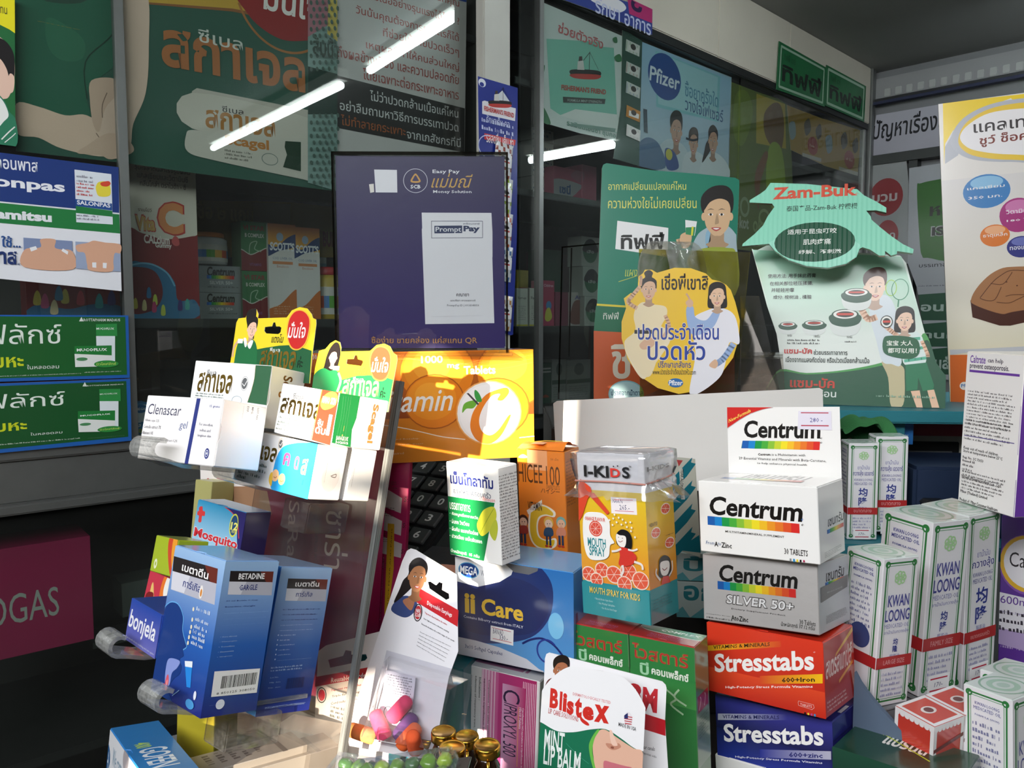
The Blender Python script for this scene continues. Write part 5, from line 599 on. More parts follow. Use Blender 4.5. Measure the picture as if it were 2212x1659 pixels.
o=carton('medicated_oil_box','tall white and green oil box with a red band, left of the rear tall pair','box',(.369,.7,1.0606),(24.24,2.02,1.23),(49.3,53.3,161.9),{'*':'e4e3e6','T':'d4dcd8'},{'F':[('r',4.4,4.4,44.8,6.2,'2f7a3e'),('r',4.4,155.7,44.8,157.4,'2f7a3e'),('r',4.4,4.4,6.2,157.4,'2f7a3e'),('r',43.1,4.4,44.8,157.4,'2f7a3e'),('r',7.54,7.54,41.74,8.14,'5a9a68'),('r',7.54,153.72,41.74,154.33,'5a9a68'),('r',7.54,7.54,8.14,154.33,'5a9a68'),('r',41.14,7.54,41.74,154.33,'5a9a68'),('o',2.7,2.7,9.6,9.6,1.55,'2f7a3e'),('o',2.7,152.3,9.6,159.2,1.55,'2f7a3e'),('o',39.7,2.7,46.6,9.6,1.55,'2f7a3e'),('o',39.7,152.3,46.6,159.2,1.55,'2f7a3e'),('o',26.1,137.7,33,144.6,1.48,'a8d29a'),('o',24.3,140.8,31.2,147.7,1.48,'a8d29a'),('o',20.1,141.6,27,148.5,1.48,'a8d29a'),('o',16.7,139.4,23.6,146.3,1.48,'a8d29a'),('o',16.8,136,23.7,142.9,1.48,'a8d29a'),('o',20.2,133.9,27.1,140.8,1.48,'a8d29a'),('o',24.3,134.7,31.2,141.6,1.48,'a8d29a'),('t','KWAN',9.8565,111.599,39.4261,123.92,'4a4e94',.02,0,0),('t','LOONG',7.3924,96.3216,41.8902,108.642,'4a4e94',.02,0,0),('t','MEDICATED OIL',7.3924,89.422,41.8902,93.8575,'8a8cb8',0,0,0),('t','ยาน้ำมันกวางลุ้ง',7.3924,82.5224,41.8902,87.4507,'8a8cb8',0,0,0),('t','均',20.138,69.0803,29.1447,78.087,'2c3a8c',.03,0,0),('t','隆',20.138,59.173,29.1447,68.1797,'2c3a8c',.03,0,0),('t','驅風油',17.7417,52.2734,31.5409,57.2017,'8a8cb8',0,0,0),('r',0,42.6,49.2826,54.5,'b02a2c'),('t','FAMILY SIZE',9.8565,46.0961,39.4261,51.0244,'d8a0a0',0,0,0),('x',8.9,11.6,40.4,38.7,5,'9a9cc0')],'L':[('r',4.8,4.8,48.5,6.7,'2f7a3e'),('r',4.8,155.2,48.5,157.1,'2f7a3e'),('r',4.8,4.8,6.7,157.1,'2f7a3e'),('r',46.6,4.8,48.5,157.1,'2f7a3e'),('r',8.15,8.15,45.14,8.81,'5a9a68'),('r',8.15,153.06,45.14,153.71,'5a9a68'),('r',8.15,8.15,8.81,153.71,'5a9a68'),('r',44.48,8.15,45.14,153.71,'5a9a68'),('o',2.9,2.9,10.4,10.4,1.68,'2f7a3e'),('o',2.9,151.5,10.4,158.9,1.68,'2f7a3e'),('o',42.9,2.9,50.4,10.4,1.68,'2f7a3e'),('o',42.9,151.5,50.4,158.9,1.68,'2f7a3e'),('r',0,42.6,53.2891,54.5,'b02a2c'),('t','KWAN LOONG',13.3223,143.749,39.9668,147.479,'4a4e94',.02,0,0),('t','MEDICATED OIL',11.7236,138.42,41.5655,142.15,'4a4e94',.02,0,0),('t','FORMULA (W/W)',13.3223,130.96,39.9668,133.624,'4a4e94',.02,0,0),('x',10.7,59.2,42.6,126.7,12,'7a7ca0')],'T':[('o',9.8565,10.6578,39.4261,42.6313,4.9283,'a8c8b4'),('o',2.957,3.1973,46.3257,50.0917,1.9713,'8ab098'),('e',18.7274,20.2499,30.5552,33.0392,'b4ccc0')]},group='medicated oil boxes',fin='g',subs=[('price_sticker','F',[9.9,-.7,38.4,-.7,38.4,18,9.9,18],0.2,'f2f2f2',[('r',12.8,2.7,35.5,4.2,'c03048'),('r',12.8,14.1,35.5,15.5,'c03048'),('t','170-',18.7,6.7,29.6,11.1,'4a4e74',0,.1)],None,'m',1.2)])
o=carton('medicated_oil_box','tall white and green oil box with a red band, right of the rear tall pair','box',(.4287,.735,1.0503),(25.43,1.31,-1.92),(46.3,50.9,170.1),{'*':'e4e3e6','T':'d4dcd8'},{'F':[('r',4.2,4.2,42.1,5.8,'2f7a3e'),('r',4.2,164.3,42.1,166,'2f7a3e'),('r',4.2,4.2,5.8,166,'2f7a3e'),('r',40.5,4.2,42.1,166,'2f7a3e'),('r',7.08,7.08,39.2,7.65,'5a9a68'),('r',7.08,162.47,39.2,163.04,'5a9a68'),('r',7.08,7.08,7.65,163.04,'5a9a68'),('r',38.63,7.08,39.2,163.04,'5a9a68'),('o',2.5,2.5,9,9,1.46,'2f7a3e'),('o',2.5,161.1,9,167.6,1.46,'2f7a3e'),('o',37.3,2.5,43.7,9,1.46,'2f7a3e'),('o',37.3,161.1,43.7,167.6,1.46,'2f7a3e'),('o',24.5,147.4,31,153.9,1.39,'a8d29a'),('o',22.8,150.3,29.3,156.8,1.39,'a8d29a'),('o',18.8,151,25.3,157.5,1.39,'a8d29a'),('o',15.7,149,22.2,155.5,1.39,'a8d29a'),('o',15.7,145.8,22.2,152.3,1.39,'a8d29a'),('o',18.9,143.8,25.4,150.3,1.39,'a8d29a'),('o',22.8,144.6,29.3,151.1,1.39,'a8d29a'),('t','ยาน้ำมัน',13.8827,128.469,32.3929,135.41,'8a8cb8',0,0,0),('t','กวางลุ้ง',7.4041,115.974,38.8715,127.08,'4a4e94',.01,0,0),('t','KWAN LOONG',9.2551,109.496,37.0204,113.66,'6a6ca4',0,0,0),('t','MEDICATED OIL',9.2551,103.017,37.0204,107.644,'6a6ca4',0,0,0),('t','均',14.6952,81.5042,31.5804,98.3894,'2c3a8c',.03,0,0),('t','隆',14.6952,62.9305,31.5804,79.8157,'2c3a8c',.03,0,0),('t','驅風油',16.6592,56.4519,29.6164,61.0794,'8a8cb8',0,0,0),('r',0,45.5,46.2755,56.6,'b02a2c'),('t','ขนาดครอบครัว',9.2551,48.7212,37.0204,53.3487,'d8a0a0',0,0,0),('x',8.3,16.3,37.9,41.8,5,'9a9cc0')],'L':[('r',4.6,4.6,46.3,6.4,'2f7a3e'),('r',4.6,163.8,46.3,165.5,'2f7a3e'),('r',4.6,4.6,6.4,165.5,'2f7a3e'),('r',44.5,4.6,46.3,165.5,'2f7a3e'),('r',7.79,7.79,43.11,8.41,'5a9a68'),('r',7.79,161.7,43.11,162.33,'5a9a68'),('r',7.79,7.79,8.41,162.33,'5a9a68'),('r',42.49,7.79,43.11,162.33,'5a9a68'),('o',2.8,2.8,9.9,9.9,1.6,'2f7a3e'),('o',2.8,160.2,9.9,167.3,1.6,'2f7a3e'),('o',41,2.8,48.1,9.9,1.6,'2f7a3e'),('o',41,160.2,48.1,167.3,1.6,'2f7a3e'),('r',0,45.5,50.9031,56.6,'b02a2c'),('t','KWAN LOONG',12.7258,152.809,38.1773,156.373,'4a4e94',.02,0,0),('t','MEDICATED OIL',11.1987,147.719,39.7044,151.282,'4a4e94',.02,0,0),('t','FORMULA (W/W)',12.7258,140.593,38.1773,143.138,'4a4e94',.02,0,0),('x',10.2,61.2,40.7,136.5,12,'7a7ca0')],'T':[('o',9.2551,10.1806,37.0204,40.7225,4.6276,'a8c8b4'),('o',2.7765,3.0542,43.499,47.8489,1.851,'8ab098'),('e',17.5847,19.3432,28.6908,31.5599,'b4ccc0')]},group='medicated oil boxes',fin='g',subs=[('price_sticker','F',[9.3,4.8,36.1,4.8,36.1,22.3,9.3,22.3],0.2,'f2f2f2',[('r',12,8,33.3,9.4,'c03048'),('r',12,18.6,33.3,20,'c03048'),('t','170-',17.6,11.7,27.8,15.9,'4a4e74',0,.1)],None,'m',1.2)])
o=carton('medicated_oil_box','small white and green oil box beside the silver box, dark seal on its side','box',(.2996,.64,1.08),(23.37,.88,2.44),(40.4,38.6,126.5),{'*':'e4e3e6','T':'d4dcd8'},{'F':[('r',3.6,3.6,36.8,5.1,'2f7a3e'),('r',3.6,121.5,36.8,122.9,'2f7a3e'),('r',3.6,3.6,5.1,122.9,'2f7a3e'),('r',35.4,3.6,36.8,122.9,'2f7a3e'),('r',6.19,6.19,34.25,6.68,'5a9a68'),('r',6.19,119.84,34.25,120.34,'5a9a68'),('r',6.19,6.19,6.68,120.34,'5a9a68'),('r',33.75,6.19,34.25,120.34,'5a9a68'),('o',2.2,2.2,7.9,7.9,1.27,'2f7a3e'),('o',2.2,118.6,7.9,124.3,1.27,'2f7a3e'),('o',32.6,2.2,38.2,7.9,1.27,'2f7a3e'),('o',32.6,118.6,38.2,124.3,1.27,'2f7a3e'),('o',21.4,106.7,27.1,112.4,1.21,'a8d29a'),('o',19.9,109.2,25.6,114.9,1.21,'a8d29a'),('o',16.5,109.9,22.1,115.5,1.21,'a8d29a'),('o',13.7,108.1,19.4,113.8,1.21,'a8d29a'),('o',13.8,105.3,19.4,110.9,1.21,'a8d29a'),('o',16.5,103.5,22.2,109.2,1.21,'a8d29a'),('o',20,104.2,25.6,109.9,1.21,'a8d29a'),('t','KWAN',8.0871,85.2779,32.3485,95.3868,'4a4e94',.02,0,0),('t','LOONG',6.0653,72.7429,34.3703,82.8518,'4a4e94',.02,0,0),('t','MEDICATED OIL',6.0653,67.0819,34.3703,70.7211,'8a8cb8',0,0,0),('t','ยาน้ำมันกวางลุ้ง',6.0653,61.4209,34.3703,65.4645,'8a8cb8',0,0,0),('t','均',17.4374,52.2209,22.9982,57.7817,'2c3a8c',.03,0,0),('t','隆',17.4374,46.1041,22.9982,51.6649,'2c3a8c',.03,0,0),('t','驅風油',14.5568,40.4431,25.8788,44.4867,'8a8cb8',0,0,0),('r',0,33.1,40.4356,42.8,'b02a2c'),('t','LARGE SIZE',8.0871,35.9349,32.3485,39.9785,'d8a0a0',0,0,0),('x',7.3,7.6,33.2,29.9,5,'9a9cc0')],'L':[('r',3.5,3.5,35.1,4.8,'2f7a3e'),('r',3.5,121.7,35.1,123.1,'2f7a3e'),('r',3.5,3.5,4.8,123.1,'2f7a3e'),('r',33.7,3.5,35.1,123.1,'2f7a3e'),('r',5.9,5.9,32.67,6.37,'5a9a68'),('r',5.9,120.15,32.67,120.62,'5a9a68'),('r',5.9,5.9,6.37,120.62,'5a9a68'),('r',32.2,5.9,32.67,120.62,'5a9a68'),('o',2.1,2.1,7.5,7.5,1.21,'2f7a3e'),('o',2.1,119,7.5,124.4,1.21,'2f7a3e'),('o',31,2.1,36.4,7.5,1.21,'2f7a3e'),('o',31,119,36.4,124.4,1.21,'2f7a3e'),('r',0,33.1,38.5697,42.8,'b02a2c'),('t','KWAN LOONG',9.6424,113.409,28.9273,116.108,'4a4e94',.02,0,0),('t','MEDICATED OIL',8.4853,109.552,30.0844,112.251,'4a4e94',.02,0,0),('t','FORMULA (W/W)',9.6424,104.152,28.9273,106.08,'4a4e94',.02,0,0),('x',7.7,45.7,30.9,101.1,12,'7a7ca0'),('e',9.6,45.7,30.9,66.9,'3a4a7c')],'T':[('o',8.0871,7.7139,32.3485,30.8558,4.0436,'a8c8b4'),('o',2.4261,2.3142,38.0095,36.2555,1.6174,'8ab098'),('e',15.3655,14.6565,25.0701,23.9132,'b4ccc0')]},group='medicated oil boxes',fin='g')
o=carton('medicated_oil_box','short oil box on the teal ledge, left of the far pair','box',(.3982,.93,1.1433),(-5.5,1.43,-.9),(34,30.6,115),{'*':'e4e3e6','T':'d4dcd8'},{'F':[('r',3.1,3.1,30.9,4.2,'2f7a3e'),('r',3.1,110.8,30.9,111.9,'2f7a3e'),('r',3.1,3.1,4.2,111.9,'2f7a3e'),('r',29.7,3.1,30.9,111.9,'2f7a3e'),('r',5.2,5.2,28.76,5.61,'5a9a68'),('r',5.2,109.39,28.76,109.8,'5a9a68'),('r',5.2,5.2,5.61,109.8,'5a9a68'),('r',28.34,5.2,28.76,109.8,'5a9a68'),('o',1.9,1.9,6.6,6.6,1.07,'2f7a3e'),('o',1.9,108.4,6.6,113.1,1.07,'2f7a3e'),('o',27.3,1.9,32.1,6.6,1.07,'2f7a3e'),('o',27.3,108.4,32.1,113.1,1.07,'2f7a3e'),('o',18,98.4,22.7,103.1,1.02,'a8d29a'),('o',16.7,100.5,21.5,105.2,1.02,'a8d29a'),('o',13.8,101,18.6,105.8,1.02,'a8d29a'),('o',11.5,99.5,16.3,104.3,1.02,'a8d29a'),('o',11.6,97.2,16.3,101.9,1.02,'a8d29a'),('o',13.9,95.7,18.6,100.5,1.02,'a8d29a'),('o',16.8,96.3,21.5,101,1.02,'a8d29a'),('t','ยาน้ำมัน',10.1865,84.4384,23.7685,89.5317,'8a8cb8',0,0,0),('t','กวางลุ้ง เอวอาร์',5.4328,75.2706,28.5222,83.4198,'4a4e94',.01,0,0),('t','KWAN LOONG',6.791,70.5169,27.164,73.5728,'6a6ca4',0,0,0),('t','MEDICATED OIL',6.791,65.7632,27.164,69.1587,'6a6ca4',0,0,0),('t','均',11.8842,52.1812,22.0707,62.3677,'2c3a8c',.03,0,0),('t','隆',11.8842,40.9761,22.0707,51.1626,'2c3a8c',.03,0,0),('t','驅風油',12.2238,36.2224,21.7312,39.6179,'8a8cb8',0,0,0),('r',0,30.4,33.955,38.6,'b02a2c'),('t','ขนาดกลาง',6.791,32.8016,27.164,36.1971,'d8a0a0',0,0,0),('x',6.1,9,27.8,27.7,5,'9a9cc0')],'L':[('r',2.8,2.8,27.8,3.8,'2f7a3e'),('r',2.8,111.2,27.8,112.2,'2f7a3e'),('r',2.8,2.8,3.8,112.2,'2f7a3e'),('r',26.7,2.8,27.8,112.2,'2f7a3e'),('r',4.68,4.68,25.88,5.05,'5a9a68'),('r',4.68,109.95,25.88,110.32,'5a9a68'),('r',4.68,4.68,5.05,110.32,'5a9a68'),('r',25.51,4.68,25.88,110.32,'5a9a68'),('o',1.7,1.7,6,6,.96,'2f7a3e'),('o',1.7,109,6,113.3,.96,'2f7a3e'),('o',24.6,1.7,28.9,6,.96,'2f7a3e'),('o',24.6,109,28.9,113.3,.96,'2f7a3e'),('r',0,30.4,30.5595,38.6,'b02a2c'),('t','KWAN LOONG',7.6399,104.608,22.9196,106.747,'4a4e94',.02,0,0),('t','MEDICATED OIL',6.7231,101.552,23.8364,103.691,'4a4e94',.02,0,0),('t','FORMULA (W/W)',7.6399,97.2734,22.9196,98.8014,'4a4e94',.02,0,0),('x',6.1,40.6,24.4,94.8,12,'7a7ca0')],'T':[('o',6.791,6.1119,27.164,24.4476,3.3955,'a8c8b4'),('o',2.0373,1.8336,31.9177,28.7259,1.3582,'8ab098'),('e',12.9029,11.6126,21.0521,18.9469,'b4ccc0')]},group='medicated oil boxes',fin='g',subs=[('price_sticker','F',[6.8,.5,26.5,.5,26.5,13.4,6.8,13.4],0.2,'f2f2f2',[('r',8.8,2.9,24.4,3.9,'c03048'),('r',8.8,10.7,24.4,11.7,'c03048'),('t','170-',12.9,5.6,20.4,8.7,'4a4e74',0,.1)],None,'m',1.2)])
o=carton('medicated_oil_box','short oil box on the teal ledge, right of the far pair','box',(.434,.9386,1.1501),(-5.5,1.43,-.9),(36.7,27.2,115),{'*':'e4e3e6','T':'d4dcd8'},{'F':[('r',3.3,3.3,33.4,4.6,'2f7a3e'),('r',3.3,110.4,33.4,111.7,'2f7a3e'),('r',3.3,3.3,4.6,111.7,'2f7a3e'),('r',32.1,3.3,33.4,111.7,'2f7a3e'),('r',5.61,5.61,31.06,6.06,'5a9a68'),('r',5.61,108.94,31.06,109.39,'5a9a68'),('r',5.61,5.61,6.06,109.39,'5a9a68'),('r',30.61,5.61,31.06,109.39,'5a9a68'),('o',2,2,7.2,7.2,1.16,'2f7a3e'),('o',2,107.8,7.2,113,1.16,'2f7a3e'),('o',29.5,2,34.7,7.2,1.16,'2f7a3e'),('o',29.5,107.8,34.7,113,1.16,'2f7a3e'),('o',19.4,97,24.6,102.2,1.1,'a8d29a'),('o',18,99.3,23.2,104.5,1.1,'a8d29a'),('o',14.9,99.9,20.1,105,1.1,'a8d29a'),('o',12.5,98.3,17.6,103.4,1.1,'a8d29a'),('o',12.5,95.7,17.6,100.9,1.1,'a8d29a'),('o',15,94.2,20.1,99.3,1.1,'a8d29a'),('o',18.1,94.8,23.2,99.9,1.1,'a8d29a'),('t','ยาน้ำมัน',11.0014,81.9937,25.67,87.4944,'8a8cb8',0,0,0),('t','กวางลุ้ง เอวอาร์',5.8674,72.0924,30.8039,80.8935,'4a4e94',.01,0,0),('t','KWAN LOONG',7.3343,66.9584,29.3371,70.2588,'6a6ca4',0,0,0),('t','MEDICATED OIL',7.3343,61.8244,29.3371,65.4916,'6a6ca4',0,0,0),('t','均',12.835,47.1559,23.8364,58.1573,'2c3a8c',.03,0,0),('t','隆',12.835,35.0543,23.8364,46.0557,'2c3a8c',.03,0,0),('t','驅風油',13.2017,29.9203,23.4697,33.5875,'8a8cb8',0,0,0),('r',0,30.1,36.6714,38.9,'b02a2c'),('t','ขนาดกลาง',7.3343,32.6658,29.3371,36.3329,'d8a0a0',0,0,0),('x',6.6,7,30.1,27.2,5,'9a9cc0')],'L':[('r',2.4,2.4,24.7,3.4,'2f7a3e'),('r',2.4,111.6,24.7,112.6,'2f7a3e'),('r',2.4,2.4,3.4,112.6,'2f7a3e'),('r',23.8,2.4,24.7,112.6,'2f7a3e'),('r',4.16,4.16,23.01,4.49,'5a9a68'),('r',4.16,110.51,23.01,110.84,'5a9a68'),('r',4.16,4.16,4.49,110.84,'5a9a68'),('r',22.68,4.16,23.01,110.84,'5a9a68'),('o',1.5,1.5,5.3,5.3,.86,'2f7a3e'),('o',1.5,109.7,5.3,113.5,.86,'2f7a3e'),('o',21.9,1.5,25.7,5.3,.86,'2f7a3e'),('o',21.9,109.7,25.7,113.5,.86,'2f7a3e'),('r',0,30.1,27.164,38.9,'b02a2c'),('t','KWAN LOONG',6.791,105.762,20.373,107.664,'4a4e94',.02,0,0),('t','MEDICATED OIL',5.9761,103.046,21.1879,104.947,'4a4e94',.02,0,0),('t','FORMULA (W/W)',6.791,99.2428,20.373,100.601,'4a4e94',.02,0,0),('x',5.4,39.9,21.7,97.1,12,'7a7ca0')],'T':[('o',7.3343,5.4328,29.3371,21.7312,3.6671,'a8c8b4'),('o',2.2003,1.6298,34.4711,25.5341,1.4669,'8ab098'),('e',13.9351,10.3223,22.7362,16.8417,'b4ccc0')]},group='medicated oil boxes',fin='g',subs=[('price_sticker','F',[7.3,-2.2,28.6,-2.2,28.6,11.8,7.3,11.8],0.2,'f2f2f2',[('r',9.5,.4,26.4,1.5,'c03048'),('r',9.5,8.8,26.4,9.9,'c03048'),('t','170-',13.9,3.3,22,6.6,'4a4e74',0,.1)],None,'m',1.2)])
o=carton('medicated_oil_box','big oil box at the lower right corner seen from above, nearest of the kind','box',(.372,.558,.9426),(29.11,-2.97,.31),(42.7,36.8,180.2),{'*':'e4e3e6','T':'d4dcd8'},{'F':[('r',3.8,45.3,38.8,46.8,'2f7a3e'),('r',3.8,174.8,38.8,176.3,'2f7a3e'),('r',3.8,45.3,5.3,176.3,'2f7a3e'),('r',37.3,45.3,38.8,176.3,'2f7a3e'),('r',6.5,48,36.1,48.5,'5a9a68'),('r',6.5,173.1,36.1,173.7,'5a9a68'),('r',6.5,48,7,173.7,'5a9a68'),('r',35.6,48,36.1,173.7,'5a9a68'),('o',2.3,43.8,8.3,49.8,1.3,'2f7a3e'),('o',2.3,171.9,8.3,177.8,1.3,'2f7a3e'),('o',34.4,43.8,40.3,49.8,1.3,'2f7a3e'),('o',34.4,171.9,40.3,177.8,1.3,'2f7a3e'),('o',22.6,159.3,28.6,165.2,1.3,'a8d29a'),('o',21,161.9,27,167.9,1.3,'a8d29a'),('o',17.4,162.6,23.4,168.6,1.3,'a8d29a'),('o',14.5,160.7,20.5,166.7,1.3,'a8d29a'),('o',14.5,157.8,20.5,163.7,1.3,'a8d29a'),('o',17.4,155.9,23.4,161.9,1.3,'a8d29a'),('o',21.1,156.6,27,162.6,1.3,'a8d29a'),('t','KWAN',8.5,136.7,34.1,147.3,'4a4e94',0,0,0),('t','LOONG',6.4,123.4,36.3,134.1,'4a4e94',0,0,0),('t','MEDICATED OIL',6.4,117.5,36.3,121.3,'8a8cb8',0,0,0),('t','ยาน้ำมันกวางลุ้ง',6.4,111.5,36.3,115.7,'8a8cb8',0,0,0),('t','均',17.7,100.3,25,107.6,'2c3a8c',0,0,0),('t','隆',17.7,92.2,25,99.5,'2c3a8c',0,0,0),('t','驅風油',15.4,86.2,27.3,90.5,'8a8cb8',0,0,0),('r',0,78,42.7,88.2,'b02a2c'),('t','FAMILY SIZE',8.5,81,34.1,85.2,'d8a0a0',0,0,0),('x',7.7,51.1,35,74.6,5,'9a9cc0')],'L':[('r',3.3,44.8,33.5,46.1,'2f7a3e'),('r',3.3,175.6,33.5,176.9,'2f7a3e'),('r',3.3,44.8,4.6,176.9,'2f7a3e'),('r',32.2,44.8,33.5,176.9,'2f7a3e'),('r',5.6,47.1,31.2,47.6,'5a9a68'),('r',5.6,174.1,31.2,174.6,'5a9a68'),('r',5.6,47.1,6.1,174.6,'5a9a68'),('r',30.7,47.1,31.2,174.6,'5a9a68'),('o',2,43.5,7.2,48.7,1.2,'2f7a3e'),('o',2,173,7.2,178.2,1.2,'2f7a3e'),('o',29.6,43.5,34.8,48.7,1.2,'2f7a3e'),('o',29.6,173,34.8,178.2,1.2,'2f7a3e'),('r',0,78,36.8,88.2,'b02a2c'),('t','KWAN LOONG',9.2,167.7,27.6,170.2,'4a4e94',0,0,0),('t','MEDICATED OIL',8.1,164,28.7,166.6,'4a4e94',0,0,0),('t','FORMULA (W/W)',9.2,158.8,27.6,160.7,'4a4e94',0,0,0),('x',7.4,90.5,29.4,155.9,12,'7a7ca0')],'T':[('o',8.5343,7.3581,34.1371,29.4323,4.2671,'a8c8b4'),('o',2.5603,2.2074,40.1111,34.5829,1.7069,'8ab098'),('e',16.2151,13.9803,26.4562,22.81,'b4ccc0')]},group='medicated oil boxes',fin='g')
o=carton('medicated_oil_box','big oil box cut by the right edge, just behind the lower right corner one','box',(.4387,.6297,.9447),(34.86,-3.82,1.47),(46.5,45.2,155.5),{'*':'e4e3e6','T':'d4dcd8'},{'F':[('r',4.2,8.7,42.3,10.3,'2f7a3e'),('r',4.2,149.7,42.3,151.3,'2f7a3e'),('r',4.2,8.7,5.8,151.3,'2f7a3e'),('r',40.7,8.7,42.3,151.3,'2f7a3e'),('r',7.1,11.6,39.4,12.2,'5a9a68'),('r',7.1,147.8,39.4,148.4,'5a9a68'),('r',7.1,11.6,7.7,148.4,'5a9a68'),('r',38.8,11.6,39.4,148.4,'5a9a68'),('o',2.6,7.1,9.1,13.6,1.5,'2f7a3e'),('o',2.6,146.5,9.1,153,1.5,'2f7a3e'),('o',37.4,7.1,43.9,13.6,1.5,'2f7a3e'),('o',37.4,146.5,43.9,153,1.5,'2f7a3e'),('o',24.6,132.8,31.1,139.3,1.4,'a8d29a'),('o',22.9,135.7,29.4,142.2,1.4,'a8d29a'),('o',18.9,136.4,25.4,142.9,1.4,'a8d29a'),('o',15.8,134.3,22.3,140.9,1.4,'a8d29a'),('o',15.8,131.1,22.3,137.6,1.4,'a8d29a'),('o',19,129.1,25.5,135.6,1.4,'a8d29a'),('o',22.9,129.9,29.4,136.4,1.4,'a8d29a'),('t','KWAN',9.3,108.1,37.2,119.7,'4a4e94',0,0,0),('t','LOONG',7,93.7,39.5,105.3,'4a4e94',0,0,0),('t','MEDICATED OIL',7,87.2,39.5,91.4,'8a8cb8',0,0,0),('t','ยาน้ำมันกวางลุ้ง',7,80.7,39.5,85.4,'8a8cb8',0,0,0),('t','均',19.2,68.5,27.2,76.5,'2c3a8c',0,0,0),('t','隆',19.2,59.7,27.2,67.7,'2c3a8c',0,0,0),('t','驅風油',16.7,53.2,29.7,57.8,'8a8cb8',0,0,0),('r',0,44.2,46.5,55.4,'b02a2c'),('t','FAMILY SIZE',9.3,47.5,37.2,52.1,'d8a0a0',0,0,0),('x',8.4,15,38.1,40.5,5,'9a9cc0')],'L':[('r',4.1,8.6,41.1,10.1,'2f7a3e'),('r',4.1,149.9,41.1,151.5,'2f7a3e'),('r',4.1,8.6,5.6,151.5,'2f7a3e'),('r',39.5,8.6,41.1,151.5,'2f7a3e'),('r',6.9,11.4,38.2,12,'5a9a68'),('r',6.9,148.1,38.2,148.6,'5a9a68'),('r',6.9,11.4,7.5,148.6,'5a9a68'),('r',37.7,11.4,38.2,148.6,'5a9a68'),('o',2.5,7,8.8,13.3,1.4,'2f7a3e'),('o',2.5,146.7,8.8,153,1.4,'2f7a3e'),('o',36.4,7,42.7,13.3,1.4,'2f7a3e'),('o',36.4,146.7,42.7,153,1.4,'2f7a3e'),('r',0,44.2,45.2,55.4,'b02a2c'),('t','KWAN LOONG',11.3,140.2,33.9,143.3,'4a4e94',0,0,0),('t','MEDICATED OIL',9.9,135.7,35.2,138.8,'4a4e94',0,0,0),('t','FORMULA (W/W)',11.3,129.3,33.9,131.6,'4a4e94',0,0,0),('x',9,58.8,36.1,125.7,12,'7a7ca0')],'T':[('o',9.2943,9.0325,37.177,36.1301,4.6471,'a8c8b4'),('o',2.7883,2.7098,43.683,42.4529,1.8589,'8ab098'),('e',17.6591,17.1618,28.8122,28.0008,'b4ccc0')]},group='medicated oil boxes',fin='g')
o=carton('balm_box','red and white box, left of the wrapped pair at lower right','box',(.3217,.5878,.9405),(25.79,2.34,-2.18),(33.9,34.3,155.2),{'*':'c23a2e','T':'c8402f'},{'T':[('r',0,0,33.9,3.1,'e4e2e2'),('r',0,31.2,33.9,34.3,'e4e2e2'),('r',0,0,3.1,34.3,'e4e2e2'),('r',30.8,0,33.9,34.3,'e4e2e2'),('e',10.1697,13.0156,23.7294,22.606,'e0d8d4'),('e',12.8817,14.3857,21.0175,21.236,'6a2a28')],'F':[('r',0,53.5,33.9,56.6,'e4e2e2'),('r',0,152.1,33.9,155.2,'e4e2e2'),('r',0,53.5,3.1,155.2,'e4e2e2'),('r',30.8,53.5,33.9,155.2,'e4e2e2'),('e',.1,149.8,4.2,153.5,'e4e2e2'),('e',4.3,149.8,8.4,153.5,'e4e2e2'),('e',8.6,149.8,12.6,153.5,'e4e2e2'),('e',12.8,149.8,16.9,153.5,'e4e2e2'),('e',17,149.8,21.1,153.5,'e4e2e2'),('e',21.3,149.8,25.3,153.5,'e4e2e2'),('e',25.5,149.8,29.6,153.5,'e4e2e2'),('e',29.7,149.8,33.8,153.5,'e4e2e2'),('l',[0,134.9,33.8991,141],3,'6a1c1c'),('e',10.2,89.1,27.1,114.5,'e0c8a0'),('s',[13.5597,119.6,20.3395,126.7,27.1193,116.6],'e8a030')],'L':[('r',0,53.5,34.3,56.6,'e4e2e2'),('r',0,152.1,34.3,155.2,'e4e2e2'),('r',0,53.5,3.1,155.2,'e4e2e2'),('r',31.2,53.5,34.3,155.2,'e4e2e2'),('e',.1,149.7,4.2,153.5,'e4e2e2'),('e',4.4,149.7,8.5,153.5,'e4e2e2'),('e',8.6,149.7,12.8,153.5,'e4e2e2'),('e',12.9,149.7,17,153.5,'e4e2e2'),('e',17.2,149.7,21.3,153.5,'e4e2e2'),('e',21.5,149.7,25.6,153.5,'e4e2e2'),('e',25.8,149.7,29.9,153.5,'e4e2e2'),('e',30.1,149.7,34.2,153.5,'e4e2e2')],'R':[('r',0,53.5,34.3,56.6,'e4e2e2'),('r',0,152.1,34.3,155.2,'e4e2e2'),('r',0,53.5,3.1,155.2,'e4e2e2'),('r',31.2,53.5,34.3,155.2,'e4e2e2'),('e',.1,149.7,4.2,153.5,'e4e2e2'),('e',4.4,149.7,8.5,153.5,'e4e2e2'),('e',8.6,149.7,12.8,153.5,'e4e2e2'),('e',12.9,149.7,17,153.5,'e4e2e2'),('e',17.2,149.7,21.3,153.5,'e4e2e2'),('e',21.5,149.7,25.6,153.5,'e4e2e2'),('e',25.8,149.7,29.9,153.5,'e4e2e2'),('e',30.1,149.7,34.2,153.5,'e4e2e2')]},group='red and white wrapped boxes',fin='g')
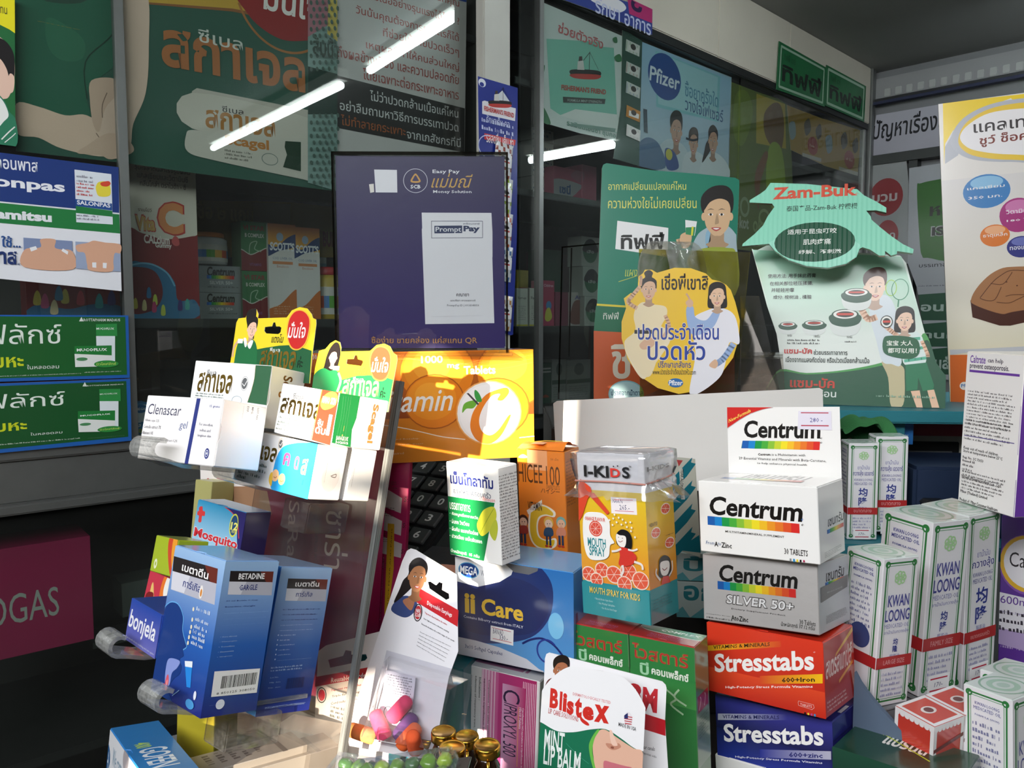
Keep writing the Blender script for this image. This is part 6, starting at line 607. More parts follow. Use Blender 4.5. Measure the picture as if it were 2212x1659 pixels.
o=carton('balm_box','red and white box, right of the wrapped pair at lower right','box',(.3532,.603,.9405),(25.79,2.34,-2.18),(33.9,34.3,156.5),{'*':'c23a2e','T':'c8402f'},{'T':[('r',0,0,33.9,3.1,'e4e2e2'),('r',0,31.2,33.9,34.3,'e4e2e2'),('r',0,0,3.1,34.3,'e4e2e2'),('r',30.8,0,33.9,34.3,'e4e2e2'),('e',10.1697,13.0156,23.7294,22.606,'e0d8d4'),('e',12.8817,14.3857,21.0175,21.236,'6a2a28')],'F':[('r',0,54.8,33.9,57.9,'e4e2e2'),('r',0,153.4,33.9,156.5,'e4e2e2'),('r',0,54.8,3.1,156.5,'e4e2e2'),('r',30.8,54.8,33.9,156.5,'e4e2e2'),('e',.1,151.1,4.2,154.8,'e4e2e2'),('e',4.3,151.1,8.4,154.8,'e4e2e2'),('e',8.6,151.1,12.6,154.8,'e4e2e2'),('e',12.8,151.1,16.9,154.8,'e4e2e2'),('e',17,151.1,21.1,154.8,'e4e2e2'),('e',21.3,151.1,25.3,154.8,'e4e2e2'),('e',25.5,151.1,29.6,154.8,'e4e2e2'),('e',29.7,151.1,33.8,154.8,'e4e2e2'),('l',[0,136.2,33.8991,142.3],3,'6a1c1c'),('e',10.2,90.4,27.1,115.8,'e0c8a0'),('s',[13.5597,120.9,20.3395,128,27.1193,117.9],'e8a030')],'L':[('r',0,54.8,34.3,57.9,'e4e2e2'),('r',0,153.4,34.3,156.5,'e4e2e2'),('r',0,54.8,3.1,156.5,'e4e2e2'),('r',31.2,54.8,34.3,156.5,'e4e2e2'),('e',.1,151,4.2,154.8,'e4e2e2'),('e',4.4,151,8.5,154.8,'e4e2e2'),('e',8.6,151,12.8,154.8,'e4e2e2'),('e',12.9,151,17,154.8,'e4e2e2'),('e',17.2,151,21.3,154.8,'e4e2e2'),('e',21.5,151,25.6,154.8,'e4e2e2'),('e',25.8,151,29.9,154.8,'e4e2e2'),('e',30.1,151,34.2,154.8,'e4e2e2')],'R':[('r',0,54.8,34.3,57.9,'e4e2e2'),('r',0,153.4,34.3,156.5,'e4e2e2'),('r',0,54.8,3.1,156.5,'e4e2e2'),('r',31.2,54.8,34.3,156.5,'e4e2e2'),('e',.1,151,4.2,154.8,'e4e2e2'),('e',4.4,151,8.5,154.8,'e4e2e2'),('e',8.6,151,12.8,154.8,'e4e2e2'),('e',12.9,151,17,154.8,'e4e2e2'),('e',17.2,151,21.3,154.8,'e4e2e2'),('e',21.5,151,25.6,154.8,'e4e2e2'),('e',25.8,151,29.9,154.8,'e4e2e2'),('e',30.1,151,34.2,154.8,'e4e2e2')]},group='red and white wrapped boxes',fin='g')
o=carton('essence_drink_box','dark green box with white lettering lying on its side, bottom right','box',(.2575,.5983,.9405),(-44.81,1.06,-2.91),(88.4,56.8,128.1),'12402e',{'T':[('t','แบรนด์',26.5143,29.5186,60.099,48.8192,'f0f2ea',.045,.15,0),('p',[17.6762,47.6838,23.8629,51.0898,23.8629,42.0072],'c8d83a'),('l',[21.2114,45.4132,63.6343,23.8419],1.2,'c8d83a')],'F':[('g',0,75.1,88.4,128.1,'0c2a20','1c4a38','y')]},fin='g',lid='R')
calc_top=carton('calcium_box','white and purple calcium box with dense small print, at right edge','box',(.4429,.78,1.2237),(-77.26,-.44,.94),(67.1,64.9,148.1),{'*':'eeecea','R':'6a3aa0','T':'e8e4dc'},{'F':[('t','Caltrate',4.7,137.8,23.3,145.1,'6a3aa0',.02,0,0),('t','can help',25.7,138.1,44,143.5,'3a3448',.02,0,0),('t','prevent osteoporosis.',4.6,131.2,50.8,137.4,'3a3448',.02,0,0),('r',4.5,128.7,62.8,131,'6a3aa0'),('x',4.3,77.3,60.8,111.9,11,'4a4648'),('x',3,61.9,60.6,83.8,6,'4a4648'),('l',[3.3,66.2,62,67.7],.71,'4a3a8c'),('t','Keep out of reach of children',3.4,52.1,44.9,55.8,'2a2628',.02,0,0),('t','Store at temperature below 25°C',3.2,49,50.3,52.7,'2a2628',.02,0,0),('t','Reg. No. 2C 73/53',3.1,42.9,28.4,46.24,'2a2628',.02,0,0),('t','Wyeth Pharmaceutical Co., Ltd.',2.8,23.3,51.4,27.36,'2a2628',.02,0,0),('t','Pfizer (Thailand) Limited',2.9,8.7,35.9,12.4,'2a2628',.02,0,0),('t','Product of : Pfizer Consumer Healthcare',2.6,.9,48.8,4.24,'2a2628',.02,0,0),('x',3.7,12.9,57.2,32.7,6,'5a5658'),('x',3.2,31.3,19.5,43.6,3,'5a5658'),('r',66.4,58,85,102.3,'c8b8dc'),('r',66.7,-.1,90.6,35,'6a3aa0'),('t','60',70.8,5.5,77.3,11.8,'f0ecf4',.03,0,0)]})
o=carton('calcium_box','purple calcium box with yellow ringed oval logo, under the white and purple one','box',(.528,.8363,.9416),(-36.04,-1.52,-1.15),(68.3,40.2,250.9),'5f3596',{'F':[('p',[-2.2,168.2,62.1,162,63.4,105.7,-2.4,112.4],'eceaf0'),('p',[-2,129.4,63,123.5,63.5,104.1,-2.3,111.5],'b8a4d0'),('e',-1.5,168.8,50.5,233.8,'8a5ab0'),('e',-.5,171.5,49.6,232.9,'eab92e'),('e',2.9,175.5,50.3,229.8,'f0eef2'),('t','Caltrate',8.2,197.6,51.7,213.4,'231f24',0,0,0),('t','600mg',.7,153.9,31.4,164.9,'5f3596',0,0,0),('t','Calcium Supplement',0,145.8,33,148.7,'7a5aa8',0,0,0),('x',.2,124.8,49.2,151.4,3,'3a3440'),('x',2.1,106.8,36.5,117.6,2,'b8a4d0')]},fin='g')
calposter=card('calcium_poster_card','tall yellow and silver calcium display board with bubble icons, right edge','display board',(.6192,1.1185,1.2766),(-18,-3,-3.6),3,[[0,0,150.5,0,150.5,431.8,0,431.8]],'e6e2dc',[('g',0,0,165.5,129.54,'e8d8a8','e8e2d0','y'),('g',0,129.54,165.5,323.85,'e8e2d0','dddad8','y'),('p',[5.7,432.6,127,429.7,125.4,381,89.2,426.8,50.2,416.4,16.5,391.7,6.6,375.1,4.2,344.2],'f2d21f'),('p',[6.2,370.7,17.7,390,29.1,373.6,21.9,356.8,5.6,347],'b4b8c0'),('s',[13.5,381.7,30.2,407.5,63.3,421.9,104.8,424.4,139.1,417.9,136.5,339.3,86.2,339.8,41.3,348.4,19.4,363.1],'b8bcc4'),('s',[23.4,380.3,34,401.1,63.1,416,104.6,418.7,138.9,412.2,136.6,342.2,86.3,342.7,45.4,352.3,27.4,365],'eec93a'),('s',[25.4,383,36.5,397.8,62.9,410.2,104.3,410.7,138.6,405,136.8,347.9,86.6,350,48.2,359.3,31.5,368.9],'f1eff0'),('t','แคลเทรต',42.6,385.1,133.65,397.6,'2a2426',.02,0,0),('t','ชูว์ ช็อค',49.1,364.1,107.3,381.2,'7a2a1c',.03,0,0),('e',26.3,279.6,84.5,326.5,'2f7ec0'),('e',35.8,306.3,76,324.1,'8ac0e4'),('e',69.8,242.6,115.1,289.7,'a82a7a'),('e',77.3,268.7,108.6,287.1,'d07ab0'),('e',45.3,225.4,81.7,255.9,'e07a2a'),('e',51.2,242.4,76.4,254.2,'f0b080'),('e',77.2,207.6,112.5,237,'2a2f80'),('e',83,224,107.3,235.4,'6a72b8'),('t','แคลเซียม',31.7,306.7,77.6,311,'f0f0f0',.02,0,0),('t','350 มก.',32.6,293.3,74.5,297.4,'f0f0f0',.02,0,0),('t','วิตามินดี',77.6,268.6,109.3,274.7,'f0e8ee',.02,0,0),('t','180 ไอยู',78.3,256.8,116.4,261.2,'f0e8ee',.02,0,0),('t','ธาตุเหล็ก',49,237.7,78.5,244.4,'f4ece4',.02,0,0),('t','ทองแดง',80.8,218.6,107.6,223.4,'e8e8f0',.02,0,0),('p',[30.3,152.7,41,170.8,56.2,182.2,71.3,193.5,89.5,195.1,124.9,184.9,122.9,123.5,77.7,114.9,65,115.7,32.1,129.4],'4a2418'),('s',[31.2,154.7,41.1,172.9,60.2,190.2,82.3,195.7,125,186.9,123.6,143.9,80.2,133.5,65.5,132.4,36.4,145.9],'a8744a'),('l',[42.4,156,57.8,175.8,69.2,185.3,80.3,190.7,96.9,189.3],.98,'5a3018',1),('l',[56,174.9,70.6,172.7,80.1,184.4,82.4,188.4],.92,'5a3018',1),('l',[42.3,155,51.5,151.2,60.7,152.6,68.6,168.7],.95,'5a3018',1),('l',[62.4,148.3,77,146.2,88,150.6,95.7,154.2],.92,'5a3018',1),('l',[73.6,155.8,82.8,157.2,95.8,156.3],.91,'5a3018',1),('e',74.1,174.5,76.3,176.4,'5a3018'),('e',86.6,168.4,88.8,170.3,'5a3018'),('p',[2,85.6,34.3,85,139.3,85.6,138.9,72.3,34.2,81.8,2.5,78.1],'c8c8cc'),('p',[2.1,78.2,138.9,73.3,136.5,-.3,.5,5.9],'dd6a24'),('e',12.7,28.2,24.3,39.6,'f0e8e0'),('t','Pfizer',14.7,31.9,28.9,36.7,'1f6ab0',.02,0,0)],fin='g')
zam=card('ointment_sign','mint green cardboard sign shaped like a pagoda with ointment tins','sign',(.3286,1.1079,1.2897),(-20,-7,0),6,[[-0,215.8,5.2,212.4,21.1,220.4,111.3,209.1,189.3,200.7,196.7,190.4,220.8,97.5,246.2,4.7,97.3,1.6,53,0,46.5,56,36.5,95.6,22.5,135.6]],'cfe6d8',[('q',[53,0,246.2,4.7,221.7,94.5,36.5,95.6],'f2f4f0','e6f0e8',1),('q',[36.5,95.6,221.7,94.5,191.1,199.2,1.1,214.3],'e6f0e8','86ccaa',1),('s',[38,43.3,77.1,42.1,124.6,47.2,170.5,58.1,206.2,74.6,220.8,97.5,234.7,59.2,253.2,-2.8,39.6,-15],'4aa050'),('s',[38.1,40.2,77.2,40,124.6,44.7,170.6,54.1,206.3,68.6,223.6,88.6,234.7,59.2,253.2,-2.8,39.6,-15],'16563a'),('s',[170.5,60.1,194.1,54.5,198,38.7,197,3,182.7,.5,178.2,38.3],'c8bc94'),('s',[154.9,142.8,168.6,148.7,179.6,142.5,187.4,118.4,194,58.5,181.5,56.3,170.5,60.1,162.6,88.2,154.5,118.4],'dbe6ec'),('h',159.6,140.7,40.5,'f2d2bc','4a2a1a','short',.4),('l',[143.2,130.7,151.8,116.4,161.9,118.4],8.02,'f0c8ac',1),('l',[169.4,110.4,180.5,100.3,187.9,94.4],5.76,'f0c8ac',1),('s',[189.5,102.4,202,104.4,216.4,94.5,220.3,78.7,222.4,59,208.4,54.8,195.8,58.5,193.4,88.4],'dfeeea'),('l',[193.4,88.4,214.8,90.5],3.93,'5ab898',1),('l',[195.5,74.5,220.3,78.7],3.91,'5ab898',1),('l',[197.6,60.6,222.3,64.9],3.9,'5ab898',1),('h',196.7,100.4,29.9,'f2ceb4','17120f','bob',-.3),('p',[198.6,55.6,223.3,59,232.7,29.7,231.9,23.8,219.7,21.5,214,39.1,213.4,23.3,200.2,20.9],'1f7a52'),('p',[205.5,21.1,216.1,22.4,220.1,-.1,213,-.4],'eec4a4'),('p',[224.9,22.6,232.8,23.9,239.3,.6,230.6,.3],'eec4a4'),('l',[217.5,86.6,224,70.9,224.9,66.9],4.28,'eec4a4',1),('o',172.2,146.6,186.3,168.6,1.06,'9aca3a',0,360),('o',179.6,141.1,200.7,169.7,1.05,'2f8a62',0,360),('l',[188.7,141.4,188,132.4],1.6,'2f8a62',1),('s',[40.8,106.1,41.6,97.3,51.4,94.7,61,97.4,61.3,106.2],'dfe6e2'),('s',[40.4,108.8,40.9,103,51.2,100.9,61.4,103.1,61.5,108.8],'17503a'),('e',40.6,105.1,61.3,112.5,'17503a'),('e',42.1,106.1,59.9,111.9,'f0f0ea'),('e',44.3,107.1,57.7,111,'1c2a24'),('r',44.9,108.3,57.1,109.8,'d0402f'),('s',[72,107.2,72.9,96.8,85.4,93.8,97.7,97,98.1,107.2],'dfe6e2'),('s',[71.5,110.3,72.1,103.6,85.3,101,98.2,103.6,98.5,110.3],'17503a'),('e',71.7,106,98.2,114.7,'17503a'),('e',73.5,107.2,96.4,114,'f0f0ea'),('e',76.4,108.4,93.6,112.9,'1c2a24'),('r',77.2,109.8,92.8,111.6,'d0402f'),('s',[106.9,116.5,108.2,98,124.4,92.6,140.3,98.2,140.7,116.4],'dfe6e2'),('s',[106.2,122.1,107,110,124.1,105.4,140.8,110,141.1,121.9],'17503a'),('e',106.6,114.3,140.7,129.6,'17503a'),('e',108.9,116.5,138.4,128.5,'f0f0ea'),('e',112.6,118.5,134.8,126.5,'1c2a24'),('r',113.6,121.1,133.8,124.2,'d0402f'),('s',[121.3,147.2,122.4,131.8,137.7,127.1,152.5,131.6,153,146.8],'dfe6e2'),('s',[120.7,151.8,121.4,141.8,137.4,137.8,153.1,141.5,153.3,151.4],'17503a'),('e',121,145.4,153,157.8,'17503a'),('e',123.2,147.2,150.9,156.9,'f0f0ea'),('e',126.7,148.8,147.4,155.3,'1c2a24'),('r',127.6,151,146.5,153.3,'d0402f'),('e',167.3,103.9,182.3,120.8,'2a3430'),('e',168.4,105.1,181.2,119.6,'eef0ea'),('e',170.2,107.5,179.4,117.2,'1c2a24'),('r',170.1,111,179.5,114,'d0402f'),('s',[171.7,90.2,180.7,93.9,202.3,92.4,213.1,86.6,214.3,70.7,204.6,63.7,184.9,65.4,172,72.2],'16603c'),('t','宝宝 大人',175.5,80.6,206.8,87.5,'f0f4ea',.03,0,0),('t','都可以用！',176.8,70.6,211.5,77.6,'f0f4ea',.03,0,0),('t','使用方法: 用手抹此药膏',22.8,173.3,85.5,179.2,'2a2c2a',.01,0,0),('t','在相关部位轻压揉搓,',25.7,162.7,81.9,168.6,'2a2c2a',.01,0,0),('t','并轻轻按摩',28,153.5,57.8,159.5,'2a2c2a',.01,0,0),('t','成分: 桉树油 , 樟脑',30.6,143.6,80.4,149.5,'2a2c2a',.01,0,0),('t','8กรัม',50.9,91.9,56.7,95.3,'4a4c4a'),('t','18กรัม',85.1,90.9,92.7,94.7,'4a4c4a'),('t','36กรัม',126.4,90.3,133.2,93.6,'4a4c4a'),('x',50.8,80.7,95.1,89.3,2,'2a2c2a'),('x',124.1,83.8,139,87.2,1,'2a2c2a'),('t','แซม-บัค',47.2,68.5,83.2,76.5,'c8302a',.05,0,0),('t','ช่วยบรรเทาอาการ',85.2,67.4,127.8,74.4,'22302a',.02,0,0),('t','เนื่องจากแมลงกัดต่อย หรือปวดเมื่อยกล้ามเนื้อ',49.4,56.7,155,64.7,'22302a',.02,0,0),('t','แซม-บัค',55.9,21.9,112.9,35.9,'c8402a',.05,0,0),('t','ลมร้อน',75.7,9.8,115.1,20.8,'dfe8e0',.02,0,0),('x',164.3,10.9,235.5,16.5,1,'8ab098')],edge='9a9078')
card('roof_panel','','',(.3058,1.0715,1.4705),(-20,-14,0),6,[[33.7,120.5,79.4,116,141,104.9,149.1,96.2,163.4,87.2,175.5,78.1,175.5,71.4,163.6,75.1,152.1,75.2,157.5,67.3,158.4,62.8,168.2,52.7,181.4,40.1,195.2,28.7,207.2,21.8,206.4,16.5,188.5,20,188.1,16.1,181.6,14.3,174.7,20.5,174.7,14.5,167.8,14.7,157.2,23,148.4,26.3,144.9,24.4,141.5,13.5,129.2,4.8,107.8,-0,82.2,3,59.7,11.8,42.4,24.7,34.5,35,17.3,33.9,-0,32.8,.8,36.2,14.9,48.7,26,60.9,31.4,73.3,39.6,86,36.6,91,7.5,94.1,7.7,97.5,20.7,105.7,27.3,110.7]],'8fdcc0',[('s',[143.1,24.5,139.7,13.6,127.4,5.9,107.7,1.4,82.2,5.1,61.6,12.8,44.3,24.7,35.5,34.3,36,37.4,91.8,64.2,141.2,33.6],'9fe4cc'),('e',41.1,8.6,139.7,62.4,'14523a'),('t','Zam-Buk',37.3,96.4,140.4,113.3,'d85a44',.04,0,0),('t','®',137.5,95.2,143.4,100.6,'d85a44'),('t','泰国产品-Zam-Buk 柠檬檬',55,78.5,141.5,86.5,'2a3a32',.01,0,0),('t','适用于昆虫叮咬',57.3,46.6,117.5,53.8,'e8efe8',.02,0,0),('t','肌肉疼痛',76.9,31.8,110.6,39.8,'e8efe8',.02,0,0),('t','纾解、不刺激',71.6,19.3,123.5,25.1,'e8efe8',.02,0,0)],fin='w',edge='8a8470',parent=zam)
tiffy=card('cold_medicine_sign','green and orange cold medicine sign with man in pale suit, rounded corners','sign',(.1257,1.2191,1.2745),(-1,-5,0),4,[[12.6,365,14.5,370.2,19.6,372.5,89.1,361.3,158.6,355.7,217.4,349.2,223.2,345.7,223.6,338.7,216,171.7,206.6,.4,0,-0]],'147a62',[('p',[-3.5,113.7,215.9,102.2,215.8,-13.5,-3.4,-13.9],'cc5a28'),('p',[4.6,155.5,213.7,141.5,213.7,138.7,4.6,152.3],'d8c83a'),('p',[3.4,152.3,213.7,138.7,212.5,102.2,-0,113.7],'166a4a'),('t','อากาศเปลี่ยนแปลงแค่ไหน',22.4,330.8,141.9,344.2,'d2d668',.005,0,0),('t','ความห่วงใยไม่เคยเปลี่ยน',21.9,302.4,158,320.4,'d2d668',.005,0,0),('p',[36.3,283.4,114.6,272.1,113.4,227.5,33.1,239.7],'e8eaea'),('t','ทิฟฟี่',41.6,239.4,108.8,265.6,'171a18',.055,0,0),('s',[158.5,259.9,172.3,271.5,186.2,278.4,202.3,277.2,216.2,264.4,218.9,250.5,218.3,171.7,149.2,171.7,149.2,232],'a8bcc4'),('s',[172.3,264.5,186.2,271.5,200,269.1,193.1,236.6,174.6,232],'8ab4cc'),('p',[180.4,269.2,184.3,268,175.8,232,172.8,232],'22262a'),('h',189.6,259.8,69.8,'d8b48c','15120f','short',-.4),('l',[128.4,250.7,142.3,255.3,146.9,264.6],7.87,'d8b48c',1),('s',[133,260,144.6,265.7,150.4,259.9,146.9,243.7,135.3,241.4],'d8b48c'),('p',[140.5,284.3,158.5,282,155,259.9,141.1,262.3],'e8ecec'),('p',[141.1,272.7,156.2,273.4,154.3,259.9,141.1,262.3],'2a8a5a'),('p',[150.4,273.9,153.4,273.9,152,259.9,149.2,260.4],'d8d83a'),('s',[149.2,232,172.3,241.3,204.6,241.2,218.4,231.9,218.3,171.7,204.5,176.3,176.9,204.2,144.6,213.5],'9aa83a'),('l',[38.2,189.2,56.7,195,75.2,201.5],.93,'b8c85a',1),('t','แผง',47.9,197.3,67.1,207.8,'b8c85a',.005,.2,0),('t','ทิฟฟี่',14.6,131.1,38.6,142.7,'d0dcd0',.005,0,0),('t','ชิ',26.6,39.5,56.7,92.8,'d8d0bc',.03,0,0),('e',22.5,-4.6,77,37.2,'8ac4cc'),('e',24.3,-2.7,75.2,35.3,'b8dce0'),('t','ปราศจากน้ำตาล',26.6,14,75.2,23.3,'1f4a6a',.02,0,0),('t','เสมหะ',188.2,23.5,213.5,32.7,'b89a5a',.01,0,0)],edge='b0a894')
round=card('round_pain_relief_sign','round yellow die-cut sign with two women and blue lettering','sign',(.1375,.9975,1.3111),(-4,-6,0),1.2,[[19.7,126.9,11.2,126.9,2.7,120.2,5.6,107.9,0,90.7,.1,69.8,7.7,43.2,22.8,22.4,45.3,7.3,71.5,-0,97.5,4.8,121.6,22.8,138.2,45.5,145.6,70,146.6,92.6,141,115.2,135.5,130.4,129.9,137,121.6,141.4,112.3,143.7,104.8,151.3,86.2,158,65.6,158.7,44.1,152.5,37.5,156.4,29,156.4,26.2,151.6,20.9,147.9]],'f0c52e',[('s',[18.9,79.3,30.1,86.9,48.9,85,62,69.9,37.8,31.9,26.6,18.6,11.5,39.4,3.9,62.2],'efe2c0'),('s',[17.9,107.8,26.3,115.4,37.6,112.6,54.5,109.7,56.4,98.3,48.9,83.1,54.5,69.8,45.2,45.2,35.9,22.4,22.8,26.2,7.7,50.8,3.9,66,17,79.3,15.1,96.4],'eedfb8'),('h',33.8,118.3,28.6,'dcb494','16120f','bun',-.1),('l',[22.5,134.5,13.1,123.1,8.4,115.5,18.8,107.8],4.92,'dcb494',1),('l',[23.4,136.4,24.3,145.9,23.4,147.8],3.42,'dcb494',1),('l',[54.5,98.3,59.2,85,52.7,71.7],4.55,'dcb494',1),('s',[22.7,62.2,33.9,70.8,42.4,66,37.7,58.4,26.5,55.6],'dcb494'),('r',16.1,75.5,37.7,80.3,'2a2420'),('s',[86.3,90.7,108.6,105.8,125.3,107.7,140.1,98.2,145.7,73.7,144.7,62.4,133.6,64.3,129,39.8,121.6,20.9,97.5,2,84.5,1.9,91.9,51],'e9e9f0'),('s',[80.6,107.8,89,109.6,91.8,96.4,104.9,92.6,116,105.8,123.4,106.8,116,86.9,104.9,77.5,90,73.7,82.5,85],'9ab4dc'),('l',[138.3,62.4,127.1,45.4,117.9,37.9],7.53,'9ab4dc',1),('l',[84.4,109.6,84.4,119.1,80.6,125.8],2.28,'dcb494',1),('s',[79.7,115.3,85.3,119.1,89,115.3,87.7,109.6,82.5,109.3],'dcb494'),('h',118.8,109.6,28.4,'e6c0a0','17110f','bob',-.3),('s',[108.6,36,116,43.5,119.7,37.9,116,32.2],'dcb494'),('t','เชื่อพี่เขาสิ',49,129.9,108.3,152.2,'f0c52e',.08,0,0),('t','เชื่อพี่เขาสิ',49.7,130.6,107.6,151.5,'17130f',.03,0,0),('t','ปวดประจำเดือน',19.7,67.2,121.4,89.5,'f4f0e4',.075,0,0),('t','ปวดประจำเดือน',20.4,67.9,120.7,88.8,'22409c',.025,0,0),('t','ปวดหัว',31.8,41.6,104.7,67.7,'f4f0e4',.075,0,0),('t','ปวดหัว',32.5,42.3,104,67,'22409c',.025,0,0),('t','ปรึกษาเภสัชกร',45.6,32.9,86.3,41.5,'22409c',.015,0,0),('t','www.ปวดประจำเดือนปวดหัว.com',38.7,24.3,92.3,31.7,'2a2a2a',.01,0,0),('e',58,8.2,76.7,19.6,'1f6ab0'),('t','Pfizer',58.8,10.8,76.1,17.3,'f0f4f8',.03,.1,0)],edge='efe9da')
card('blank_cardboard_sheet','large blank white cardboard sheet standing behind the mouth spray','cardboard sheet',(.0472,.9229,1.2035),(-6,-8,0),2.5,[[0,102.1,4.4,105.4,304.4,123.3,308,121.2,308.7,90.6,305.9,6.5,6.6,-0]],'d9d7d2',[],fin='m',edge='b8a890')
pay=card('payment_sign','purple payment sign in a clear acrylic holder above the orange box','sign',(-.1766,.815,1.3741),(1,1.5,0),1,[[-0,192.4,164.9,190.7,169.9,1.8,2.3,-0]],'2d1c60',[('g',0,0,169,192.4,'2e1a66','2b2250','y'),('o',67.5,156,91.9,179.9,.47,'e8e4f0',0,360),('s',[79.8,175.1,83.6,170.6,84.8,167.2,82,166,77.7,166,74.8,167.2,75.9,170.5],'d8a04a'),('s',[79.8,173.3,82.2,169.8,82.8,167.8,76.9,167.8,77.4,169.8],'2c1f58'),('t','SCB',74.7,160.2,84.8,164,'f0f0f4',.03,0,0),('t','Easy Pay',96.9,174.4,124,178.9,'f0eef4',.02,0,0),('t','แม่มณี',95.5,161.2,137.2,175.3,'d8a850',0,.35,0),('t','Money Solution',97.3,155.1,135.9,158.8,'f0eef4',.02,0,0),('p',[38.6,178.8,61.3,178.5,61.4,156.3,39.7,156.4],'eceaf0'),('p',[33.2,164.3,37.9,164.9,38.2,156.7,34.3,155.9],'f0e8e0'),('p',[85.6,136.5,155.8,136.4,156.8,117.1,156.8,92.3,86.6,92.2],'ebe9ee'),('p',[85.5,120.6,155.8,120.7,158.5,25.5,88,24.5],'ebe9ee'),('l',[95.3,128.1,146.8,128.2,146.8,111.7,95.3,111.3,95.3,128.1],.47,'2a2c4c'),('p',[98.2,123.5,126.3,123.8,126.3,116.3,98.2,115.9],'26325a'),('t','Prompt',99.4,116.2,125.2,122.4,'f2f2f6',.01,0,0),('t','Pay',127.5,116.3,144,123.6,'26325a',.06,0,0),('t','พร้อมเพย์',127.3,124.8,144,126.6,'26325a',.02,0,0),('t','คณายา',119.9,52.7,132.7,55.6,'3a3640',.02,0,0),('t','นอปรียา ถาวรสุขาวดี',113.8,47.1,139.3,49.5,'3a3640',.01,0,0),('t','PromptPay ID | 0918548358',110.4,42,142.9,44.6,'6a6870'),('l',[94.4,32.2,147.1,33.1],.17,'c8c4cc'),('t','ซื้อง่าย ขายคล่อง แค่สแกน QR',32.9,4,141,12,'c8914e',.01,0,0)],edge='d8dce4')
acrylic_holder(pay,169,192.4)
plugs=card('earplug_blister_pack','leaning white blister card with loose pink, purple and orange foam plugs','blister pack',(-.1432,.6601,1.0374),(-24,-14,0),0.6,[[0,8,.8,16.2,34.5,159.5,38.1,169.1,41.7,171.6,46.7,171,88.9,155,95,113.9,97.8,93.9,91.7,72.6,85.2,8.3,69.2,3.4,3.7,-0],[62.1,145.6,64.5,146.2,70.5,143.9,73,147,76.5,146.3,76.6,140.9,83.5,138.6,84.3,134.7,81.3,133.2,64.3,140.4]],'ecebf0',[('p',[55.9,139,94.2,126.5,94.9,113.1,50.5,128.4],'c8232a'),('s',[29.4,117.3,33.2,126.1,42.3,131.4,52.4,128.7,54.2,122.4,48.4,115.1,40.9,113.2],'3a4a7c'),('s',[39.9,127,46.3,130.3,51.4,128.6,49.3,120.1,43.5,122.6],'a87050'),('h',51.4,135.9,26.9,'b07850','1c1412','tail',.5),('o',51.8,111.7,60.2,126.5,.93,'2a2628',0,360),('e',52.9,113.5,59.1,124.8,'b82a32'),('t','NRR',53.7,119.1,58.3,122.2,'f4f0f0',.02,0,0),('t','32dB',53.4,115.5,59.1,118.9,'f4f0f0',.02,0,0),('u','Disposable Earplugs',63.9,125.8,88.7,119,4.4,'f4f0f0',.02),('u','Tapones desechables de oidos',62.5,119.1,84.9,112.4,1.8,'b82a32',.02),('u','Our highest noise reduction earplug',62,114.3,87.4,106.8,1.7,'3a3a3c',.01),('u','Expands slowly to fit a wide range of ear canals',60.7,109.6,93.4,100.3,1.7,'3a3a3c',.01),('u','Nuestro tapon de oidos con la mas alta reduccion',60.1,103.1,90.6,95.9,1.1,'6a6a6e',.01),('u','Nuestro tapon de oidos con la mas alta reduccion',59.7,100.3,89.6,92.7,1.1,'6a6a6e',.01),('u','Nuestro tapon de oidos con la mas alta reduccion',59.3,97.5,88.5,89.6,1.1,'6a6a6e',.01),('u','Nuestro tapon de oidos con la mas alta reduccion',58.9,94.7,87.4,86.4,1.1,'6a6a6e',.01),('u','Nuestro tapon de oidos con la mas alta reduccion',58.5,91.9,86.3,83.3,1.1,'6a6a6e',.01)],fin='g',edge='e8e8ec')
earplug_blister(plugs)
corded=card('corded_earplug_card','white earplug card with red stripe, mostly hidden behind the acrylic spine','blister pack',(-.1893,.7072,.9907),(-26,-10,0),0.6,[[0,104.5,8.4,111.3,57.2,130.2,65.4,133.3,76.2,131.7,88.1,19.5,5.8,0],[12.1,98.7,28.3,105.1,30.9,110.9,37.5,111.2,37.9,108.1,53.9,111.4,55.7,108.3,53.4,105.6,15.2,92.2]],'e4e2e4',[('p',[-3.9,79.7,60.4,101.4,61.3,93,-2.8,71],'c0242c'),('u','Reusable Corded',17.9,79.1,58.2,92,4.5,'f4f0f0',.02),('o',3.2,59.1,14.3,73.3,.99,'2a2628',0,360),('e',4.8,61,12.7,71.4,'b82a32'),('u','Tapones reutilizables',18.8,70.9,51.7,82.5,2.6,'b82a32',.02),('u','Triple flange design',20.5,65.9,52.3,76.6,2.4,'3a3a3c',.01),('u','Cord reduces chance',20.1,59.7,51.9,70.9,2.4,'3a3a3c',.01),('x',20.4,48.4,49.8,60.6,3,'5a5a5c')],fin='g',edge='e0e0e0')
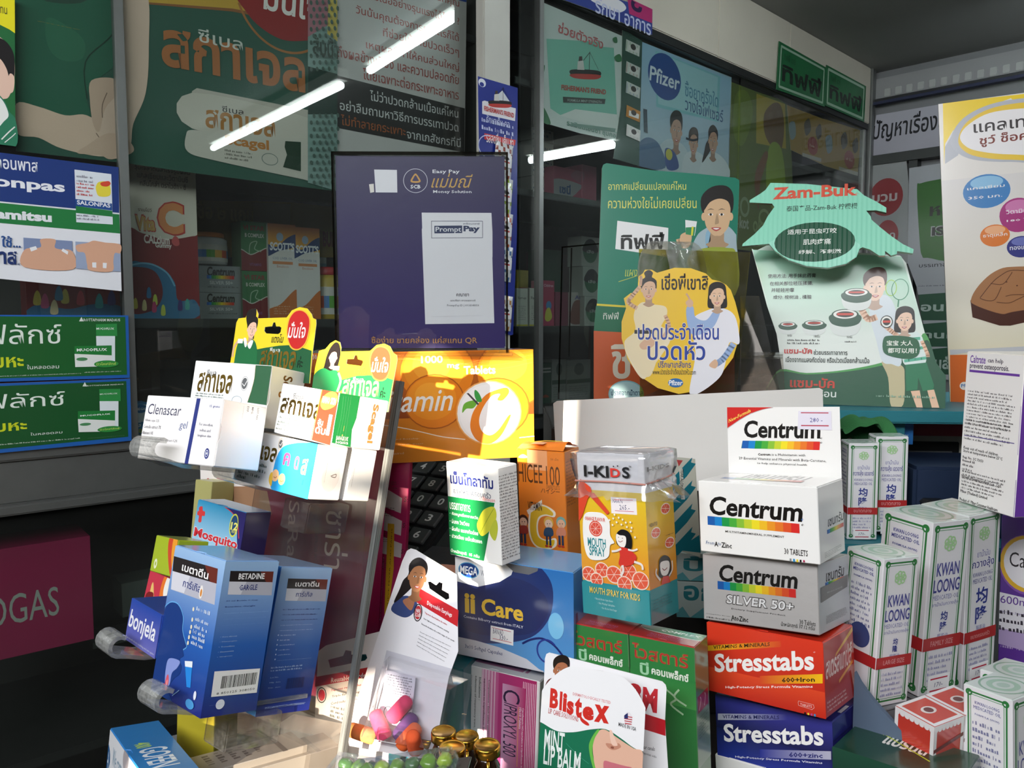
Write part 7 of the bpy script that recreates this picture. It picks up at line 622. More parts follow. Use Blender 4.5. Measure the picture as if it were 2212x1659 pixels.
balm=card('lip_balm_blister_pack','green and white lip balm card with rounded top, in front of the numbered white card','blister pack',(.0194,.5943,1.0492),(-22,-10,0),0.6,[[.2,0,-0,27.5,.5,44.9,1.7,55.6,4.9,64.8,11.8,74.6,18.9,81,27.9,85,37,86.3,47.9,86.5,60.6,82.6,69.7,76.5,76.3,68.5,80.5,61.7,81.5,54.5,81.4,38.8,82,16.8],[24.6,72.9,24.8,75.2,26.6,76.6,36.6,77.4,37.4,80.1,39.6,81.6,42.3,81.5,44.5,79.5,44.6,77.4,54.7,76.6,56.8,74.8,57.1,71.9,56.5,69.3,54.3,68,32.6,67.8,27,69.6]],'1a7050',[('s',[-2.1,41.4,2.8,39.3,14.3,35.8,27.1,37.3,41.4,42.1,53,44.2,64.7,39.8,74.5,35,81.9,34,85.3,43.7,83.5,61.5,73.1,77.9,59.5,85.8,36.9,89,16.9,83.3,1,65.9,-3.5,48.6],'f0f0f2'),('u','B',6.9,52.3,13.7,52,14.9,'cf2f27',.07),('u','l',14.9,51.8,17,51.6,14.2,'cf2f27',.07),('u','i',17.6,51.4,20.8,51,14,'cf2f27',.07),('u','s',21,50.2,26.6,49.8,10,'cf2f27',.07),('u','t',27.5,49.3,33.1,48.6,15,'cf2f27',.07),('u','e',33.8,48.5,42.7,48.3,10.1,'cf2f27',.07),('u','x',43.1,48.3,54.7,48.6,12.8,'cf2f27',.07),('s',[31.7,53.1,33.8,49.2,38.5,46.6,39.5,44.7,36.8,44.6,32.5,47.3],'cf2f27'),('u','DERMATOLOGICALLY TESTED',25.3,64.8,55.5,63.2,2.2,'d8868a',.01),('u','LIP CARE SOLUTIONS',6.3,47.9,30.8,45.7,4,'b8484a',.01),('e',66.1,50.4,72.5,59.9,'e8e4e8'),('l',[66.3,56.3,72.4,56.6],.69,'b82a34'),('l',[66.5,54.7,72.3,54.9],.7,'b82a34'),('l',[66.8,53.1,72.2,53.2],.69,'b82a34'),('l',[67.1,51.4,72.1,51.5],.68,'b82a34'),('p',[66.4,54.6,66.4,57.1,68.9,59.3,69.3,55.2],'2a3268'),('u','MADE IN USA',62.3,48.5,75.8,47.2,2.8,'4a4a4e',.01),('u','MINT',4.5,20.6,20.8,20.4,15,'e8f0ec',.02),('u','LIP BALM',4.7,9.5,34.4,8.7,15,'e8f0ec',.02),('s',[43.6,35.8,47.7,42.4,53,43.8,63,39.4,74.6,34.6,81.5,33.1,82,16.8,50.4,10.3,44.4,22.5],'e2b49c'),('s',[40.4,28.4,41.8,35.4,45.9,42.5,47.7,42.4,44.5,35.9,43.2,27.3,45,19.3,46.7,12.9,43.9,15.7],'6ab84a'),('s',[53.5,34.3,55.5,31.3,59.9,30.5,65,33.6,63.1,36.1,60.6,34.8],'c48a72'),('s',[55.7,43.1,57.4,44.2,60.9,37.4,62.4,34.3,58,34.3],'eec8b4'),('e',57.2,31.3,59.9,32.9,'8a5040'),('s',[52.5,20.8,58.7,21.3,64,21,69.2,20.8,74.5,20.3,73,15,55.7,11.4],'c8707c'),('l',[22.2,28.3,31.8,21.7,41.1,16.8],.25,'4aa888',1)],fin='g',edge='e8e8e8')
card('numbered_earplug_card','white card with bold red numeral and letter, man portrait, behind the lip balm card','blister pack',(.022,.6171,1.0365),(-22,-8,0),0.6,[[.2,64.5,-0,91.9,1,95.7,3.4,97.2,6.4,97,95.8,89.5,98.5,87.3,99.3,84.9,99.2,60,103.5,20.7,3.7,0]],'ededf0',[('h',14.3,75.1,19.7,'a86a4a','1c1412','short',.3),('s',[.2,64.5,2.7,74.1,7.4,77.6,11.4,75.5,17.6,67.5,18.1,58.6,.7,55.5],'5a2428'),('t','3',70.8,68.3,80.1,84.4,'bf202c',.09,0,0),('t','M',81.2,64.9,92.7,83.1,'bf202c',.09,0,0),('p',[82.7,63,99.4,60.9,100.1,49.2,83.7,51.1],'bb1c28'),('u','ear canals',83,36.3,92.3,36.4,3,'4a4a4e',.01),('u','taponan oido',83.2,32,93.9,30.7,2.5,'6a6a6e',.01)],fin='g',edge='e0e0e4')
card('striped_sachet','teal and silver striped sachet with zigzag edge standing behind the mouth spray','sachet',(.1613,.8004,1.1629),(-14,-6,0),1.5,[[-0,98.6,7.5,100,24,98.9,26.7,63.5,31.2,5.6,30.6,0,7.3,5.3,3,48.3]],'c8cabc',[('p',[-.3,76.2,21.2,100.9,19.9,95.3,24.7,94.1,16.1,81.1,1.3,64.3],'1f7888'),('p',[.2,52.4,21.6,77.2,20.4,71.6,25.2,70.4,16.6,57.4,1.8,40.6],'1f7888'),('p',[.7,28.6,22.1,53.6,20.8,47.9,25.6,46.8,17,33.8,2.3,16.9],'1f7888'),('p',[1.2,4.9,22.6,30,21.3,24.3,26.1,23.2,17.5,10.2,2.8,-6.8],'1f7888'),('p',[6.6,5.3,29.5,22.1,31.2,4.2],'1f7888'),('p',[5.5,97.4,11.7,97,7.7,90.5],'b84a48'),('p',[8,88.4,11.6,88.6,14.5,57.3,10.8,57.1],'d4d4c8'),('t','TEAR ALONG LINE',9.7,57.8,12.7,88,'20282a',.02,0,-90)],fin='f',edge='8a8a80')
o=carton('plaster_box','teal and grey plaster box behind the mouth spray, upper of two','box',(.1756,.83,1.1266),(-8,0,0),(110,60,29.7),'9aa8a4',{'F':[('p',[-8,0,6,8.9155,14,0],'4a8a90'),('p',[14,0,28,8.9155,36,0],'4a8a90'),('p',[36,0,50,8.9155,58,0],'4a8a90'),('p',[58,0,72,8.9155,80,0],'4a8a90'),('p',[80,0,94,8.9155,102,0],'4a8a90'),('p',[102,0,116,8.9155,124,0],'4a8a90'),('t','ปิ้นท์',6.6,10.4015,82.5,26.7466,'1a6870',.06,0,0),('r',55,7.4296,99,8.3212,'1a6870')]},lid=False)
o=carton('plaster_box','teal and grey plaster box behind the mouth spray, lower of two','box',(.1762,.83,1.0863),(-8,0,0),(110,60,38.9),'9aa8a4',{'F':[('p',[-8,0,6,11.6654,14,0],'4a8a90'),('p',[14,0,28,11.6654,36,0],'4a8a90'),('p',[36,0,50,11.6654,58,0],'4a8a90'),('p',[58,0,72,11.6654,80,0],'4a8a90'),('p',[80,0,94,11.6654,102,0],'4a8a90'),('p',[102,0,116,11.6654,124,0],'4a8a90'),('t','อกฤษ',6.6,13.6097,82.5,34.9963,'1a6870',.06,0,0),('r',55,9.7212,99,10.8877,'1a6870')]},lid=False)
darkbox=carton('dark_display_box','dark carton with a printed suit jacket, standing behind the ointment box','box',(-.1012,.79,.8857),(-14,0,0),(105,60,273),'1b191c',{'F':[('p',[19.1,328.5,29.5,346.9,27.2,311.2,33.2,283.7,22.8,275,14.6,294.4],'2e2c3a'),('p',[23.1,318.8,28.4,335,31.4,329.2,26.1,309.1],'8a88a8'),('s',[31.1,283.6,41.4,288.3,47.5,276.8,45.3,260.7,33,267.7],'b8806a')]},lid=False)
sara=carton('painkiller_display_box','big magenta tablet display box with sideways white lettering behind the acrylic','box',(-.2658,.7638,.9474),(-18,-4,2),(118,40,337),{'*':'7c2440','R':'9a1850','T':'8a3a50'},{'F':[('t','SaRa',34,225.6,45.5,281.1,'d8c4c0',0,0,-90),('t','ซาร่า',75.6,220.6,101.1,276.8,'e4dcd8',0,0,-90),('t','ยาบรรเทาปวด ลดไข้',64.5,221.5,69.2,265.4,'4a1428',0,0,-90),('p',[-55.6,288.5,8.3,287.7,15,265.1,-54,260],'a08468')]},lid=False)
o=carton('painkiller_display_box','magenta box with white labels and yellow strip, right of the acrylic spine','box',(-.1776,.7941,.9439),(-10,-3,3),(56,10,328.4),{'*':'b01c5c','T':'8a1848'},{'F':[('p',[20.1,296.1,49.7,281.9,49.3,266.2,17.6,275.3],'d8d4d4'),('p',[21.7,269.7,51,258.6,50.7,243.5,19,250.1],'d8d4d4'),('p',[23.2,243.2,52.4,235.3,52,220.8,20.5,224.8],'d8d4d4'),('t','SaRa',10,290.4,22,295.4,'1a1a1c',0,0,0),('x',24,288.4,44,298.4,5,'3a3a3c'),('t','SaRa',52,278.4,64,283.4,'1a1a1c',0,0,0),('x',66,276.4,86,286.4,5,'3a3a3c'),('t','SaRa',10,263.8,22,268.8,'1a1a1c',0,0,0),('x',24,261.8,44,271.8,5,'3a3a3c'),('t','SaRa',52,251.8,64,256.8,'1a1a1c',0,0,0),('x',66,249.8,86,259.8,5,'3a3a3c'),('t','SaRa',10,237.2,22,242.2,'1a1a1c',0,0,0),('x',24,235.2,44,245.2,5,'3a3a3c'),('t','SaRa',52,225.2,64,230.2,'1a1a1c',0,0,0),('x',66,223.2,86,233.2,5,'3a3a3c'),('t','SaRa',10,210.6,22,215.6,'1a1a1c',0,0,0),('x',24,208.6,44,218.6,5,'3a3a3c'),('t','SaRa',52,198.6,64,203.6,'1a1a1c',0,0,0),('x',66,196.6,86,206.6,5,'3a3a3c'),('p',[36.3,254.8,43.2,254.8,45.2,209.2,41.7,160.4,37.9,161.2],'d8a820'),('t','RELIEVE FEVER AND PAINS',40.5,163.9,41.6,249.9,'2a2010',0,0,90),('t','Each tablet contains paracetamol 500 mg',33.3,154.7,34.3,220.1,'d8a8c0',0,0,90)]},lid=False)
o=carton('teal_carton','thin teal carton edge showing under the magenta boxes','box',(-.2111,.76,.9405),(-18,0,0),(175,80,143.7),'1c6a74',{},lid=False)
o=carton('herbal_carton','white carton with red dragon emblem behind the acrylic stand','box',(-.341,.86,.9405),(-15,0,0),(120,40,314.6),'e6e0dc',{'F':[('s',[6.3,287.8,10.8,290.6,12.8,284.3,9,281.5,13.3,276.5,9.4,271.1,5.1,274.8,7.5,280.1,4.7,283.8],'b83a3c'),('p',[17.1,281.9,110.7,286.9,109.2,223.7,13.5,216.7],'a07a5c')]},lid=False)
o=carton('yellow_carton','pale yellow carton edge left of the mosquito patch box','box',(-.3413,.83,1.1723),(-30,-8,0),(26,30,62),'a8a468',{},lid=False)
keypad_device([-.1132,.9,1.1812])
bottles=[[-.0536,.6,1.0821],[-.0433,.555,1.0941],[-.0355,.6,1.0783],[-.0181,.555,1.0958],[-.0699,.64,1.0573]]
o=carton('yellow_medicine_box','olive yellow box standing on the counter under the acrylic stand','box',(-.2916,.654,.9426),(-20,-4,0),(40,30,167.2),{'*':'a89c28','R':'6a6420'},{},lid=False)
o=carton('foil_lined_box','brown and silver hologram box lit by the sun under the gargle boxes','box',(-.2814,.6965,.9447),(-20,-6,0),(105,40,85.2),'cbb79a',{'F':[('s',[33.9,72.5,39.9,84.4,46,94.1,48.2,103.2,58.6,102.8,49,86,47,74.9,49.8,71.1],'e8c860'),('s',[15,97.6,35,101,34.5,85.6,22.1,92.2],'d8c0d8')]},fin='s',lid=False)
o=carton('white_carton','white carton catching hard sunlight beside the acrylic spine','box',(-.2159,.6813,.9426),(-20,-4,0),(60,30,96.8),'f0ece4',{'F':[('x',1.2,60.3,52.6,80.8,6,'b8a8a0')]},lid=False)
o=carton('tablet_strip_box','silver grey flat box lying open, left of the two in front','box',(-.2604,.6,1.036),(-48,-6,0),(30,92,22),{'*':'b0a79c','F':'f0ece6'},{'T':[('x',4,10,24,60,5,'7a7068'),('r',0,70,30,74,'8a8078')]},group='flat boxes at the counter front',fin='s',lid=False)
o=carton('tablet_strip_box','silver grey flat box lying open, right of the two in front','box',(-.2366,.615,1.0272),(-48,-6,0),(30,92,22),{'*':'b0a79c','F':'f0ece6'},{'T':[('x',4,10,24,60,5,'7a7068'),('r',0,70,30,74,'8a8078')]},group='flat boxes at the counter front',fin='s',lid=False)
o=carton('tablet_strip_box','grey ribbed strip box lying behind the blue and white capsule box','box',(-.3339,.7,.9882),(-50,-4,0),(40,105,30),'77797a',{},lid=False)
candy_pack([-.1252,.585,1.0653],1,-30,'clear blister pack of green drops, rear one at the bottom edge')
candy_pack([-.107,.555,1.0765],2,-22,'clear blister pack of green drops, front one at the bottom edge')
card('muscle_patch_sign','blue, green and white pain patch sign with bare backs, upper left','sign',(-.9203,1.2866,1.4574),(39.5,0,0),2,[[13.6,234,92.7,223.9,273.7,222,271.1,-0,84,15.9,-0,20.3]],'e8eaf0',[('p',[9.8,238.3,92.7,223.9,273.7,222,272.1,140.6,89.4,143.9,5.5,143.2],'16357a'),('p',[5.3,139.6,89.3,141.4,272,137.8,272.1,103.8,87.9,108.2,4,108.9],'1c7a3c'),('l',[5.4,141.3,89.3,142.6,272.1,139.2],1.67,'e8eaf0'),('t','ซาลอนพาส',68.1,197.7,146.4,214.7,'e8ecf4',.02,0,0),('t','Salonpas',31.066,163.1,186.1,186.2,'eef0f6',.04,0,0),('t','Hisamitsu',41.366,115.2,164,131.2,'e8ecf0',.08,0,0),('p',[202.2,209.3,261.1,208.2,260.5,119,201.7,118.4],'dfe6ee'),('p',[201.5,158.6,260.3,156.1,260.4,143.7,201.8,146.6],'1a4a90'),('p',[201.8,146.6,260.4,143.2,260.5,132.7,201.8,134.5],'1c7a3c'),('u','SALONPAS',204,149.5,257.5,148.4,7.5,'eef0f6',.03),('s',[235.6,184.9,240.9,192.3,256,192.6,257.8,170.9,240,167,235.3,176.8],'e8d840'),('s',[243.4,191.2,256.1,195.3,259,190.2,253.2,185.5,244.4,185.9],'d84a30'),('x',205,187,233.8,202.3,2,'8a8a98'),('x',204.1,164.2,234.5,188.9,4,'c84a4a'),('x',202.6,122.5,238.8,133.7,2,'8a8a98'),('p',[120.3,86.2,193.9,85.2,193.2,35.9,119.4,36.7],'7f8fb4'),('s',[120.6,65.4,142.5,70.6,146.1,74.8,145.9,85.3,167.6,86.2,166.4,73.4,172.9,69.8,193.7,66.9,193.2,35.9,119.4,36.7],'d9a88c'),('p',[128.7,69.8,138,73,140.1,67.9,130.7,63.4],'eef0f4'),('p',[176.4,67.3,178.9,71.5,187.1,66.6,185.7,61.1],'eef0f4'),('p',[198.7,84.7,271.5,85.2,269.7,35,198.1,37.5],'9aa8c4'),('s',[199.7,78.1,217,83.2,227.1,87.9,237.1,87.2,247.1,85.9,271.4,83.8,270.9,68.5,261.8,68,258.8,54,255.5,35,220.2,35.2,215.7,46.4,212.6,65.3,201.7,67.4],'dba98c'),('p',[224,49.5,230.7,49.9,230.4,40.3,224.1,40.8],'eef0f4'),('p',[241.3,49.8,247.9,49.6,246.8,40.1,241,40.4],'eef0f4'),('t','ใช้...',88.4,68.7,115.8,87.2,'1c4a8c',.04,0,0),('t','ซาลอนพาส',-.6,40.2,109.4,62.2,'142e6a',.08,0,0),('t','®',109.8,38.4,115.2,43.8,'142e6a')],eps=0.08)
card('throat_tablet_sign','green framed sign of the stacked pair under the patch sign, upper one','sign',(-.9026,1.2831,1.2996),(39.5,0,0),10,[[5.1,116.3,68.4,113.5,266,113.6,264.7,-0,63.7,2.3,0,1.6]],'1a5aa8',[('p',[4.9,112.1,68.3,110.9,260.7,110.8,260.2,5.8,64,8,.2,6.6],'115a24'),('t','ฟลักซ์',46.9,64.5,157.6,98.8,'e4ece4'),('t','เสมหะ',30.3,25.5,98.8,44,'c8d420',.04,0,0),('t','ในหลอดลม',103.5,21.5,151.4,29.2,'d8e0d8',.01,0,0),('x',64,10.1,189.4,12.9,1,'c0d0c0'),('t','ROTTAPHARM MADAUS',192.7,102.8,252,107.9,'d8e0d8',.02,0,0),('p',[185.4,102.8,189.3,110.4,192.7,102.8],'d8e0d8'),('x',190.6,11.4,255.2,14.5,1,'c0d0c0'),('p',[211.8,97.9,246.5,98.7,246.3,76.4,211.5,76.8],'2a8a42'),('p',[211.5,76.8,242.4,76.5,240.8,30.4,211.2,34.1],'dfe8ec'),('t','MUCOFLUX',212.4,87.8,241.2,91.8,'e8f0e8',.02,0,0),('p',[176.5,59.6,236.2,59.8,235.6,41.8,176,46],'1c7a34'),('p',[176,46,235.6,41.8,233.6,22.3,176.3,22.9],'e4e8e4'),('t','MUCOFLUX',179.8,50,228.4,55.3,'f0f4f0',.04,0,0),('e',206.3,20.5,246.3,33.1,'2a8a3a'),('t','มิวโคฟลักซ์',210.1,24.5,242.3,29.8,'b8d860',.02,0,0),('e',178.4,33.5,196.3,39.5,'4a8a5a')],group='green framed signs',edge='d8dce4',eps=0.08)
card('throat_tablet_sign','green framed sign of the stacked pair under the patch sign, lower one','sign',(-.9067,1.2797,1.1816),(39.5,0,0),10,[[5.5,123.3,68.9,117.7,270.5,116.5,269.2,2.4,64,.9,0,0]],'1a5aa8',[('p',[5.1,115.3,68.7,113.1,263.8,112.5,263.7,10.1,64.3,7.4,.4,7.6],'0f4f22'),('t','ฟลักซ์',47.6,75.1,163.7,100.2,'e4ece4'),('t','เสมหะ',31,36.5,104.6,51.2,'c8d420',.04,0,0),('t','ในหลอดลม',109.3,26,157.5,31.2,'d8e0d8',.01,0,0),('x',64.7,13.1,190.3,17,1,'c0d0c0'),('t','ROTTAPHARM MADAUS',199.2,105.9,258.9,108,'d8e0d8',.02,0,0),('p',[191.8,106.3,195.8,113.8,199.2,105.9],'d8e0d8'),('x',197,13.1,262.2,13.4,1,'c0d0c0'),('p',[218.4,99.9,253.4,98.9,253.1,76.3,218.2,78.5],'2a8a42'),('p',[218.2,78.5,249.3,76.6,247.6,30,217.9,35.3],'dfe8ec'),('t','MUCOFLUX',219.1,89.6,248,92.2,'e8f0e8',.02,0,0),('p',[182.9,62.9,243,60.1,242.3,41.8,182.3,49.2],'1c7a34'),('p',[182.3,49.2,242.3,41.8,240.4,22.1,182.7,25.8],'e4e8e4'),('t','MUCOFLUX',186.2,53.1,235.1,55.8,'f0f4f0',.04,0,0),('e',212.8,21.7,253.2,32.4,'2a8a3a'),('t','มิวโคฟลักซ์',216.8,25.6,249.2,29.3,'b8d860',.02,0,0),('e',184.8,36.4,202.8,41.5,'4a8a5a')],group='green framed signs',edge='c0703a',eps=0.08)
card('woman_portrait_sign','yellow and green sign cropped by the left edge, part of a woman in white collar','sign',(-.9095,1.2955,1.6944),(39.5,0,0),2,[[10.6,242.9,110.1,244.2,101.2,0,79.4,3.3,0,6.7]],'1f6a38',[('p',[10.6,242.9,110.1,244.2,108.1,185.2,100.2,189.7,87.3,194.2,8.5,195],'ece21f'),('t','แทน',83.8,213.1,98.3,224,'5a5a20',.02,0,0),('s',[73.4,168.9,90.7,171.4,103.1,152.9,105.6,133.4,103.4,107.9,95.7,81.3,86.7,74.7,69.3,71.7],'e8c4b0'),('s',[73.5,171.4,92.9,170.2,104.2,153.1,105.3,130.8,103.1,110.3,97,111.7,93.2,125.9,85.1,139.2,72.2,141.5],'141012'),('s',[97.2,116.7,104.1,113,101.6,89.9,93.8,88.5],'e8c4b0'),('s',[69.7,81.7,86.7,74.7,94.7,56,103.4,42.2,101.7,.1,66.2,-1],'2a7a5a'),('s',[69.5,76.7,84.5,74.3,93.4,50.7,85.1,36.9,71.3,17.2,66.7,11.5],'eceeea'),('l',[81.8,8.7,93.3,23,101.4,31.8],1.82,'eceeea',1),('l',[86,4.2,97.4,16,102.1,21.8],1.28,'eceeea',1)],eps=0.08)
card('scar_gel_banner','large green mesh banner behind glass with folded arms and orange lettering','banner',(-.8403,1.3759,1.6844),(39.5,0,0),0.8,[[9.5,275.8,603.3,473.5,601.1,257.9,595.2,-0,298.9,3.4,175.4,7.1,0,5.8]],'2c5648',[('p',[9.7,280.9,164.8,334.6,155.3,211.1,6,179.2],'26463a'),('p',[217,334.8,605.6,499.6,602.3,326,540.3,337.5,377,327.9,221.3,301.5],'c09a3c'),('p',[221.4,304.2,377.1,330.9,540.3,340.7,602.4,330.9,602.3,322.8,540.2,332.8,376.9,325,221.3,300.6],'8a5a34'),('s',[384.3,372.4,408,328,439.2,305.2,478.2,294,518.8,299.8,553.8,315.3,583.1,360.1,591.1,400.3,577.4,434.9,474.8,432.2],'8e2a2a'),('o',381.5,268.4,592.9,499.2,4.77,'a06a3a',200,340),('t','มั่นใจ',440.2,344.7,562.8,412.2,'e0dcd8',.03,.1,0),('s',[9.7,270.8,55,264.4,107.7,274.9,153.6,307.6,182.3,244.2,164.7,185.9,122.5,139.9,111.5,111,115.3,79.4,71.1,72.4,38.1,72.3,3,84.5],'25604a'),('s',[53.8,235.9,82,232.1,110.3,212.1,106.6,179.5,74.8,170.4,54.4,189.6],'2c6a50'),('t','สกาเจล',39.5,228.1,104.7,228.9,'8a7a3a',.05,0,0),('s',[3,84.5,36.3,85,76.1,77.1,110.4,82.7,144.8,59.5,148.7,24.4,127.9,13.4,69,19.1,34.2,32.6,1.9,35.7],'d8bca8'),('s',[158.6,303.5,216.7,323.7,218.8,224.7,210.6,139.5,187.2,79.8,180.5,39.8,159,23,134.1,44.3,125.9,97.4,142.5,138.2,169.3,170.5,177,243],'d4baa8'),('s',[120.1,144.8,158.4,154.7,162.8,130.9,141.1,99.9,129.5,57.3,119.9,69.3,116.3,109.2],'c8ac98'),('l',[144.7,127.7,136.2,104.5,135.5,82.6],1.45,'7a6456',1),('l',[124.3,53.8,138.8,34,159.1,25.8],1.23,'6a5448',1),('l',[111.5,111,111.4,175.1,150.6,223.6,175.1,261.6],1.6,'173a2c',1),('s',[144.7,56.8,175.6,50.2,185.5,29.3,148.2,10.6,128,16.2,93.1,14.3,108.5,29.8],'ccb09c'),('t','สกาเจล',240.9,194.4,526.9,266.4,'a5683c',.05,0,0),('t','ซีเบล',309.4,253,395.2,278.8,'c8ccc4',.01,0,0),('p',[294.2,157.3,303.7,164.8,582.9,160.6,580.4,33,292.1,87.3],'b8b4a8'),('s',[294.2,154.4,529.3,145.5,535.6,114.6,528.2,94.3,292.1,87.3],'c4c0b4'),('t','สกาเจล',318,93,458.6,129.5,'a8743a',.04,0,0),('t','ซีเบล',350.9,128.4,393.4,140.4,'3a3a38',.01,0,0),('s',[280.8,74,292.6,84.5,339.9,85.6,521.4,99.7,560.1,102,558.4,14.1,519.6,16.3,338.4,31.9,282.7,42.3],'c2bfb4'),('t','Scagel',354,60.8,444.7,86.3,'b5793c',.04,0,0),('p',[480.1,90.1,514.3,93,513,32.2,473.9,36.4,482.9,62.7,478.2,77.8],'1c3a28'),('o',428.6,36.5,463.4,60.8,1.34,'6a7a72',0,360),('x',353.7,36.8,413.7,58.3,3,'6a6a60'),('p',[531.1,150.6,582.8,159,580.9,56,529.4,68.8],'2c5648'),('p',[535.9,377.2,580.6,416.7,604.1,422.7,596.3,.1,528.2,10.8],'7c9a94'),('p',[536.4,402.3,580.6,416.7,582.9,347.3,534.5,311.1],'a4707a'),('p',[584.2,417.6,604.1,422.7,602.2,316.3,578.9,327.2],'c8b45a'),('p',[533.3,250.9,600.9,248.1,599.3,163.2,531.2,152.2],'1e3a32'),('e',539.7,377.2,546.2,386.9,'4a6058'),('e',545.7,365.2,552.2,374.9,'4a6058'),('e',539.2,350.1,545.6,359.8,'4a6058'),('e',545.2,338,551.7,347.7,'4a6058'),('e',538.6,323,545.1,332.6,'4a6058'),('e',544.6,310.8,551.1,320.4,'4a6058'),('e',538,295.8,544.5,305.4,'4a6058'),('e',544,283.5,550.5,293.1,'4a6058'),('e',537.4,268.5,543.9,278.1,'4a6058'),('e',543.5,256.1,550,265.7,'4a6058'),('e',536.9,241.2,543.4,250.7,'4a6058'),('e',541.2,146.2,547.7,155.5,'4a6058'),('e',534.6,131.4,541.1,140.7,'4a6058'),('e',540.6,118.5,547.2,127.8,'4a6058'),('e',534,103.8,540.5,113,'4a6058'),('e',540,90.8,546.6,100.1,'4a6058'),('e',533.4,76.1,539.9,85.3,'4a6058'),('e',539.5,63.1,546,72.3,'4a6058'),('e',532.8,48.4,539.4,57.6,'4a6058'),('e',538.9,35.3,545.5,44.5,'4a6058'),('e',532.3,20.6,538.8,29.8,'4a6058'),('e',538.3,7.4,544.9,16.5,'4a6058'),('e',552.3,380.3,558.8,390.1,'4a6058'),('e',558.4,368.2,564.9,378,'4a6058'),('e',551.8,353.1,558.3,362.8,'4a6058'),('e',557.8,340.9,564.4,350.6,'4a6058'),('e',551.2,325.8,557.7,335.5,'4a6058'),('e',557.3,313.5,563.8,323.2,'4a6058'),('e',550.7,298.5,557.2,308.1,'4a6058'),('e',556.7,286.1,563.3,295.8,'4a6058'),('e',550.1,271.1,556.6,280.7,'4a6058'),('e',556.2,258.7,562.7,268.3,'4a6058'),('e',549.5,243.7,556.1,253.2,'4a6058'),('e',553.9,148.2,560.5,157.6,'4a6058'),('e',547.3,133.3,553.8,142.7,'4a6058'),('e',553.4,120.4,560,129.8,'4a6058'),('e',546.7,105.6,553.3,114.9,'4a6058'),('e',552.8,92.6,559.4,101.9,'4a6058'),('e',546.1,77.8,552.7,87.1,'4a6058'),('e',552.3,64.7,558.9,74,'4a6058'),('e',545.6,50,552.1,59.2,'4a6058'),('e',551.7,36.8,558.3,46,'4a6058'),('e',545,22.1,551.6,31.3,'4a6058'),('e',551.1,8.8,557.7,18,'4a6058'),('e',565,383.4,571.6,393.2,'4a6058'),('e',571.2,371.3,577.8,381.1,'4a6058'),('e',564.5,356.1,571.1,365.9,'4a6058'),('e',570.6,343.8,577.3,353.6,'4a6058'),('e',564,328.7,570.5,338.4,'4a6058'),('e',570.1,316.4,576.7,326.1,'4a6058'),('e',563.4,301.2,570,310.9,'4a6058'),('e',569.6,288.8,576.2,298.5,'4a6058'),('e',562.9,273.7,569.5,283.4,'4a6058'),('e',569,261.2,575.6,270.9,'4a6058'),('e',562.3,246.1,568.9,255.8,'4a6058'),('e',566.8,150.2,573.5,159.7,'4a6058'),('e',560.1,135.3,566.7,144.7,'4a6058'),('e',566.3,122.3,572.9,131.8,'4a6058'),('e',559.5,107.4,566.2,116.8,'4a6058'),('e',565.7,94.4,572.4,103.8,'4a6058'),('e',559,79.5,565.6,88.9,'4a6058'),('e',565.2,66.4,571.8,75.7,'4a6058'),('e',558.4,51.6,565.1,60.8,'4a6058'),('e',564.6,38.3,571.3,47.6,'4a6058'),('e',557.9,23.5,564.5,32.8,'4a6058'),('e',564.1,10.2,570.7,19.4,'4a6058'),('e',577.9,386.5,584.5,396.4,'4a6058'),('e',584.1,374.4,590.8,384.3,'4a6058'),('e',577.4,359.1,584,368.9,'4a6058'),('e',583.6,346.8,590.2,356.7,'4a6058'),('e',576.8,331.6,583.5,341.4,'4a6058'),('e',583,319.2,589.7,329,'4a6058'),('e',576.3,304,582.9,313.7,'4a6058'),('e',582.5,291.5,589.2,301.3,'4a6058'),('e',575.7,276.3,582.4,286.1,'4a6058'),('e',582,263.8,588.6,273.5,'4a6058'),('e',575.2,248.7,581.9,258.3,'4a6058'),('e',579.8,152.3,586.5,161.8,'4a6058'),('e',573,137.3,579.7,146.8,'4a6058'),('e',579.3,124.3,586,133.8,'4a6058'),('e',572.5,109.3,579.2,118.7,'4a6058'),('e',578.7,96.2,585.5,105.6,'4a6058'),('e',571.9,81.3,578.6,90.6,'4a6058'),('e',578.2,68.1,584.9,77.4,'4a6058'),('e',571.4,53.2,578.1,62.5,'4a6058'),('e',577.7,39.9,584.4,49.2,'4a6058'),('e',570.8,25,577.5,34.3,'4a6058'),('e',577.1,11.6,583.8,20.9,'4a6058'),('e',590.9,389.7,597.5,399.7,'4a6058'),('e',597.1,377.5,603.8,387.4,'4a6058'),('e',590.3,362.1,597,372,'4a6058'),('e',596.6,349.8,603.3,359.7,'4a6058'),('e',589.8,334.5,596.5,344.3,'4a6058'),('e',596.1,322.1,602.8,331.9,'4a6058'),('e',589.3,306.8,596,316.6,'4a6058'),('e',595.6,294.3,602.3,304.1,'4a6058'),('e',588.8,279,595.5,288.8,'4a6058'),('e',595,266.4,601.8,276.2,'4a6058'),('e',588.2,251.2,594.9,260.9,'4a6058'),('e',592.9,154.4,599.7,164,'4a6058'),('e',586.1,139.3,592.8,148.8,'4a6058'),('e',592.4,126.2,599.2,135.8,'4a6058'),('e',585.6,111.2,592.3,120.7,'4a6058'),('e',591.9,98,598.7,107.5,'4a6058'),('e',585,83,591.8,92.4,'4a6058'),('e',591.4,69.7,598.1,79.2,'4a6058'),('e',584.5,54.8,591.2,64.2,'4a6058'),('e',590.8,41.4,597.6,50.8,'4a6058'),('e',584,26.5,590.7,35.8,'4a6058'),('e',590.3,13,597.1,22.3,'4a6058'),('t','ส้มน้ำ',540.7,276.1,598.5,317.1,'3a4a42',.02,0,0)],fin='n',eps=0.08)
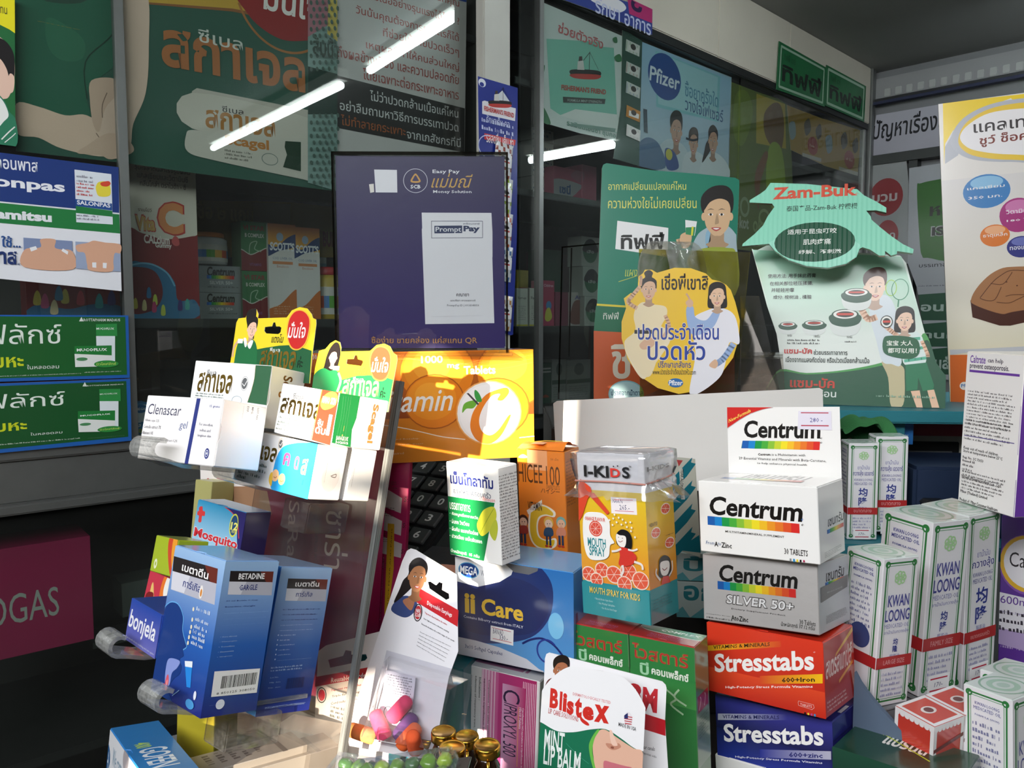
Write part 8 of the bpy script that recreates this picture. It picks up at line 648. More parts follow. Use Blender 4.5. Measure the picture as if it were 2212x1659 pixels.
card('pharmacist_advice_poster','white and black poster with Thai text behind glass, beside the post','poster',(-.3805,1.7569,1.7656),(39.5,0,0),0.8,[[7,377.1,351.7,419.3,343.7,49.2,342.6,19.5,-0,0]],'bab8b6',[('p',[3.1,165.5,344.7,152.5,343.2,47.3,1,54.3],'2b2b2b'),('p',[288.5,413.9,351.7,419.3,350.7,402.8,333.3,402.1,288.4,403.3],'2a4a9a'),('t','จำวันที่คุณ',227.7,380.95,329.4,405.95,'9a4a44',.01,0,0),('t','ล้ามเนื้ออย่างรุนแรงได้ไหม ?',74.2,339.45,329.2,364.45,'9a4a44',.01,0,0),('t','วันนั้นคุณต้องการยาอะไรก็ได้',52.6,300.8,328.1,325.8,'9a4a44',.01,0,0),('t','ที่ช่วยให้หายปวดเร็วๆ',119.7,268.1,327.9,293.1,'9a4a44',.01,0,0),('t','เหตุผลนี้ทำให้คนส่วนใหญ่',76.3,231.85,327.7,256.85,'9a4a44',.01,0,0),('t','ถึงผลข้างเคียง และความปลอดภัย',5.4,204.95,326.6,229.95,'9a4a44',.01,0,0),('t','โดยเฉพาะต่อกระเพาะอาหาร',67.5,169.4,326.4,194.4,'9a4a44',.01,0,0),('t','ไม่ว่าปวดกล้ามเนื้อแค่ไหน',84.2,126.4,324.7,149.4,'c8c8c8',.01,0,0),('t','อย่าลืมถามหาวิธีการบรรเทาปวด',9.9,93.7,324.5,116.7,'c8c8c8',.01,0,0),('t','ไม่ทำลายกระเพาะ',12.2,62.15,175.7,85.15,'a05a34',.01,0,0),('t','จากเภสัชกรที่นี่',178.6,57.65,331.2,80.65,'c8c8c8',.01,0,0)],fin='n',eps=0.08)
o=carton('gummy_display_box','tall cream and dark red display carton behind glass, orange letter C','box',(-.7489,1.5653,1.408),(39.5,0,0),(134.9,60,324.6),{'*':'cfcabb'},{'F':[('s',[-.4,163.5,29,167.3,62.1,159.1,96.5,161.4,130.2,169,139,162.4,137.9,1.5,-6,1],'7a1c20'),('s',[3.3,101.8,27.1,110.5,63.7,100.9,86.8,73.3,92.7,37.4,126.3,38,125.2,1.4,-.2,1],'2a6a90'),('s',[2.9,91.4,23.5,100.9,49.9,93.3,62.5,65.4,59.9,36.9,40.6,15.3,.3,14.9],'6a1a20'),('l',[3.3,103.5,27.1,109.1,50.3,105.6,73.6,90.7,86.6,66.1],3.34,'6aa8c8',1),('t','วุ้นเจลาตินสำเร็จรูปผสม',18.4,287.9,123.5,299.9,'3a2a22',.01,0,0),('t','แคลเซียมและวิตามินซี',22.8,274.7,118.9,286.7,'3a2a22',.01,0,0),('t','กลิ่นโคล่า ตราไวต้า - ซี',27.2,259.7,114.2,271.7,'3a2a22',.01,0,0),('t','ราเมโปว์',22.2,210,47.2,217.5,'5a3a30',.01,0,0),('t','C',56.1,166.4,110.4,234.8,'b83a34',.14,0,0),('t','C',59.1,169.4,107.4,231.8,'d88a52',.06,0,0),('t','Vita',15.4,170.9,54.2,204.1,'b83a34',.12,0,0),('t','Vita',16.7,173,52.7,201.5,'c8a05a',.05,0,0),('t','CALcium',31,148.3,79.4,165.6,'e8e0d8',.04,0,0),('t','Gummy',52,138.4,83,150.9,'e8e0d8',.04,0,0),('s',[83.2,155.2,89.7,166.3,96.5,161.4,97.9,149,89.1,146.6],'c05050'),('s',[7,20.6,8.2,35.9,11.6,40.9,14.7,35.4,14.9,20.7],'c8b84a'),('s',[32.5,42,33.6,57.5,37.1,62.5,40.3,57,40.5,42.2],'2a70a0'),('s',[23.3,17.2,24.5,32.7,28,37.7,31.1,32.1,31.3,17.3],'d8c890'),('s',[43.7,28.1,44.9,43.7,48.4,48.7,51.6,43.1,51.8,28.2],'b8c84a'),('s',[41.6,13.9,42.8,29.5,46.3,34.5,49.5,28.9,49.7,14],'b83a6a'),('s',[91.4,17.9,92.6,33.8,96.2,39,99.6,33.2,99.8,18],'3a2a6a'),('s',[105.5,19.9,106.7,35.9,110.4,41,113.8,35.3,114,20],'3a9a90'),('s',[58.3,7.6,59.5,23.3,63,28.4,66.3,22.7,66.5,7.7],'b8c850')]},lid=False,eps=0.06)
o=carton('gummy_display_box','dark red and blue carton showing below the patch sign','box',(-.8937,1.4718,1.408),(39.5,0,0),(160,60,88.6),{'*':'6a1a20'},{'F':[('s',[8.7,21.7,32.5,23.4,70.9,18.1,111.1,27.5,157.8,25.1,157,.8,6.6,.3],'1f5a80'),('s',[11.6,26,13.3,43.1,18.6,51.8,23.2,43.3,23.6,26.2],'b8a84a'),('s',[23.8,20.4,25.5,37.7,30.9,46.4,35.6,37.9,36,20.6],'a83a6a'),('s',[38.6,9.1,40.3,26.4,45.7,35.2,50.5,26.6,50.8,9.2],'c8b890'),('s',[57.3,29.6,59,47,64.5,55.9,69.4,47.3,69.8,29.8],'b8a84a'),('s',[47.2,35.2,48.9,52.6,54.4,61.4,59.2,52.8,59.6,35.4],'2a6a90'),('s',[83.3,27,85,44.7,90.7,53.6,95.6,44.9,96.1,27.2],'a82a3a'),('s',[115.2,21.6,117,39.4,122.7,48.5,127.9,39.7,128.3,21.7],'2a8a90'),('s',[137.3,27.8,139.1,45.9,144.9,55,150.2,46.1,150.7,28],'3a2a6a')]},lid=False,eps=0.06)
o=carton('multivitamin_box','silver rainbow bar box in the cabinet, lower of two','box',(-.7204,1.848,1.408),(39.5,0,0),(96.6,60,61.5),'8f9698',{'F':[('t','Centrum',16.2,39,80.7,59.9,'1a1a1c',.04,.1,0),('r',15.2,33.2,20.5,40,'1f5fb0'),('r',20.5,33.2,25.8,40,'1e86d0'),('r',25.8,33.2,31.1,40,'1f9a4a'),('r',31.1,33.2,36.4,40,'4cae3f'),('r',36.4,33.2,41.7,40,'8cc23c'),('r',41.7,33.2,47.1,40,'c9d436'),('r',47.1,33.2,52.4,40,'f3e02c'),('r',52.4,33.2,57.7,40,'f5c02a'),('r',57.7,33.2,63,40,'f09a2a'),('r',63,33.2,68.3,40,'ea7a2c'),('r',68.3,33.2,73.6,40,'e4552c'),('r',73.6,33.2,78.9,40,'dc2f2b'),('t','SILVER 50+',21.4,20.1,75.5,27.4,'d8dcdc',.03,0,0),('x',16.6,10.9,90.2,16.5,1,'5a5e60')]},group='silver boxes in the cabinet',lid=False,eps=0.06)
o=carton('multivitamin_box','silver rainbow bar box in the cabinet, upper of two','box',(-.7199,1.8483,1.47),(39.5,0,0),(96.8,60,62.7),'8f9698',{'F':[('t','Centrum',17.3,38,81.8,60.1,'1a1a1c',.04,.1,0),('r',16.4,32.2,21.7,40.3,'1f5fb0'),('r',21.7,32.2,27,40.3,'1e86d0'),('r',27,32.2,32.3,40.3,'1f9a4a'),('r',32.3,32.2,37.6,40.3,'4cae3f'),('r',37.6,32.2,42.9,40.3,'8cc23c'),('r',42.9,32.2,48.2,40.3,'c9d436'),('r',48.2,32.2,53.4,40.3,'f3e02c'),('r',53.4,32.2,58.7,40.3,'f5c02a'),('r',58.7,32.2,64,40.3,'f09a2a'),('r',64,32.2,69.3,40.3,'ea7a2c'),('r',69.3,32.2,74.6,40.3,'e4552c'),('r',74.6,32.2,79.9,40.3,'dc2f2b'),('t','SILVER 50+',22.5,19.3,76.6,27.6,'d8dcdc',.03,0,0),('x',17.8,10.1,91.3,17.1,1,'5a5e60')]},group='silver boxes in the cabinet',lid=False,eps=0.06)
jar([-.7211,1.8928,1.5345],.048,.075,'c8cccc','c87a3a','vitamin jar with white lid on top of the silver boxes in the cabinet')
o=carton('vitamin_b_box','green and red vitamin B box in the cabinet, lower of two','box',(-.6402,1.9011,1.408),(39.5,0,0),(63.3,60,115.1),{'*':'3a7a4a','L':'5a7a58'},{'F':[('s',[-3,-3,-3,48.3384,22.1588,39.1311,44.3175,48.3384,66.3108,52.9421,66.3108,-3],'d8dcd0'),('s',[-3,-4,-3,46.0366,22.1588,36.8293,44.3175,46.0366,66.3108,50.6402,66.3108,-4],'7a2024'),('t','VI STAR',5.0649,94.375,56.9797,105.884,'8a3a34',.05,0,0),('t','B COMPLEX',9.4966,78.2622,55.7135,87.4695,'d8dcd0',.03,0,0),('l',[18.9932,40.282,22.1588,63.3003,37.9865,69.0549,31.6554,51.7911,47.4831,46.0366],2,'a8c8a8',1),('t','VITAMINS',18.9932,11.5091,47.4831,18.4146,'8a5a8a',.02,0,0)]},group='vitamin B boxes in the cabinet',lid=False,eps=0.06)
o=carton('vitamin_b_box','green and red vitamin B box in the cabinet, upper of two','box',(-.6403,1.901,1.5236),(39.5,0,0),(64.5,60,116.6),{'*':'3a7a4a','L':'5a7a58'},{'F':[('s',[-3,-3,-3,48.9813,22.5874,39.6515,45.1749,48.9813,67.5356,53.6462,67.5356,-3],'d8dcd0'),('s',[-3,-4,-3,46.6489,22.5874,37.3191,45.1749,46.6489,67.5356,51.3137,67.5356,-4],'7a2024'),('t','VI STAR',5.1628,95.6302,58.082,107.292,'8a3a34',.05,0,0),('t','B COMPLEX',9.6803,79.3031,56.7913,88.6328,'d8dcd0',.03,0,0),('l',[19.3607,40.8177,22.5874,64.1422,38.7213,69.9733,32.2678,52.48,48.4017,46.6489],2,'a8c8a8',1),('t','VITAMINS',19.3607,11.6622,48.4017,18.6595,'8a5a8a',.02,0,0)]},group='vitamin B boxes in the cabinet',lid=False,eps=0.06)
o=carton('cod_liver_oil_box','orange and white emulsion box in the cabinet, left of two','box',(-.5861,1.9327,1.408),(39.5,0,0),(70.4,50,230.4),'d8d8d4',{'F':[('g',0,170.505,70.3823,230.413,'d8a83a','c8702a','y'),('s',[-3,152.072,28.1529,165.897,73.3823,179.722,73.3823,207.371,49.2676,198.155,21.1147,175.113,-3,179.722],'1c3a70'),('t',"SCOTT'S",4.2229,165.897,66.8632,186.634,'e8ecf0',.05,.1,0),('e',21.1147,188.938,38.7103,209.675,'9ab0c4'),('s',[-3,23.0413,28.1529,36.866,73.3823,73.732,73.3823,-3,-3,-3],'c8702a'),('t','COD LIVER OIL',10.5573,145.16,61.9364,150.92,'6a7aa0',0,0,0),('r',10.5573,133.639,61.9364,140.552,'d08a5a'),('t','Emulsion',21.1147,125.575,50.6752,131.335,'c87a5a',0,0,0),('x',10.5573,11.5206,52.7867,34.5619,4,'e0b890')]},group='emulsion boxes in the cabinet',lid=False,eps=0.06)
o=carton('cod_liver_oil_box','orange and white emulsion box in the cabinet, right of two','box',(-.5347,1.9751,1.408),(39.5,0,0),(67.6,50,226.5),'d8d8d4',{'F':[('g',0,167.59,67.5789,226.473,'d8a83a','c8702a','y'),('s',[-3,149.472,27.0316,163.06,70.5789,176.649,70.5789,203.826,47.3052,194.767,20.2737,172.119,-3,176.649],'1c3a70'),('t',"SCOTT'S",4.0547,163.06,64.2,183.443,'e8ecf0',.05,.1,0),('e',20.2737,185.708,37.1684,206.09,'9ab0c4'),('s',[-3,22.6473,27.0316,36.2357,70.5789,72.4713,70.5789,-3,-3,-3],'c8702a'),('t','COD LIVER OIL',10.1368,142.678,59.4694,148.34,'6a7aa0',0,0,0),('r',10.1368,131.354,59.4694,138.149,'d08a5a'),('t','Emulsion',20.2737,123.428,48.6568,129.09,'c87a5a',0,0,0),('x',10.1368,11.3236,50.6842,33.9709,4,'e0b890')]},group='emulsion boxes in the cabinet',lid=False,eps=0.06)
o=carton('grey_carton','grey and teal carton beside the yellow bottle in the cabinet','carton',(-.4953,2.0594,1.408),(39.5,0,0),(21.6,50,160),{'*':'5f6a68'},{'F':[('r',0,72.0103,21.6106,144.021,'3a5a64')]},lid=False,eps=0.06)
jar([-.4815,2.0838,1.408],.034,.135,'b8a038','a82a2c','yellow bottle with red cap in the cabinet beside the purple sign')
card('yellow_shelf_banner','mustard yellow banner at the back of the cabinet shelf','banner',(-.7583,1.9269,1.5562),(39.5,0,0),1,[[4,135.4,243.8,153.9,372.5,152,370,19,-0,-0]],'8a7428',[('t','ซื้อ ๒ แถม',5.7,93.4,144.5,135.7,'b09a50',.05,0,0),('p',[144.7,144.5,243.7,148.5,239.9,90,143.3,91.5],'948a6a'),('t','BUN',331.5,45.3,371.3,85.6,'7a3a20',.06,0,0)],fin='m',eps=0.08)
o=carton('capsule_box','blue and white capsule box on the low shelf behind the green signs','box',(-.737,1.5232,1.162),(39.5,0,0),(33.6,40,83.5),'3f7fb0',{'F':[('r',0,45.9078,33.5786,79.2954,'c8d4dc'),('e',8.9,63.2,34.1,79.6,'2a6aa0'),('t','MEGA',12.3,68.5,29.7,73.6,'e0e8f0',.03,.1,0),('t','G',11.2,36.6,20.6,47,'e0e8f0',.03,0,0),('t','40',10.8,24.4,21.8,32.9,'b8c84a',.03,0,0)]},lid=False,eps=0.06)
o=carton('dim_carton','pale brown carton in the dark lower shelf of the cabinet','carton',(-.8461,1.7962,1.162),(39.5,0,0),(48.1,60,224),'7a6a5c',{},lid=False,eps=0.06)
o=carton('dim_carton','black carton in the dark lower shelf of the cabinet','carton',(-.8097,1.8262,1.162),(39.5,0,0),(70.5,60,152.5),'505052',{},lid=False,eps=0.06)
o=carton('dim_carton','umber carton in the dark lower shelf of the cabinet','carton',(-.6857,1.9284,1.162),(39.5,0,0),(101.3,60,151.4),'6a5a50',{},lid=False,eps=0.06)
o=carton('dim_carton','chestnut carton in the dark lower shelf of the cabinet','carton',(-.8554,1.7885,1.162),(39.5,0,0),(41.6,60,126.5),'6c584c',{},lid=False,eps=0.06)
o=carton('antacid_display_box','dark magenta box with grey capital letters behind the lower showcase glass','box',(-.9801,1.3099,.8034),(39.5,0,0),(245.3,120,198.7),{'*':'8a1c48'},{'F':[('t','OGAS',75.33,60.5,189.4,114.5,'98a098',0,0,0)]},lid=False,eps=0.06)
o=carton('showcase_carton','dark grey folded carton in the lower showcase','carton',(-.8437,1.6815,.7624),(39.5,0,0),(84,80,74.7),'6f7a74',{},lid=False,eps=0.06)
o=carton('showcase_carton','low dark green tray box in the lower showcase','carton',(-.8669,1.5717,.5544),(39.5,0,0),(218.6,80,11.9),'4c6660',{},lid=False,eps=0.06)
o=carton('showcase_carton','flat grey carton lying in the lower showcase','carton',(-.9144,1.688,.689),(39.5,0,0),(118.6,80,14.6),'7c837f',{},lid=False,eps=0.06)
o=carton('showcase_carton','black flat carton near the lower left corner','carton',(-1.02,1.4714,.6162),(39.5,0,0),(144.1,80,-15.4),'485450',{},lid=False,eps=0.06)
strip=card('lozenge_strip_sign','long blue hanging strip with ship emblem and striped packets, on the white post','sign',(-.0793,1.8939,1.3691),(44.7,0,0),1.5,[[0,600.4,131.2,600.3,128.7,245.5,115.3,1.8,107.3,-0,83.3,5.9,3.1,422]],'1c2f8c',[('e',1.8,578.7,25.4,597.7,'e8ecf4'),('e',5.7,579.5,19.5,589.4,'1c2f8c'),('p',[13.4,545.9,20.8,549,124.3,550.4,121.6,519.7,13.3,517.6],'e8e6ea'),('p',[58.3,567,78.8,583.6,104.7,561.4,63.4,550],'d8dce0'),('s',[36.6,552,104.2,562.9,101.2,551,45.2,541.4],'1e1a1c'),('s',[36.5,544.7,105.4,555.9,98.2,547.1,46.3,539.1],'c23a34'),('p',[51,554.8,52.2,569.4,65.6,573.3,68.5,557.4],'d8d4d0'),('p',[53.9,569.8,55.7,578.3,62.7,580.1,63.8,572.9],'4a3a38'),('l',[80.3,560.4,81.5,591.8],1.26,'2a2426'),('l',[81.5,590.5,103,564.7],.83,'2a2426'),('l',[81.5,590.5,65.6,573.3],1.08,'2a2426'),('u',"FISHERMAN'S FRIEND",19.2,525.7,117.4,526.4,11.7,'c83a34',.03),('t','รักษาเจ็บ คอ',25.6,500.2,102.1,518.9,'c8d0f0',.02,0,0),('x',10.7,478.2,120.6,512.9,2,'c8d0f0'),('p',[19.1,474.2,123.2,474.6,120.6,461.3,19,460],'d03038'),('t','รสสดชื่น เย็น ซ่า',25.4,454.6,115.3,480.7,'f0e8ea',.02,0,0),('o',-.8,417.2,67.3,472,2.5,'c0c8ec',90,270)],fin='g',eps=0.08)
packet([-.0208,1.9461,1.7869],44.7,'8a4030','brown striped lozenge packet clipped to the blue strip')
packet([-.0209,1.9461,1.7064],44.7,'9ab82a','lime striped lozenge packet clipped to the blue strip')
packet([-.021,1.946,1.6234],44.7,'c0582c','red striped lozenge packet clipped to the blue strip')
packet([-.021,1.9459,1.5436],44.7,'3a6a9a','blue striped lozenge packet clipped to the blue strip')
packet([-.0211,1.9458,1.424],44.7,'b07a3a','tan striped lozenge packet clipped to the blue strip')
card('lozenge_poster','white and mint poster with fishing boat packet behind the second glass door','poster',(.0642,2.1034,1.9167),(44.7,0,0),0.8,[[0,297.7,14.4,305.5,358.3,302.8,354.7,6,170.1,-0,1,3.7]],'d5dedb',[('p',[35.3,217.9,246.8,260.9,250.3,249.2,316,260.5,337.6,27.3,87.6,34.8,51.1,44.2],'7fc4b0'),('s',[133.2,160.9,249.8,183,244.8,164.3,148.1,145.2],'1e1a1c'),('s',[133.3,149.7,252.1,172.4,239.6,158,150.1,141.9],'c23a34'),('p',[157.8,166.3,159.6,188.8,182.6,195.9,187.9,172],'d8d4d0'),('p',[162.6,189.5,165.5,202.8,177.4,206.1,179.6,195.2],'4a3a38'),('l',[208.3,177.2,209.7,225.7],1.94,'2a2426'),('l',[209.8,223.8,247.7,185.8],1.33,'2a2426'),('l',[209.8,223.8,182.6,195.9],1.79,'2a2426'),('u',"FISHERMAN'S FRIEND",93.3,99.4,281.6,124.3,14.8,'b84a3c',.04),('p',[99.6,83.4,279.7,112,276.4,97.7,100.9,68.7],'26302c'),('u','FORMULA MINT STRENGTH',118.4,74.9,262.6,96.8,6.8,'a8b8b0',.01),('t','ช่วยตัวจริง',80,244.4,267.1,274.4,'c8686a',.03,.1,0),('p',[87.6,32.8,150.2,60.4,333.2,78.8,344.8,28.5],'e0e6e2'),('t','รสมินต์เย็นซ่า ชุ่มคอ',115.7,7.5,326.8,27.5,'5a8a7a',.03,0,0),('p',[134.6,20.8,326.6,38.6,323.2,27.2,134.7,12.6],'7a9a90'),('s',[3.5,132.8,26.8,149.6,23.9,129.4,6.4,117.9],'2f7a4a'),('s',[3.8,43.3,27.3,39.8,51.3,4.5,15.6,6.2],'2f7a4a'),('s',[316.4,234.9,341.1,249.2,352.2,234.4,330.8,225.3],'2f7a4a'),('s',[308.6,284.3,326.1,292.8,329.9,278.7,315.7,275.4],'2f7a4a'),('s',[340.5,71.5,354.9,78.4,358.9,57.2,344.4,54.7],'2f7a4a')],eps=0.08)
card('lozenge_ladder_poster','green strip poster with small striped lozenge packets beside the boat poster','poster',(.2901,2.3242,1.8646),(44.7,0,0),0.8,[[36.4,374.5,131.9,363,123.4,0,0,4.8,33,155.1]],'1c4a3c',[('p',[54.7,349.8,121,346.8,117.9,315,51.7,317],'d8d8d4'),('l',[58.4,346.4,55.3,318.9],1.66,'5a9a4a'),('l',[74.8,345.5,71.6,317.9],1.66,'5a9a4a'),('l',[91.3,344.6,88.1,316.9],1.67,'5a9a4a'),('l',[108,343.7,104.8,315.8],1.68,'5a9a4a'),('p',[65.8,337.5,113.7,336.9,112.1,323.5,64.3,322.1],'e8e4e0'),('e',75.1,326.8,100.5,343.6,'2a2020'),('p',[55.9,288.6,122.3,284.3,119.2,252.4,52.8,255.7],'d8d8d4'),('l',[59.5,285.1,56.4,257.6],1.66,'b8423a'),('l',[75.9,283.9,72.8,256.2],1.67,'b8423a'),('l',[92.5,282.7,89.3,254.9],1.67,'b8423a'),('l',[109.2,281.5,106.1,253.5],1.68,'b8423a'),('p',[67,276,115,274.5,113.4,261.1,65.4,260.6],'e8e4e0'),('e',76.3,265.1,101.8,281.5,'2a2020'),('p',[56.9,232.4,123.5,227,120.3,195,53.8,199.5],'d8d8d4'),('l',[60.6,228.8,57.4,201.3],1.66,'4a6ab0'),('l',[77,227.4,73.8,199.6],1.67,'4a6ab0'),('l',[93.6,225.9,90.4,198],1.68,'4a6ab0'),('l',[110.4,224.3,107.2,196.3],1.69,'4a6ab0'),('p',[68,219.6,116.1,217.3,114.5,203.8,66.5,204.1],'e8e4e0'),('e',77.3,208.5,102.9,224.5,'2a2020'),('p',[58.1,165.2,124.9,158.4,121.8,126.4,55,132.2],'d88a2a'),('l',[61.8,161.6,58.6,133.9],1.67,'d88a2a'),('l',[78.3,159.7,75.1,131.9],1.67,'d88a2a'),('l',[94.9,157.9,91.8,129.9],1.68,'d88a2a'),('l',[111.7,156,108.6,127.9],1.69,'d88a2a'),('p',[69.2,152.1,117.5,148.8,115.9,135.3,67.7,136.6],'e8e4e0'),('e',78.6,140.7,104.3,156.3,'2a2020'),('p',[59.1,111.2,126,103.3,122.9,71.2,56,78.1],'d8d8d4'),('l',[62.8,107.5,59.6,79.8],1.67,'c0b0a8'),('l',[79.3,105.4,76.1,77.5],1.68,'c0b0a8'),('l',[96,103.2,92.8,75.2],1.69,'c0b0a8'),('l',[112.8,101.1,109.7,73],1.69,'c0b0a8'),('p',[70.2,97.9,118.6,93.8,117,80.2,68.7,82.3],'e8e4e0'),('e',79.6,86.3,105.3,101.5,'2a2020')],eps=0.08)
card('laboratory_poster','pale blue poster with blue oval logo and three people in white coats','poster',(.3749,2.4109,1.8647),(44.7,0,0),0.8,[[9.6,361.6,522.7,367.2,511.1,34,0,-0]],'a9c6d6',[('g',0,0,515.2,361.6,'b8c8d4','9cc4e0','y'),('p',[79.1,352.1,449.3,354.8,445.4,204.6,87.9,188.2],'8ac8d0'),('p',[89.1,348.8,435.1,348.7,430.7,211.4,97.6,198.5],'a8d4dc'),('e',43.2,217.3,218.1,354.3,'1c4a94'),('t','Pfizer',50,259.3,211.9,304,'e4ecf4',.02,.1,0),('t','ซื้อยาครั้งใด',240.9,250.6,439.7,298.6,'4a8aa8',.01,0,0),('t','วางใจไฟเซอร์',242.3,207.7,471.9,251.7,'2a5a88',.01,0,0),('s',[95.9,64.5,145.6,100.9,208.3,104.9,263.1,77.6,287,20.7,107.4,3,76.9,27.5],'c8d4dc'),('h',195.9,91.2,96.1,'c0937c','1a1a18','short',.3),('s',[241.7,62.5,296,88.5,364.8,74.1,378.5,14.1,243.4,6.1],'d4dce2'),('h',294.2,76.1,78,'c89c84','3a2a22','short',-.5),('l',[250.9,120.5,289.4,120.6,317.2,128],7.4,'2a3440',1),('s',[353.5,66.3,422.8,101.1,496.7,80.1,517.4,31.6,343.8,12.8],'dce4e8'),('h',411,96.2,86.5,'c89a80','241a18','tail',-.5),('s',[-1.2,61,46,90.7,105.6,77.4,137.6,12.8,0,-0],'4a6a90'),('s',[136.2,70.5,188.2,66.6,210.6,22.6,148,11.3],'2a4a90'),('e',139,39.1,175.4,73.5,'c8c040'),('p',[20.3,170.1,39.4,170.8,43.9,101.6,26.4,104.4],'3a4a58')],eps=0.08)
card('green_skincare_poster','olive green poster with yellow patch beside the laboratory poster','poster',(.7437,2.7786,1.6516),(44.7,0,0),0.8,[[6,565.7,176.4,567.8,347.4,574.2,431.6,562.2,471.2,283,479.8,-0,28.8,7.3,-0,248.5]],'5c6a24',[('p',[176.8,561.3,393,565.5,409.8,403.2,182.2,389.1],'b09a2c'),('s',[235.4,498.8,304.4,552.3,363.7,549.6,390.7,470.6,357.9,381.4,253.5,420.6],'6a4a24'),('s',[283.4,397.9,372,397.5,410.9,247.2,324.6,167.3,261.7,257.6],'8aa02a'),('s',[32.9,526.6,109.7,554.6,153.1,484,91.5,368.5,25.6,397],'6f8028'),('s',[176.9,267.6,242.1,364.4,271.1,355,219.4,252.5,210,156.1],'7a4a2a'),('o',78.6,121.4,144.9,192,11.48,'8a9a72',0,360),('t','kot',77.7,80.2,142.6,122.6,'a0a890',.04,0,0),('t','okamoto',172.2,74.4,417.2,133.3,'8a9a60',.03,0,0),('o',212.6,101.6,295.4,164.4,11.04,'8a9a60',0,360)],eps=0.08)
card('baby_product_poster','amber poster with red round seal, left of two under the fascia','poster',(1.0325,3.0616,2.0382),(44.7,0,0),0.8,[[0,177.1,315.1,180.5,327.6,0,40,17.9]],'a8842c',[('e',179.8,25.5,270.2,95.7,'a03a28'),('x',196.5,50.8,253,69.8,1,'d8b8a0'),('s',[145.1,131.8,184.5,160.5,203.8,119.8,164,91.3],'5a5040'),('s',[245.8,126.8,287,156.1,298.7,113,265.2,92.7],'5a5040'),('s',[19.2,110.3,65.1,125.3,75.9,77,37.8,56.7],'8a9aa0'),('p',[135.5,21.2,304.8,23.4,302.3,7.9,136.3,8.2],'b8b0a0')],group='amber posters',eps=0.08)
card('baby_product_poster','amber poster with red round seal, right of two under the fascia','poster',(1.2564,3.2832,2.0367),(44.7,0,0),0.8,[[0,183.5,376.8,199.2,351.9,2,12.6,0]],'a8842c',[('e',209.3,20.4,313.8,96,'a03a28'),('x',228.5,47.7,294,68.1,1,'d8b8a0'),('s',[168.1,134.9,213.6,165.9,236.4,122,190.5,91.3],'5a5040'),('s',[285.1,129.5,332.8,161.2,346.8,114.7,308.1,92.8],'5a5040'),('s',[22.7,111.7,75.6,127.8,88.5,76,44.6,54.1],'8a9aa0'),('p',[158.1,15.9,354.7,17.9,352,1.2,159.1,1.9],'b8b0a0')],group='amber posters',eps=0.08)
card('green_fascia_sign','green cold medicine sign on the fascia, left of two','sign',(.9529,2.942,2.2385),(44.7,0,0),3,[[12.4,171.9,405.6,164.3,398.8,12.3,0,0]],'1d6a3e',[('l',[29.4,157.9,383.6,152.5,377.6,23.9,19.2,14.3,29.4,157.9],8.34,'9ab8a0'),('t','ทิฟฟี่',39.3,38.6,365.7,110,'12221a',.045,0,0),('t','ทิฟฟี่ เดย์',52.4,114.2,142.4,142.2,'164a2c',.02,0,0)],group='green fascia signs',edge='2a5a3a',eps=0.08)
card('green_fascia_sign','green cold medicine sign on the fascia, right of two','sign',(1.2385,3.2247,2.2573),(44.7,0,0),3,[[3,156.4,393.8,153.6,386.3,1.8,0,0]],'1d6a3e',[('l',[20.8,143.8,372.1,141.6,366,13.9,18.1,12.6,20.8,143.8],10,'9ab8a0'),('t','ทิฟฟี่',36.6,34.6,354.5,100.1,'12221a',.045,0,0),('t','ทิฟฟี่ เดย์',45.5,103.4,135.5,131.4,'164a2c',.02,0,0)],group='green fascia signs',edge='2a5a3a',eps=0.08)
card('blue_magenta_sign','blue and magenta sign with white tablets at the top of the picture','sign',(.0647,2.0631,2.2288),(44.7,0,0),3,[[0,37.4,487,85.1,487.1,12.6,205.5,9.9,.1,0]],'2c3f8c',[('p',[360.3,110.2,486.2,119.9,486.3,45.4,375.9,42.7],'b02a6a'),('s',[205.2,33.9,244.3,52.8,325.8,67.1,361.3,55.7,333.3,35.6,285,31.1],'e4e6ea'),('t','ยา',382.9,57.3,478.7,109.1,'2a1a4a',.06,0,0),('t','รักษา อาการ',225.1,7,480,52.6,'c8d0e8',.02,0,0)],eps=0.08)
o=carton('sanitary_pack_box','pink and white pack on the upper shelf, blue lettering','box',(.13,2.5174,1.745),(44.7,0,0),(131.3,90,141.7),'e890a8',{'F':[('s',[1,101.2,131.7,98,116.8,76.8,79.5,53.3,7,38.3],'dfe4ea'),('t','เซนี่',26.9,60.9,79.2,91.7,'6a8ac0',.06,0,0),('s',[79,120.5,116.1,144.6,146.6,134,131.7,102.9],'dca0b4')]},lid=False,eps=0.06)
o=carton('sanitary_pack_box','plain pink pack on the upper shelf, at right','box',(.2268,2.6132,1.745),(44.7,0,0),(72.4,90,164.3),'e890a8',{'F':[('s',[-57.3,120.5,-20.1,144.6,10.4,134,-4.6,102.9],'dca0b4')]},lid=False,eps=0.06)
o=carton('white_carton','top white carton with small blue print, upper shelf by the glass edge','carton',(.0618,2.5062,1.746),(44.7,0,0),(98.6,90,108),'dfe2df',{'F':[('x',6,10,92.5625,95,6,'6a7a9a')]},lid=False,eps=0.06)
o=carton('white_carton','middle white carton with small blue print, upper shelf by the glass edge','carton',(.0617,2.5061,1.856),(44.7,0,0),(98.5,90,108),'dfe2df',{'F':[('x',6,10,92.4552,95,6,'6a7a9a')]},lid=False,eps=0.06)
o=carton('white_carton','bottom white carton with small blue print, upper shelf by the glass edge','carton',(.0616,2.506,1.966),(44.7,0,0),(98.3,90,108),'dfe2df',{'F':[('x',6,10,92.3482,95,6,'6a7a9a')]},lid=False,eps=0.06)
